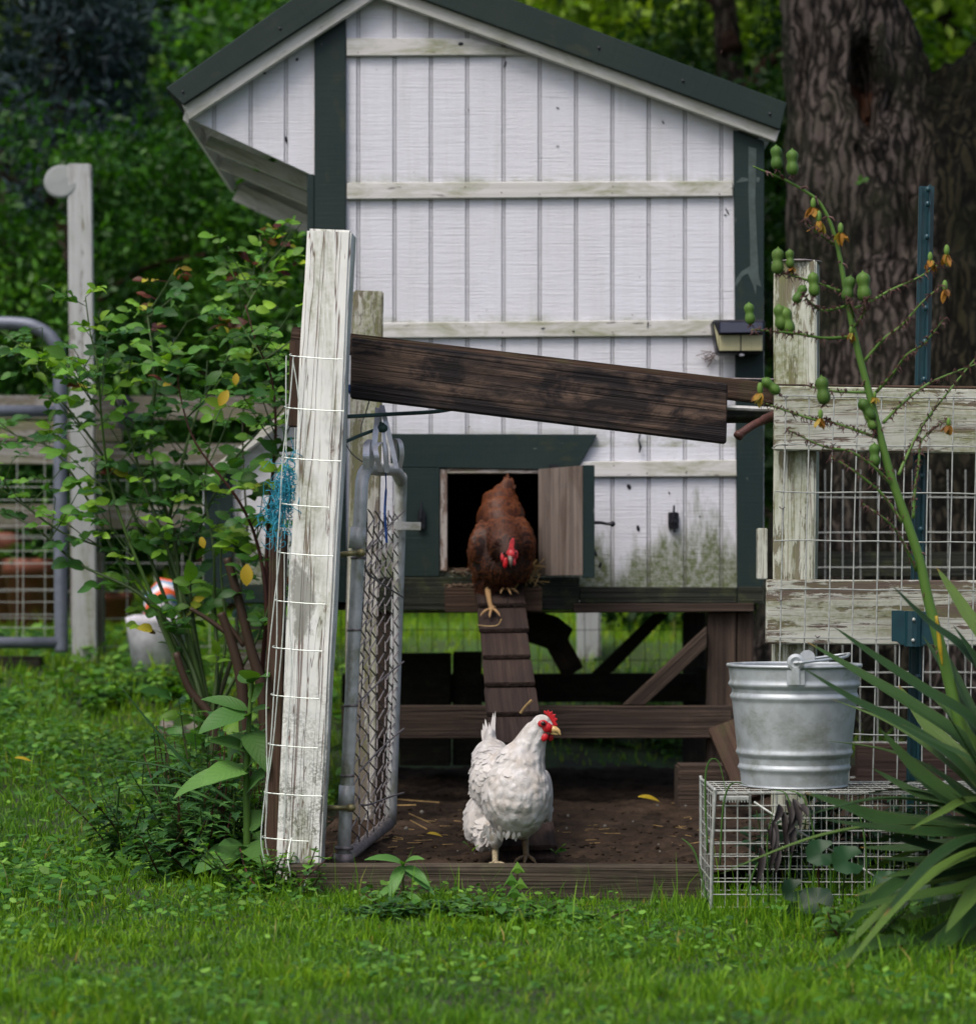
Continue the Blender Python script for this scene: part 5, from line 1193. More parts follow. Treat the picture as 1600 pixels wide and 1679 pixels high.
    # a few single yellow leaves seen in the photo
    for x, y, L in ((388, 612, .03), (374, 640, .045), (405, 925, .055), (330, 880, .03)):
        b = MB(); b.leaf(P(x, y, 6.2), (U(-.5, .5), -.1, -.8), (0, -1, .2), L, L*.6, .3, c=(.93, .6, .5, 1)); b.build('yellow_leaf', M['yellowleaf'], t, True)
rose()

# ---------------------------------------------------------------- broad leaved weed beside the post
t = thing('milkweed', 'tall pale green broad leaved weed beside the leaning post', 'weed', (P(404, 0, 5.45).x, 5.45, 0))
b = MB(); st = spline([P(404, 1445, 5.45), P(405, 1360, 5.45), P(404, 1270, 5.45), P(408, 1190, 5.45), P(414, 1110, 5.45)], 5); b.tube(st, interp([.009, .008, .006, .004], len(st)), 10, c=(.1, .6, .5, 1)); b.build('stem', M['stalk'], t, True)
b = MB()
def lfto(b, x0, y0, x1, y1, w, d0=5.45, d1=5.35, bend=.5, c=None, n=9, up=(0, -.8, 1), tooth=.03, fold=.2):
    p, q = P(x0, y0, d0), P(x1, y1, d1); v = q-p; L = v.length*(1+bend*.05); side = v.cross(Vector(up)).normalized(); R = Matrix.Rotation(bend*.5, 3, side)
    b.leaf(p, R @ v, R @ Vector(up), L, w, bend, fold, n, .75, tooth, c or (U(0, 1), random.random(), random.random(), 1))
for a in ((404, 1170, 326, 1200, .045, .9), (406, 1165, 330, 1145, .026, .7), (405, 1175, 440, 1160, .03, .5), (412, 1120, 392, 1105, .03, .3), (413, 1118, 402, 1098, .035, .2), (414, 1120, 440, 1108, .035, .4), (410, 1150, 432, 1120, .028, .4), (405, 1230, 345, 1215, .035, .6), (403, 1262, 330, 1285, .05, .8), (403, 1270, 282, 1305, .040, 1.1), (405, 1262, 440, 1225, .045, .5), (404, 1300, 445, 1260, .04, .6), (404, 1268, 350, 1262, .03, .5), (405, 1360, 435, 1330, .04, .7), (404, 1385, 438, 1420, .045, .8), (403, 1395, 318, 1430, .05, 1.0), (404, 1390, 360, 1385, .03, .6), (405, 1210, 372, 1240, .04, .9), (408, 1200, 440, 1265, .045, .9)): lfto(b, *a[:4], a[4]*1.35, bend=a[5], d1=U(5.32, 5.5))
b.build('foliage', M['weed'], t, True)
WL = ['dark toothed weed clump left of the grey stone below the roses', 'dark toothed weed clump behind the big milkweed leaf tips', 'tall dark toothed weed clump just left of the milkweed stem', 'low dark toothed weed clump in front of the grey stone', 'dark toothed weed clump at the left edge of the bed under the roses', 'tallest dark toothed weed clump, behind the milkweed stem', 'small dark toothed weed clump before the milkweed foot', 'smallest dark toothed weed clump, farthest left in the lawn', 'dark toothed weed clump squeezed between milkweed and leaning post', 'short dark toothed weed clump nearest the camera, in the lawn edge']
for i, (px, d, h) in enumerate(((285, 5.95, .26), (330, 5.85, .30), (360, 5.75, .26), (310, 5.7, .20), (255, 6.1, .20), (385, 5.95, .32), (345, 5.6, .16), (235, 5.85, .14), (430, 5.75, .22), (280, 5.6, .13))):
    x = P(px, 0, d).x; herb('mugwort', WL[i], x, d, h*1.25, 10, 'mug', (.06, .105), (.024, .044), .15, 'dark weeds under the rose bush', tooth=.35, n=8, fill=8)
b = MB()
for (x0, y0, x1, y1, x2, y2, d) in ((360, 1310, 270, 1215, 195, 1122, 5.7), (400, 1330, 300, 1265, 180, 1245, 5.6), (390, 1330, 290, 1290, 195, 1290, 5.6), (195, 1290, 193, 1315, 190, 1345, 5.6)):
    b.tube(spline([P(x0, y0, d), P(x1, y1, d), P(x2, y2, d)], 5), interp([.005, .004, .0008], 11), 5, flat=.2)
o = b.build('iris_blades', M['mug'], smooth=True); tag(o, 'few long thin dark blades arching left out of the weed clump', 'plant')

# vine and weeds along the edging board
herb('creeping_vine', 'light green small leaved vine at the foot of the leaning post', P(450, 0, 5.2).x, 5.2, .12, 18, 'clover', (.022, .040), (.020, .034), .13, cat='vine')
t = thing('balsam_weed', 'weed with a whorl of pointed dark leaves before the edging board', 'weed', (P(660, 0, 5.15).x, 5.15, 0))
b = MB(); b.tube(spline([P(662, 1500, 5.16), P(661, 1460, 5.16), P(660, 1420, 5.15)]), .0025, 6); b.build('stem', M['rosestem'], t)
b = MB()
for a in ((662, 1418, 600, 1408, .024), (660, 1420, 638, 1475, .026), (662, 1422, 704, 1452, .024), (662, 1418, 694, 1408, .020), (664, 1430, 712, 1466, .022), (658, 1450, 612, 1478, .018), (661, 1424, 652, 1410, .010), (661, 1465, 700, 1490, .018), (662, 1470, 626, 1495, .016)): lfto(b, *a, d0=5.15, d1=5.10, bend=.8, tooth=.05, c=(U(.6, 1), .9, .5, 1), fold=.3)
b.build('foliage', M['mug'], t, True)
t = thing('bindweed', 'upright weed with arrow shaped leaves in front of the edging board', 'weed', (P(846, 0, 5.15).x, 5.15, 0))
b = MB(); b.tube(spline([P(842, 1520, 5.15), P(846, 1470, 5.15), P(848, 1432, 5.15)]), .002, 6); b.build('stem', M['rosestem'], t)
b = MB()
for x, y, r in ((848, 1426, .022), (838, 1446, .024), (853, 1452, .022), (842, 1466, .026), (856, 1478, .026), (838, 1490, .026), (852, 1500, .024), (846, 1516, .03)):
    p = P(x, y, 5.13); b.add([p+Vector(v)*r for v in ((0, 0, .75), (.75, -.1, -.3), (.35, 0, -.25), (0, .05, -.45), (-.4, 0, -.2), (-.7, -.15, -.4), (-.2, -.12, .1), (.2, -.1, .1))], [(0, 6, 7), (0, 5, 6), (0, 7, 1), (7, 2, 1), (6, 4, 3, 7), (7, 3, 2), (6, 5, 4)], [(.5, 0, 0)]*8, (U(.5, 1), .6, .5, 1))
b.build('foliage', M['clover'], t)
WL = ['low weed before the edging board at the left of the balsam weed', 'low weed right under the whorl of the balsam weed', 'low weed just right of the balsam weed', 'low weed midway between the balsam weed and the bindweed', 'low weed a little left of the bindweed', 'low weed touching the bindweed on its left', 'low weed right beside the bindweed on its right', 'low weed under the right foot of the white hen, before the board', 'low weed farthest right in the row before the edging board']
for i, px in enumerate((612, 655, 695, 735, 770, 812, 872, 910, 955)):
    d = 5.02-U(0, .12); x = P(px, 0, d).x; herb('broadleaf_weed', WL[i], x, d, U(.025, .05), 8, random.choice(['mug', 'clover', 'clover']), (.03, .055), (.02, .035), .07, 'low weeds before the edging board', fill=5)
# round leaved plants at the bottom right
t = thing('round_leaf_plant', 'dark heart leaved plant between the wire trap and the yucca', 'plant', (P(1400, 0, 4.9).x, 4.9, 0))
b, bs = MB(), MB()
for x, y, r, d in ((1388, 1412, .034, 4.82), (1345, 1400, .03, 4.84), (1300, 1462, .027, 4.84), (1338, 1480, .034, 4.8), (1455, 1450, .03, 4.9), (1515, 1460, .035, 4.9), (1470, 1500, .045, 4.85), (1530, 1510, .04, 4.85), (1466, 1524, .022, 4.78), (1560, 1470, .04, 4.9), (1430, 1480, .03, 4.9), (1490, 1550, .03, 4.8), (1590, 1500, .04, 4.9), (1585, 1400, .035, 4.95), (1420, 1520, .03, 4.85), (1545, 1560, .035, 4.85), (1310, 1500, .026, 4.85)):
    c = P(x, y, d); nrm = Vector((U(-.4, .4), -1, U(.3, .9))).normalized(); u = nrm.cross(Vector((0, 0, 1))).normalized(); v = u.cross(nrm); ph = U(2.5, 4); vs = [c]; gs = [(0, 0, 0)]; N_ = 22
    for k in range(N_+1):
        a = ph+.35+k/N_*(2*math.pi-.7); rr_ = r*(1+.05*math.sin(a*9)); vs.append(c+(u*math.cos(a)+v*math.sin(a))*rr_+nrm*(.006*math.sin(a*3)+.005)); gs.append((math.cos(a)*.5+.5, math.sin(a)*.5, 0))
    b.add(vs, [(0, k, k+1) for k in range(1, N_+1)], gs, (U(0, 1), U(0, 1), .5, 1)); bs.tube(spline([c, c+Vector((0, .03, -.03)), Vector((c.x+U(-.02, .02), d+.06, .0))]), .0018, 5)
b.build('foliage', M['round'], t, True); bs.build('stem', M['rosestem'], t)
herb('pale_weed', 'small bright green weed in front of the yucca leaves', P(1400, 0, 4.6).x, 4.6, .11, 5, 'weed', (.05, .08), (.02, .03), .08)
for i, (px, d, h) in enumerate(((1290, 5.33, .15), (1350, 5.34, .19), (1420, 5.33, .17), (1485, 5.34, .2), (1545, 5.33, .19))):
    x = P(px, 0, d).x; herb('dark_weed', ['dark weed behind the wire trap right under the bucket', 'dark weed behind the wire trap just right of the bucket', 'dark weed behind the wire trap, left of the steel post foot', 'dark weed behind the wire trap at the steel post foot', 'dark weed behind the wire trap, hidden among the yucca leaves'][i], x, d, h+.05, 14, 'round', (.05, .09), (.025, .04), .07, 'weeds behind the wire trap')
# withered leaves hanging on the trap
b = MB()
for x0, y0, x1, y1 in ((1290, 1312, 1297, 1352), (1300, 1310, 1312, 1360), (1282, 1330, 1288, 1400), (1292, 1340, 1298, 1402), (1268, 1345, 1262, 1430), (1258, 1350, 1266, 1395), (1310, 1320, 1325, 1340), (1278, 1320, 1268, 1350), (1248, 1390, 1240, 1450), (1300, 1330, 1290, 1370), (1270, 1380, 1272, 1432)):
    lfto(b, x0, y0, x1, y1, .018, 4.97, 4.94, .6, up=(.4, -1, 0), tooth=0, fold=.6)
o = b.build('withered_leaves', M['deadleaf'], smooth=True); tag(o, 'withered black leaves hanging over the front of the wire trap', 'dead leaves')
t = thing('grass_tuft', 'long arching grass blades growing through the left end of the wire trap', 'grass tuft', (P(1200, 0, 4.97).x, 4.97, 0))
b = MB()
for pts in (((1160, 1400), (1156, 1290), (1162, 1250), (1178, 1250), (1190, 1300)), ((1180, 1420), (1186, 1320), (1200, 1285), (1225, 1288)), ((1290, 1470), (1300, 1360), (1290, 1305), (1270, 1296)), ((1330, 1480), (1335, 1380), (1318, 1310), (1290, 1296)), ((1260, 1480), (1258, 1380), (1268, 1330)), ((1365, 1500), (1362, 1460), (1360, 1420), (1345, 1402)), ((1420, 1490), (1420, 1400), (1410, 1340), (1395, 1310)), ((1160, 1480), (1140, 1400), (1118, 1375)), ((1220, 1480), (1240, 1420), (1262, 1400))):
    sp = spline([P(x, y, 4.96) for x, y in pts], 5); b.tube(sp, interp([.003, .0032, .0025, .0008], len(sp)), 5, flat=.25, c=(U(.3, .9), .6, .5, 1))
b.build('blades', M['weed'], t, True)

# ---------------------------------------------------------------- yucca
t = thing('yucca', 'yucca with long dark sword leaves and a tall stalk of seed pods', 'yucca', (P(1660, 0, 4.75).x, 4.75, 0))
def sword(pts, w_, dtip, d0=4.75, up=None, c=None):
    n = len(pts); P3 = [P(x, y, lerp(dtip, d0, i/(n-1))) for i, (x, y) in enumerate(pts)][::-1]
    sp = spline(P3, 7); m = len(sp); vs = []; gs = []; u_ = up or Vector((U(-.3, .3), -.75, 1)).normalized()
    for i, p in enumerate(sp):
        tt = i/(m-1); T_ = (sp[min(i+1, m-1)]-sp[max(i-1, 0)]).normalized(); s_ = T_.cross(u_).normalized(); nn = s_.cross(T_)
        wd = w_*.5*(min(1, .55+tt*1.8) if tt < .3 else 1)*(1 if tt < .45 else max(.02, 1-((tt-.45)/.55)**1.7))
        for k in (-1, -.5, 0, .5, 1): vs.append(p+s_*k*wd+nn*abs(k)*wd*.28); gs.append((tt, k*.5, 0))
    fs = [(i*5+k, i*5+k+1, (i+1)*5+k+1, (i+1)*5+k) for i in range(m-1) for k in range(4)]
    b = MB(); b.add(vs, fs, gs, c or (U(0, 1), U(0, 1), random.choice([0, 1]), 1)); b.build('leaf', M['yucca'], t, True)
for pts, w_, dt in (
    ([(1315, 1095), (1400, 1150), (1480, 1192), (1560, 1245), (1640, 1330)], .040, 4.55), ([(1322, 1052), (1410, 1105), (1500, 1160), (1590, 1225), (1660, 1330)], .034, 4.85),
    ([(1367, 1028), (1430, 1075), (1510, 1130), (1600, 1190), (1680, 1320)], .036, 4.7), ([(1462, 960), (1520, 1020), (1580, 1068), (1640, 1150), (1690, 1320)], .036, 4.6),
    ([(1535, 930), (1580, 1000), (1640, 1100), (1690, 1320)], .036, 4.9), ([(1562, 1025), (1600, 1085), (1650, 1180), (1690, 1330)], .03, 4.65),
    ([(1473, 1123), (1520, 1190), (1580, 1250), (1650, 1340)], .034, 4.95), ([(1444, 1197), (1500, 1262), (1560, 1310), (1650, 1360)], .038, 4.8),
    ([(1487, 1264), (1540, 1310), (1600, 1345), (1670, 1370)], .034, 4.6), ([(1478, 1188), (1540, 1222), (1600, 1255), (1680, 1330)], .03, 4.5),
    ([(1319, 1300), (1380, 1322), (1440, 1345), (1540, 1362), (1660, 1375)], .044, 4.62), ([(1350, 1344), (1430, 1357), (1520, 1366), (1600, 1368), (1690, 1370)], .03, 4.5),
    ([(1445, 1370), (1500, 1383), (1560, 1395), (1660, 1385)], .03, 4.7), ([(1493, 1360), (1540, 1335), (1590, 1312), (1660, 1330)], .018, 4.5),
    ([(1440, 1408), (1510, 1412), (1590, 1408), (1680, 1390)], .026, 4.6), ([(1447, 1440), (1500, 1430), (1560, 1420), (1680, 1395)], .026, 4.55),
    ([(1378, 1530), (1420, 1490), (1470, 1450), (1520, 1438), (1660, 1410)], .028, 4.35), ([(1385, 1497), (1450, 1480), (1520, 1468), (1590, 1452), (1690, 1400)], .028, 4.3),
    ([(1336, 1594), (1400, 1562), (1470, 1546), (1560, 1545), (1700, 1500)], .042, 4.25), ([(1474, 1608), (1520, 1570), (1580, 1515), (1650, 1450), (1720, 1400)], .042, 4.25),
    ([(1550, 1530), (1580, 1490), (1620, 1440), (1690, 1390)], .036, 4.3), ([(1444, 1668), (1500, 1640), (1570, 1600), (1700, 1480)], .026, 4.2),
    ([(1535, 1700), (1570, 1640), (1610, 1580), (1690, 1450)], .036, 4.2), ([(1500, 1740), (1560, 1680), (1620, 1600), (1700, 1450)], .034, 4.15),
    ([(1455, 1632), (1530, 1600), (1600, 1572), (1700, 1480)], .024, 4.5), ([(1460, 1610), (1540, 1585), (1620, 1550), (1700, 1470)], .036, 4.6),
    ([(1540, 1150), (1580, 1220), (1620, 1290), (1670, 1360)], .03, 4.45), ([(1500, 1420), (1560, 1440), (1620, 1430), (1690, 1400)], .03, 4.7),
    ([(1440, 1330), (1520, 1345), (1600, 1350), (1680, 1370)], .03, 4.95), ([(1430, 1260), (1500, 1300), (1580, 1330), (1670, 1365)], .028, 5.0),
    ([(1560, 1300), (1600, 1330), (1640, 1355), (1680, 1375)], .03, 4.45),
    ([(1395, 1640), (1450, 1600), (1520, 1570), (1600, 1540), (1700, 1470)], .034, 4.35), ([(1420, 1590), (1490, 1560), (1570, 1520), (1700, 1440)], .030, 4.5),
    ([(1400, 1470), (1470, 1450), (1550, 1440), (1690, 1400)], .028, 4.6), ([(1500, 1680), (1550, 1620), (1610, 1560), (1710, 1460)], .030, 4.35),
    ([(1590, 1740), (1610, 1660), (1640, 1580), (1710, 1450)], .034, 4.2), ([(1565, 1560), (1600, 1510), (1650, 1450), (1700, 1400)], .03, 4.5),
    ([(1450, 1520), (1510, 1500), (1580, 1480), (1690, 1420)], .03, 4.65), ([(1410, 1390), (1480, 1392), (1560, 1385), (1690, 1380)], .028, 4.85),
    ([(1520, 1650), (1560, 1600), (1620, 1540), (1700, 1450)], .028, 4.6), ([(1460, 1700), (1530, 1650), (1600, 1590), (1710, 1480)], .03, 4.3),
    ([(1480, 1560), (1540, 1530), (1610, 1490), (1700, 1430)], .034, 4.45), ([(1540, 1610), (1590, 1550), (1640, 1490), (1700, 1430)], .036, 4.4),
    ([(1520, 1250), (1560, 1290), (1610, 1330), (1680, 1370)], .034, 4.6), ([(1575, 1180), (1610, 1240), (1650, 1310), (1685, 1370)], .034, 4.7)): sword(pts, w_, dt)
for i in range(46):      # the rest of the rosette, mostly beyond the frame
    a = U(-1.1, 2.6) if i % 2 else U(-2.2, .2); el = U(-.1, 1.35); L = U(.5, .66); c0 = P(1680, 1385, 4.75)
    if i % 2 == 0: a = U(1.6, 4.2)+0; 
    dr = Vector((math.cos(a)*math.cos(el), math.sin(a)*math.cos(el), math.sin(el)))
    if dr.x < -.15 and dr.y < .35 and i % 3: dr.x *= -1
    pts3 = [c0+dr*L*u-Vector((0, 0, .25*u*u*math.cos(el))) for u in (1, .66, .33, 0)]
    sword([(p.x*F/p.y+X0, Y0-(p.z-H)*F/p.y) for p in pts3], U(.03, .042), 4.75+dr.y*L, up=Vector((-dr.x*math.sin(el), -dr.y*math.sin(el), math.cos(el)+.2)))
# fix depths of procedural leaves is not needed: sword() interpolates them along the leaf
DS = 4.86
stk = spline([P(x, y, DS) for x, y in ((1640, 1360), (1600, 1270), (1572, 1180), (1548, 1085), (1522, 985), (1508, 920), (1488, 858), (1462, 785), (1444, 720), (1425, 645), (1404, 565), (1390, 495), (1380, 440), (1372, 400), (1360, 362), (1342, 330), (1318, 312), (1290, 296), (1262, 284), (1234, 272))], 5)
b = MB(); b.tube(stk, interp([.0135, .013, .0125, .0118, .0105, .0098, .009, .0085, .008, .0072, .0068, .006, .005, .0042, .0036, .0032, .003, .0025, .002, .0014], len(stk)), 10, c=(.5, .6, .5, 1)); stalk = b.build('flower_stalk', M['stalk'], t, True)
BR = ([(1397, 507), (1425, 495), (1461, 475), (1507, 454), (1543, 430)], [(1418, 591), (1447, 557), (1479, 532), (1511, 496), (1543, 468)], [(1436, 643), (1465, 611), (1486, 582), (1515, 563), (1547, 523)],
      [(1448, 693), (1472, 668), (1507, 639), (1540, 620), (1610, 593)], [(1473, 779), (1490, 740), (1515, 693), (1554, 643), (1605, 580)], [(1393, 552), (1350, 554), (1307, 547), (1268, 543), (1232, 540)],
      [(1386, 502), (1350, 509), (1333, 500), (1318, 484)], [(1377, 477), (1347, 466), (1307, 454), (1282, 448)], [(1440, 718), (1400, 704), (1361, 691), (1355, 688)], [(1345, 690), (1322, 684), (1286, 672), (1250, 660)],
      [(1422, 643), (1364, 641), (1325, 632)], [(1464, 797), (1432, 765), (1393, 740), (1350, 732), (1290, 704)], [(1479, 857), (1447, 811), (1400, 772), (1361, 748)], [(1502, 936), (1479, 886), (1454, 854), (1413, 825)],
      [(1366, 400), (1350, 388), (1335, 378), (1318, 360)], [(1395, 540), (1412, 520), (1420, 500), (1422, 488)], [(1497, 850), (1500, 800), (1506, 760), (1512, 720), (1550, 690)], [(1430, 660), (1423, 680), (1432, 700), (1440, 716)], [(1400, 520), (1394, 500), (1391, 488)])
bb, bt2 = MB(), MB()
for pts in BR:
    dj = U(-.1, .1); n = len(pts); sp = spline([P(x, y, DS+dj*i/(n-1)) for i, (x, y) in enumerate(pts)], 5); b = MB(); b.tube(sp, interp([.0036, .0028, .0022, .0012], len(sp)), 7, c=(U(.3, 1), .6, .5, 1)); b.build('branchlet', M['stalk'], stalk, True)
    for i in range(2, len(sp), 1):
        for _ in range(3): a = U(0, 6.28); v = Vector((math.cos(a), U(-1, .5), math.sin(a))); bt2.tube([sp[i], sp[i]+v*.007, sp[i]+v*.008+Vector((U(-.006, .006), 0, U(-.009, -.002)))], [.002, .0014, .0004], 4)
for i in range(6, len(stk)-4, 5):
    for _ in range(2): v = Vector((U(-1, 1), -.5, U(-.6, .6))); bt2.tube([stk[i], stk[i]+v*.012, stk[i]+v*.018+Vector((0, 0, -.006))], [.003, .002, .0005], 5)
bt2.build('bract', M['bract'], stalk)
def pod(x, y, s=1.0, tilt=0.0, dd=0.0):
    s *= U(.9, 1.08); tilt += U(-.18, .18)
    b = MB(); c = P(x, y, DS-.012+dd); R = Matrix.Rotation(tilt, 3, 'Y'); col = (U(.2, 1), U(.2, .9), .5, 1)
    PR = [(-.0245, .002), (-.0225, .0075), (-.018, .0108), (-.012, .0122), (-.006, .0114), (-.001, .0096), (.0025, .0094), (.007, .0110), (.012, .0120), (.017, .0113), (.0205, .0088), (.0232, .0052), (.0245, .0022), (.0275, .0006)]
    n0 = len(b.v); b.lathe([(r*s, z*s) for z, r in PR], 24, c, R.to_4x4().to_3x3(), col)
    for i in range(n0, len(b.v)):
        v = Vector(b.v[i])-c; l = R.inverted() @ v; a = math.atan2(l.y, l.x); k_ = 1-.16*abs(math.cos(a*1.5+.7))**14; l.x *= k_; l.y *= k_; b.v[i] = tuple(c+R @ l)
    o = b.build('seed_pod', M['pod'], stalk, True)
    b = MB()
    for _ in range(9): a = U(0, 6.28); p = c+R @ Vector((0, 0, -.022*s)); b.tube([p, p+Vector((math.cos(a)*.008, math.sin(a)*.008, U(-.012, -.004)))], [.0022, .0004], 4)
    b.build('calyx', M['bract'], o)
for a in ((1273, 258, .96, .12), (1299, 266, 1.02, -.06), (1275, 428, .95, .05), (1295, 424, .74, -.1), (1334, 466, .95), (1311, 482, .75, .5), (1229, 514, .9), (1279, 520, .95), (1290, 526, 1.1, -.2), (1391, 473, .95, .1), (1416, 470, 1.12, -.05), (1264, 633, .85, -1.0), (1349, 640, 1.1), (1421, 672, .95, -.4), (1427, 690, .8, -.5), (1434, 746, .85, .1)): pod(*a)
def dried(x, y, s=1.0):
    b = MB(); c = P(x, y, DS-.01)
    for _ in range(9): a = U(0, 6.28); b.leaf(c+Vector((0, 0, .008*s)), (math.cos(a)*.7, math.sin(a)*.7, -1.2), (math.cos(a), math.sin(a), .6), U(.018, .03)*s, U(.008, .013)*s, U(-.6, .9), U(-.5, .7), 5, c=(U(0, 1), U(.3, 1), .5, 1), twist=U(-1.5, 1.5))
    o = b.build('dried_flower', M['driedflower'], stalk, True)
    b = MB(); b.ell(c+Vector((0, 0, .013*s)), (.005*s, .005*s, .010*s), 8, c=(.9, .9, .5, 1)); b.build('ovary', M['pod'], o, True)
for a in ((1333, 345, 1.1), (1342, 368, 1.2), (1378, 386, 1.1), (1345, 690, 1), (1246, 650, 1.2), (1525, 432, 1), (1552, 422, 1.1), (1549, 480, 1.1), (1555, 702, .9), (1298, 440, .7), (1395, 550, .8), (1434, 655, .7)): dried(*a)
b = MB(); b.tube(spline([P(1535, 1010, 4.83), P(1541, 1060, 4.83), P(1545, 1092, 4.83)], 4), interp([.003, .0045, .001], 9), 7, c=(.5, .5, .5, 1)); b.build('yellow_bract', M['yellowleaf'], stalk, True)
# ---------------------------------------------------------------- hens
HR = random.Random(21)
def feathers(me, parent, mat, n, flow, size, keep, tint, name='plumage', lift=.16):
    """overlapping feathers over the surface of the body mesh"""
    me.calc_loop_triangles(); vs = [v.co.copy() for v in me.vertices]; tr = [tuple(t.vertices) for t in me.loop_triangles]
    ar = np.array([((vs[b]-vs[a]).cross(vs[c]-vs[a])).length for a, b, c in tr]); cs = np.cumsum(ar/ar.sum()); off = Vector(worldloc(parent)); mb = MB()
    for _ in range(n):
        i = int(np.searchsorted(cs, HR.random())); i = min(i, len(tr)-1); a, b, c = (vs[k] for k in tr[i]); r1, r2 = HR.random(), HR.random()
        if r1+r2 > 1: r1, r2 = 1-r1, 1-r2
        p = a+(b-a)*r1+(c-a)*r2+off; nr = (b-a).cross(c-a).normalized()
        if not keep(p): continue
        f = flow(p, nr); f = f-nr*f.dot(nr)
        if f.length < .05: continue
        f.normalize(); L, W = size(p); L *= HR.uniform(.8, 1.2); W *= HR.uniform(.85, 1.15)
        f = (f+Vector((HR.uniform(-1, 1), HR.uniform(-1, 1), HR.uniform(-1, 1)))*.12).normalized(); d = (f+nr*lift).normalized()
        mb.leaf(p+nr*.0002, d, nr, L, W, lift*1.25, -.2, 5, .62, c=tint(p), blunt=True)
    return mb.build(name, mat, parent, True)
def leg(parent, hip, hock, foot, fwd, mat, r=.006, toe=.05, name='leg', up_toes=0):
    b = MB(); fwd = Vector(fwd).normalized(); side = fwd.cross(Vector((0, 0, 1)))
    b.tube(spline([hip, hock, lerp(hock, foot, .5), foot+Vector((0, 0, .004))], 4), interp([r*1.5, r*1.15, r*.95, r*1.1], 13), 10)
    b.ell(foot+Vector((0, 0, .007)), (r*1.3, r*1.3, r*1.1), 10)
    for ang, l in ((0, 1.0), (.55, .85), (-.55, .85), (math.pi+.3, .5)):
        d = (fwd*math.cos(ang)+side*math.sin(ang)); e = foot+d*toe*l
        pts = spline([foot+Vector((0, 0, .006)), foot+d*toe*l*.5+Vector((0, 0, .009)), e+Vector((0, 0, .004))], 4)
        b.tube(pts, interp([r*.85, r*.62, r*.5], len(pts)), 8); b.tube([e+Vector((0, 0, .004)), e+d*.008+Vector((0, 0, -.001))], [r*.45, .0006], 6)
    return b.build(name, mat, parent, True)

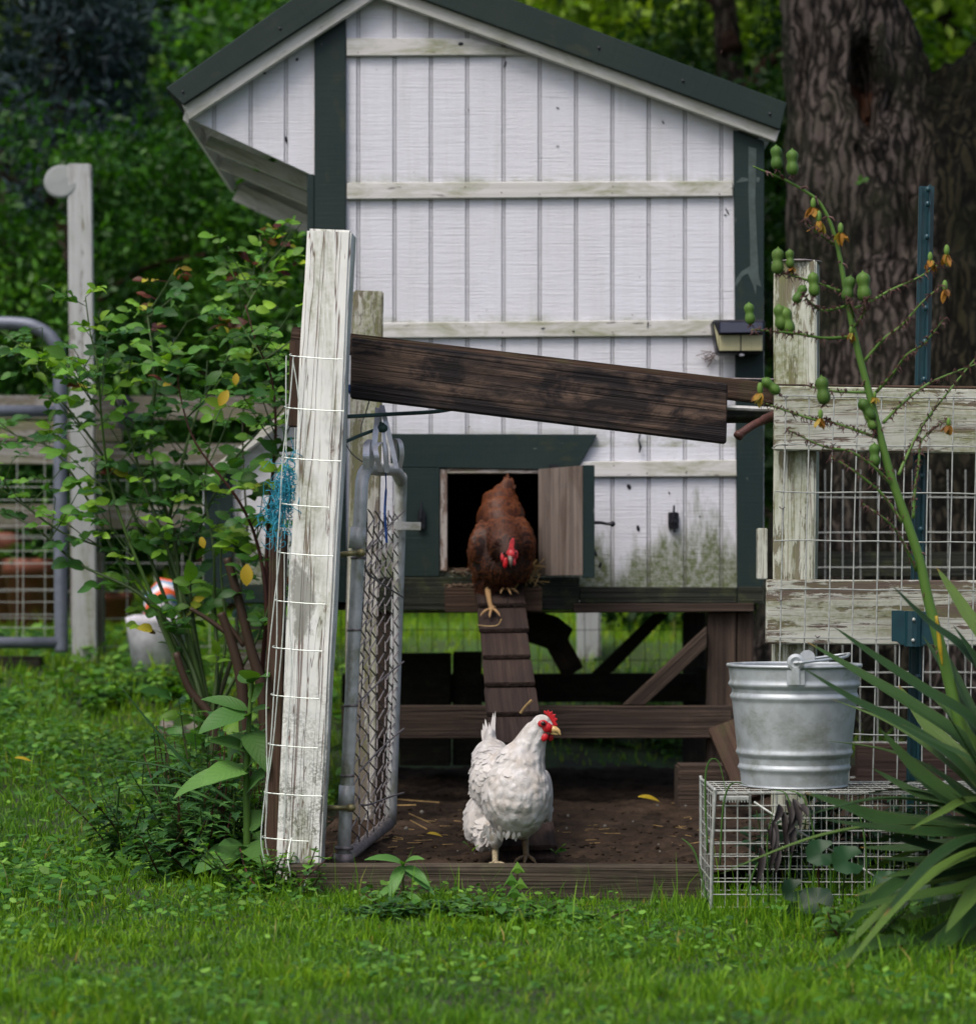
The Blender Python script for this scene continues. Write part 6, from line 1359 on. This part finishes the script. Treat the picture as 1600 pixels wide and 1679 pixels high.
def white_hen():
    D = 5.370; s = D/F; cx = P(845, 0, D).x
    t = thing('hen', 'white hen with a red comb standing on the mud, head turned right', 'hen', (cx, D, .07))
    def e(mb, x, y, d, rx, ry, rd, rot=0): mb.ell(P(x, y, d), (rx*s, rd, ry*s), 20, Matrix.Rotation(rot, 3, 'Y') if rot else None, k=14)
    b = MB()
    e(b, 848, 1306, 5.320, 56, 66, .082); e(b, 846, 1338, 5.340, 46, 38, .07); e(b, 852, 1265, 5.330, 42, 50, .065)
    e(b, 812, 1280, 5.470, 42, 60, .10); e(b, 822, 1300, 5.520, 46, 56, .10); e(b, 806, 1242, 5.550, 33, 32, .06); e(b, 803, 1212, 5.580, 11, 22, .02)
    e(b, 787, 1335, 5.470, 24, 46, .05, .25); e(b, 800, 1362, 5.440, 20, 32, .045, .3); e(b, 893, 1305, 5.420, 14, 44, .07); e(b, 893, 1328, 5.470, 14, 22, .05)
    e(b, 812, 1374, 5.390, 14, 19, .03); e(b, 856, 1362, 5.440, 18, 16, .03)
    b.tube(spline([P(852, 1272, 5.330), P(862, 1240, 5.330), P(873, 1212, 5.325), P(883, 1192, 5.320)], 5), interp([46*s, 33*s, 24*s, 18*s], 16), 18)
    e(b, 888, 1188, 5.315, 17, 17, .019); e(b, 896, 1192, 5.313, 12, 11, .014)
    me = baked(b, .0042, 7); body = place_mesh(me, 'body', M['wskin'], t)
    def flow(p, n):
        z = p.z; px = p.x*F/p.y+X0; py = Y0-(p.z-H)*F/p.y
        if py < 1235: return Vector((-.35, .2, -1))
        if px < 800 and py > 1250: return Vector((-.35, .6, -1))
        return Vector((-.1-.6*(848-px)/60*-.6, .55, -1))
    def size(p):
        py = Y0-(p.z-H)*F/p.y
        if py < 1205: return .010, .006
        if py < 1250: return .018, .010
        return .023, .022
    def keep(p):
        px = p.x*F/p.y+X0; py = Y0-(p.z-H)*F/p.y
        return py > 1225 and (px < 800 or (px < 838 and py < 1262)) and HR.random() < .5
    def tint(p):
        n = noise.noise(p*22)*.5+.5; py = Y0-(p.z-H)*F/p.y; px = p.x*F/p.y+X0
        w = .35*n+(.35 if (py < 1260 and px < 835) else 0)+(.30 if 800 < px < 880 and 1290 < py < 1370 and n > .45 else 0)
        return (min(1, max(0, w+HR.uniform(-.1, .1))), HR.uniform(.1, .9), 0, 1)
    feathers(me, t, M['wfeather'], 9000, flow, size, keep, tint, lift=.010)
    # tail: a small upright fan
    b = MB()
    for dx, tip, w_ in ((-11, 12, .010), (-6, 4, .010), (0, 10, .009), (7, -6, .009), (11, -8, .008), (-14, 22, .010), (4, 14, .012), (-3, 20, .012), (9, 12, .012)):
        lx = 802+dx*.25; q = P(lx+dx*.75, 1172+tip, 5.620); p = P(lx, 1228, 5.580); b.leaf(p, q-p, (U(-.2, .2), -1, .2), (q-p).length, w_, .15, .2, 6, .8, c=(.3, .6, 0, 1))
    b.build('tail', M['wfeather'], t, True)
    # folded wing edges and fluffy thigh
    b = MB()
    for i in range(70):
        u = i/69; x = 765+HR.uniform(-3, 10)+u*28; y = 1300+u*80+HR.uniform(-8, 8); p = P(x+9, y-9, 5.5+HR.uniform(-.02, .04)); v = Vector((-.5, .1, -1)); b.leaf(p, v+Vector((HR.uniform(-.5, .3), HR.uniform(-.4, .4), HR.uniform(-.3, .3))), (-.4, -1, .2), HR.uniform(.018, .03), .008, .5, .1, 4, c=(HR.uniform(.1, .8), .6, 0, 1))
    for i in range(60):
        x = 812+HR.uniform(-20, 60); y = 1374+HR.uniform(-14, 4)-abs(x-815)*.12; b.leaf(P(x, y-10, 5.300+HR.uniform(-.03, .05)), (HR.uniform(-.5, .4), .1, -1), (0, -1, .2), HR.uniform(.014, .024), .008, .4, .1, 4, c=(HR.uniform(.3, 1), .4, 0, 1))
    for i in range(26): x = HR.uniform(884, 903); y = HR.uniform(1318, 1338); b.leaf(P(x, y, 5.440), (HR.uniform(-.3, .5), .2, -1), (.4, -1, .2), .022, .010, .4, .1, 4, c=(HR.uniform(0, .6), .6, 0, 1))
    b.build('thigh_fluff', M['wfeather'], t, True)
    # bare face, comb, wattles, beak, eye
    hd = 5.292
    def face(mb, x, y, r, d, q=1.0): mb.ell(P(x, y, d), (r*s, .005, r*s*q), 14)
    b = MB(); face(b, 890, 1187, 8.5, hd+.005, .75); face(b, 897, 1193, 8.5, hd+.006, .95); face(b, 903, 1196, 6.5, hd+.010, .9); b.ell(P(900, 1194, 5.310), (9*s, .013, 7*s), 14)
    b.build('face', M['comb'], t, True)
    b = MB()
    cpts = [(891, 1169), (892, 1164.5), (896, 1168), (898, 1163.5), (901, 1168.5), (905, 1165.5), (906, 1172), (911, 1171), (909.5, 1177), (914, 1179), (911, 1184), (914.5, 1190), (909, 1191.5), (905, 1186), (901, 1178), (896, 1173)]
    b.prism3([P(x, y, 5.312) for x, y in cpts], Vector((.001, .006, 0)), 'x', .0012); b.build('comb', M['comb'], t)
    b = MB(); b.ell(P(893, 1209.5, hd+.008), (5.5*s, .004, 7*s), 14, Matrix.Rotation(.5, 3, 'Y')); b.build('wattle', M['comb'], t, True)
    b = MB(); b.ell(P(903, 1209, 5.320), (4.5*s, .004, 6.5*s), 14, Matrix.Rotation(.2, 3, 'Y')); b.build('wattle', M['comb'], t, True)
    b = MB(); b.ell(P(880, 1203, hd+.011), (3.6*s, .004, 10.5*s), 14, Matrix.Rotation(-.3, 3, 'Y')); b.build('earlobe', M['comb'], t, True)
    b = MB(); b.tube(spline([P(903, 1196, 5.306), P(910, 1196.5, 5.302), P(915.5, 1199.5, 5.300), P(919, 1206, 5.299)], 5), interp([.0085, .0072, .0045, .0008], 16), 12); b.tube(spline([P(904, 1201, 5.306), P(911, 1203, 5.303), P(915, 1205, 5.301)], 4), interp([.005, .004, .001], 9), 10); b.build('beak', M['beak'], t, True)
    b = MB(); b.ell(P(890.5, 1186.5, hd), (4.0*s, .0045, 3.8*s), 14); b.build('eye', M['eye'], t, True)
    leg(t, P(811, 1372, 5.390), P(812, 1392, 5.390), Vector((P(812, 0, 5.34).x, 5.34, .058)), (.1, -1, 0), M['legw'], .0068, .05)
    leg(t, P(858, 1362, 5.440), P(861, 1380, 5.440), Vector((P(863, 0, 5.42).x, 5.42, .062)), (-.1, -1, 0), m_plain('shade_toned_leg', (.16, .11, .055), .6, 0, .5, 200, .8), .0068, .045)  # far leg uses a darker copy, its shade painted into the colour
white_hen()

def brown_hen():
    D = 6.85; s = D/F; cx = P(820, 0, D).x
    t = thing('hen', 'russet brown hen stepping down from the hatch, head lowered', 'hen', (cx, D, P(0, 1005, D).z))
    def e(mb, x, y, d, rx, ry, rd, rot=0): mb.ell(P(x, y, d), (rx*s, rd, ry*s), 20, Matrix.Rotation(rot, 3, 'Y') if rot else None, k=14)
    b = MB()
    e(b, 823, 905, 6.88, 40, 50, .085); e(b, 823, 925, 6.84, 36, 38, .07)
    e(b, 793, 900, 6.90, 24, 44, .10, .12); e(b, 854, 893, 6.90, 22, 42, .10, -.10); e(b, 797, 925, 6.87, 22, 34, .06); e(b, 850, 922, 6.87, 20, 32, .06)
    e(b, 821, 862, 6.93, 36, 34, .10); e(b, 820, 845, 6.95, 34, 30, .09); e(b, 820, 830, 6.97, 30, 24, .07); e(b, 824, 817, 6.97, 20, 16, .045); e(b, 829, 806, 6.97, 11, 12, .025)
    e(b, 798, 850, 6.95, 14, 26, .08, .15); e(b, 845, 850, 6.95, 13, 26, .08, -.1)
    e(b, 797, 950, 6.87, 15, 28, .035, .05); e(b, 800, 970, 6.86, 9, 14, .022); e(b, 832, 938, 6.86, 20, 22, .04)
    b.tube(spline([P(825, 880, 6.86), P(828, 895, 6.80), P(831, 905, 6.76)], 4), interp([34*s, 28*s, 20*s], 9), 16); e(b, 833, 908, 6.745, 14, 17, .022)
    me = baked(b, .0045, 10); place_mesh(me, 'body', M['bskin'], t)
    def flow(p, n):
        px = p.x*F/p.y+X0; py = Y0-(p.z-H)*F/p.y
        if p.y > 6.9 and py < 870: return Vector((.1*(px-822)/20, 1, .45))
        return Vector(((px-832)/45, .5, (908-py)/40 if p.y < 6.9 else -.3))
    def size(p):
        if p.y < 6.80: return .018, .007
        return (.027, .019) if p.y < 6.92 else (.030, .021)
    def keep(p): return not (p.y < 6.742 and 888 < Y0-(p.z-H)*F/p.y < 925)
    def tint(p):
        py = Y0-(p.z-H)*F/p.y; w = .72*sm(935, 835, py) if py else 0; w = .78*(1-sm(835, 925, py))+.03
        return (min(1, max(0, w+HR.uniform(-.14, .14))), HR.uniform(0, 1), 0, 1)
    feathers(me, t, M['bfeather'], 7500, flow, size, keep, tint, lift=.11)
    b = MB()
    for x, y, w_ in ((833, 779, .016), (828, 784, .014), (839, 786, .018), (843, 797, .016), (824, 795, .016), (812, 806, .012), (835, 790, .016)): p = P(828, 812, 6.97); q = P(x, y, 6.97); b.leaf(p, q-p, (U(-.3, .3), -1, .1), (q-p).length*1.15, w_, .3, .2, 6, c=(U(.7, 1), .9, 0, 1))
    b.build('tail', M['bfeather'], t, True)
    b = MB()
    for i in range(110):
        x = HR.uniform(782, 815); y = HR.uniform(925, 978)-abs(x-799)*.5; b.leaf(P(x, y-8, 6.83+HR.uniform(-.01, .05)), ((x-800)/40, 0, -1), (0, -1, .2), HR.uniform(.016, .026), .009, .3, .1, 4, c=(HR.uniform(.1, .6), .6, 0, 1))
    b.build('thigh_fluff', M['bfeather'], t, True)
    hd = 6.722
    b = MB(); cp = [(829, 908), (834, 898), (836, 888), (840, 882), (843, 882.5), (843.5, 890), (842, 898), (844, 903), (843, 910), (838, 913)]
    b.prism3([P(x, y, hd-.004) for x, y in cp], Vector((.001, .008, 0)), 'x', .0015); b.ell(P(838, 909, hd), (6.5*s, .008, 8*s), 12); b.build('comb', M['combp'], t)
    b = MB(); b.ell(P(828.5, 923, hd+.002), (4.2*s, .004, 9*s), 12, Matrix.Rotation(.1, 3, 'Y')); b.build('wattle', M['comb'], t, True)
    b = MB(); b.ell(P(842, 920, hd+.004), (3.6*s, .004, 8*s), 12, Matrix.Rotation(-.2, 3, 'Y')); b.build('wattle', M['combp'], t, True)
    b = MB(); b.ell(P(824, 914, hd+.008), (3.5*s, .006, 8*s), 12); b.ell(P(846, 910, hd+.012), (3.5*s, .006, 8*s), 12); b.build('face', M['combp'], t, True)
    b = MB(); b.tube(spline([P(836, 912, hd+.002), P(837, 918, hd-.010), P(837.5, 925, hd-.010), P(837, 930, hd-.006)], 4), interp([.007, .006, .004, .0008], 13), 10); b.build('beak', m_plain('grey_beak', (.16, .12, .10), .4, 0, .3, 60), t, True)
    for x in (825.5, 845): b = MB(); b.ell(P(x, 907, hd+.003), (2.2*s, .003, 2.4*s), 10); b.build('eye', M['eye'], t, True)
    leg(t, P(799, 960, 6.86), P(801, 978, 6.80), P(806, 1003, 6.70), (-.1, -1, -.25), M['legy'], .0065, .052)
    leg(t, P(830, 935, 6.86), P(829, 952, 6.86), P(829, 968, 6.84), (.25, -1, -.2), M['legy'], .0062, .05)
brown_hen()

# straw and fallen leaves
b = MB()
for _ in range(90):
    y = 5.75+abs(random.gauss(0, .45)); x = U(-.34, .55)
    if y > 7.6: continue
    z = soilz(x, y)+.006; a = U(0, 3.14); L = U(.006, .022); v = Vector((math.cos(a), math.sin(a)*.8, U(-.1, .1)))*L; b.board(Vector((x, y, z))-v, Vector((x, y, z))+v, .0022, .0012, (0, 0, 1), 0)
for x0, y0, x1, y1, d in ((640, 1321, 682, 1320, 6.4), (670, 1334, 706, 1350, 5.85), (880, 1322, 905, 1330, 6.3), (640, 1310, 720, 1316, 6.5), (672, 1345, 700, 1360, 5.8)):
    b.board(P(x0, y0, d), P(x1, y1, d), .005, .003, (0, 0, 1), 0)
o = b.build('straw', M['straw']); tag(o, kind='stuff')
def straw(label, pts, d, r=.0022, nm='straw_stalk'): b = MB(); b.tube(spline([P(x, y, d) for x, y in pts], 4), r, 5); lone(nm, label, 'straw', b, M['straw'])
straw('straw stalk leaning against the hatch beside the brown hen', [(843, 966), (858, 944), (880, 918)], 6.86, .003)
straw('bent straw lying across the ramp below the brown hen', [(783, 1025), (800, 1027), (816, 1025), (822, 1015)], 6.62, .0018)
straw('yellow straw standing up on the ramp behind the white hen', [(853, 1170), (862, 1158), (872, 1148)], 5.9, .0032)
def fallen(label, x, y, d, L, z=None):
    p = P(x, y, d); b = MB(); b.leaf(p, (1, .2, .02), (0, -.5, 1), L, L*.35, .5, .3, c=(.5, .5, .5, 1)); lone('fallen_leaf', label, 'leaf', b, M['yellowleaf'], True)
p = P(700, 1367, 5.65); fallen('yellow leaf on the mud left of the white hen', 700, 1367, 5.62, .038)
fallen('yellow leaf lying deep under the coop, right of the white hen', 1046, 1307, 6.6, .065)
fallen('yellow leaf in the lawn near the left edge', 24, 1243, 6.4, .045)
fallen('tiny yellow leaf in the grass at the bottom right', 1210, 1662, 3.95, .014)
b = MB()
for x, y in ((770, 1390), (775, 1396), (910, 1398), (917, 1394), (912, 1402)): b.leaf(P(x, y, 5.38), (U(-1, 1), -.3, .3), (0, -.6, 1), .028, .015, .4)
o = b.build('mud_sprouts', M['clover']); tag(o, kind='stuff')
b = MB()
for _ in range(14): x, y = U(640, 1150), U(1320, 1410); d = H*F/(y-Y0)*.9; d = (H-.07)*F/(y-Y0); p = P(x, y, d); b.ell(p+Vector((0, 0, .003)), (U(.002, .006),)*3, 6, k=4)
o = b.build('pebbles', M['stone']); tag(o, kind='stuff')

# ---------------------------------------------------------------- far wood
c_ = np.stack([R_.uniform(-11, 11, 420), R_.uniform(25, 32, 420), R_.uniform(.3, 11, 420)], 1)
V, Fc, tt, gc = cloud(c_, np.full(420, .75), 62000, .26, .5, .55)
o = npmesh('distant_wood', V, Fc, tt, M['wood2'], gc=gc); tag(o, kind='stuff')
c_ = np.stack([R_.uniform(-7, 5, 220), R_.uniform(20, 24, 220), R_.uniform(1.2, 7, 220)], 1)
V, Fc, tt, gc = cloud(c_, np.full(220, .5), 26000, .18, .5, .5)
o = npmesh('distant_undergrowth', V, Fc, tt, M['dtree'], gc=gc); tag(o, kind='stuff')

# ---------------------------------------------------------------- lawn
def in_run(x, y): return (x > -.47) & (x < 1.45) & (y > 5.25) & (y < 8.45)
def blades(n, xr, yr, h, w_, rng, dens=None, name=None, lean=.5, tint0=0.0):
    x = rng.uniform(xr[0], xr[1], n); y = yr[0]+(yr[1]-yr[0])*rng.random(n); lim = .30*y+.5
    k = (np.abs(x) < lim) & ~in_run(x, y)
    if dens is not None: k &= rng.random(n) < dens(x, y)
    x, y = x[k], y[k]; n = len(x); z = gzv(x, y)-.004
    cl = .5+.5*np.sin(x*9+np.sin(y*5)*2)*np.cos(y*7+x*3)
    hh = h*rng.gamma(6, 1/6, n)*(.65+.6*cl); a = rng.uniform(0, 2*np.pi, n); wa = rng.uniform(0, 2*np.pi, n)
    hh = hh*np.clip(.55+.9*(.5+.5*np.sin(x*23+3*np.sin(y*19)))*(.5+.5*np.cos(y*27+2*np.sin(x*17))), .5, 1.35); le = rng.uniform(.1, 1.0, n)*lean; dx, dy = np.cos(a), np.sin(a); wx, wy = np.cos(wa), np.sin(wa)
    B = np.stack([x, y, z], 1); W = np.stack([wx, wy, 0*wx], 1); Dv = np.stack([dx, dy, 0*dx], 1); Z = np.array([0, 0, 1.0])
    def pt(u): return B+Z*(hh*u*(1-.25*le*u))[:, None]+Dv*(hh*le*u*u)[:, None]
    ww = (w_*rng.uniform(.6, 1.4, n))[:, None]
    p0, p1, p2 = pt(0), pt(.55), pt(1.0)
    V = np.stack([p0-W*ww*.5, p0+W*ww*.5, p1-W*ww*.42, p1+W*ww*.42, p2], 1).reshape(-1, 3)
    i = np.arange(n)[:, None]*5
    T = np.concatenate([i+np.array([[0, 1, 3]]), i+np.array([[0, 3, 2]]), i+np.array([[2, 3, 4]])], 0)
    r = np.clip(rng.beta(2, 2.4, n)*.9+.1*cl+tint0, 0, 1); r = np.where(rng.random(n) < .02, rng.uniform(.93, 1, n), np.minimum(r, .93))
    tt = np.repeat(np.stack([r, rng.random(n), rng.random(n), np.ones(n)], 1), 5, 0)
    g = np.tile(np.array([[0, 0, 0], [0, 0, 0], [.55, 0, 0], [.55, 0, 0], [1, 0, 0]], 'f'), (n, 1))
    return V, T, tt, g
parts = []
rg = np.random.default_rng(11)
parts.append(blades(150000, (-1.5, 1.6), (3.3, 5.25), .026, .0026, rg, lambda x, y: 1-.92*np.maximum(smv(4.93, 5.02, y)*(x < .42), smv(4.76, 4.86, y)*(np.abs(x) < .27)), lean=.9))
parts.append(blades(26000, (-1.6, 1.6), (4.6, 5.3), .055, .0025, rg, lambda x, y: .06+.94*smv(.28, .5, x)*smv(4.5, 4.9, y)))
parts.append(blades(260, (-.45, 1.6), (5.0, 5.25), .06, .0024, rg)); parts.append(blades(22000, (-.45, .45), (4.78, 5.25), .012, .0026, rg, lean=.9))
parts.append(blades(80000, (-2.6, -.40), (5.0, 8.0), .036, .003, rg, lean=.8))
parts.append(blades(30000, (-3.4, -.40), (8.0, 12.0), .05, .005, rg))
parts.append(blades(14000, (-2.0, 2.4), (8.42, 12.0), .05, .006, rg, tint0=.35))
parts.append(blades(34000, (-5, 5), (12.0, 21.0), .06, .010, rg, tint0=.35))
parts.append(blades(16000, (1.25, 2.6), (5.0, 9.0), .06, .004, rg))
o = 0; Vs, Ts = [], []
for V, T_, tt, g in parts: Vs.append(V); Ts.append(T_+o); o += len(V)
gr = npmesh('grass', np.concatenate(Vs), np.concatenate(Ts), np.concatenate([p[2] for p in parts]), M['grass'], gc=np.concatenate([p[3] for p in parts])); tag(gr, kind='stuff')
# clover and small broad leaves in the lawn
def lowleaves(n, xr, yr, size, hz, rng, dens):
    x = rng.uniform(*xr, n); y = rng.uniform(*yr, n); k = (np.abs(x) < .30*y+.5) & ~in_run(x, y) & (rng.random(n) < dens(x, y)); x, y = x[k], y[k]; n = len(x)
    z = gzv(x, y)+hz*rng.uniform(.2, 1, n); p = np.stack([x, y, z], 1); a = rng.uniform(0, 6.28, n); d = np.stack([np.cos(a), np.sin(a), rng.uniform(-.3, .5, n)], 1); u = np.stack([rng.normal(0, .35, n), rng.normal(-.3, .35, n), np.ones(n)], 1)
    s = np.cross(d, u); s /= np.linalg.norm(s, axis=1)[:, None]; L = size*rng.uniform(.5, 1.4, n)[:, None]; W = L*.62
    V = np.stack([p, p+d*L*.35+s*W*.5, p+d*L*.8+s*W*.38, p+d*L, p+d*L*.8-s*W*.38, p+d*L*.35-s*W*.5], 1).reshape(-1, 3); i = np.arange(n)[:, None]*6
    T_ = np.concatenate([i+np.array([[0, 1, 2, 3]]), i+np.array([[0, 3, 4, 5]])], 0); tt = np.repeat(np.stack([rng.random(n), rng.random(n), rng.random(n), np.ones(n)], 1), 6, 0)
    g = np.tile(np.array([[0, 0, 0], [.35, .5, 0], [.8, .4, 0], [1, 0, 0], [.8, -.4, 0], [.35, -.5, 0]], 'f'), (n, 1)); return V, T_, tt, g
dn = lambda x, y: np.clip(.5+.9*np.sin(x*5.3+1.3)*np.sin(y*4.1+x*2)+.25*np.sin(x*13)*np.sin(y*17), .05, 1)
pp = [lowleaves(40000, (-1.5, 1.6), (3.4, 5.25), .015, .034, rg, lambda x, y: np.clip(dn(x*1.4+2, y*1.5)-.45, .04, 1)*.6), lowleaves(26000, (-2.6, -.42), (5.0, 8.2), .022, .05, rg, dn), lowleaves(5000, (-3.2, -.5), (8, 10), .04, .07, rg, dn)]
o = 0; Vs, Ts = [], []
for V, T_, tt, g in pp: Vs.append(V); Ts.append(T_+o); o += len(V)
gr = npmesh('clover', np.concatenate(Vs), np.concatenate(Ts), np.concatenate([p[2] for p in pp]), M['clover'], gc=np.concatenate([p[3] for p in pp])); tag(gr, kind='stuff')
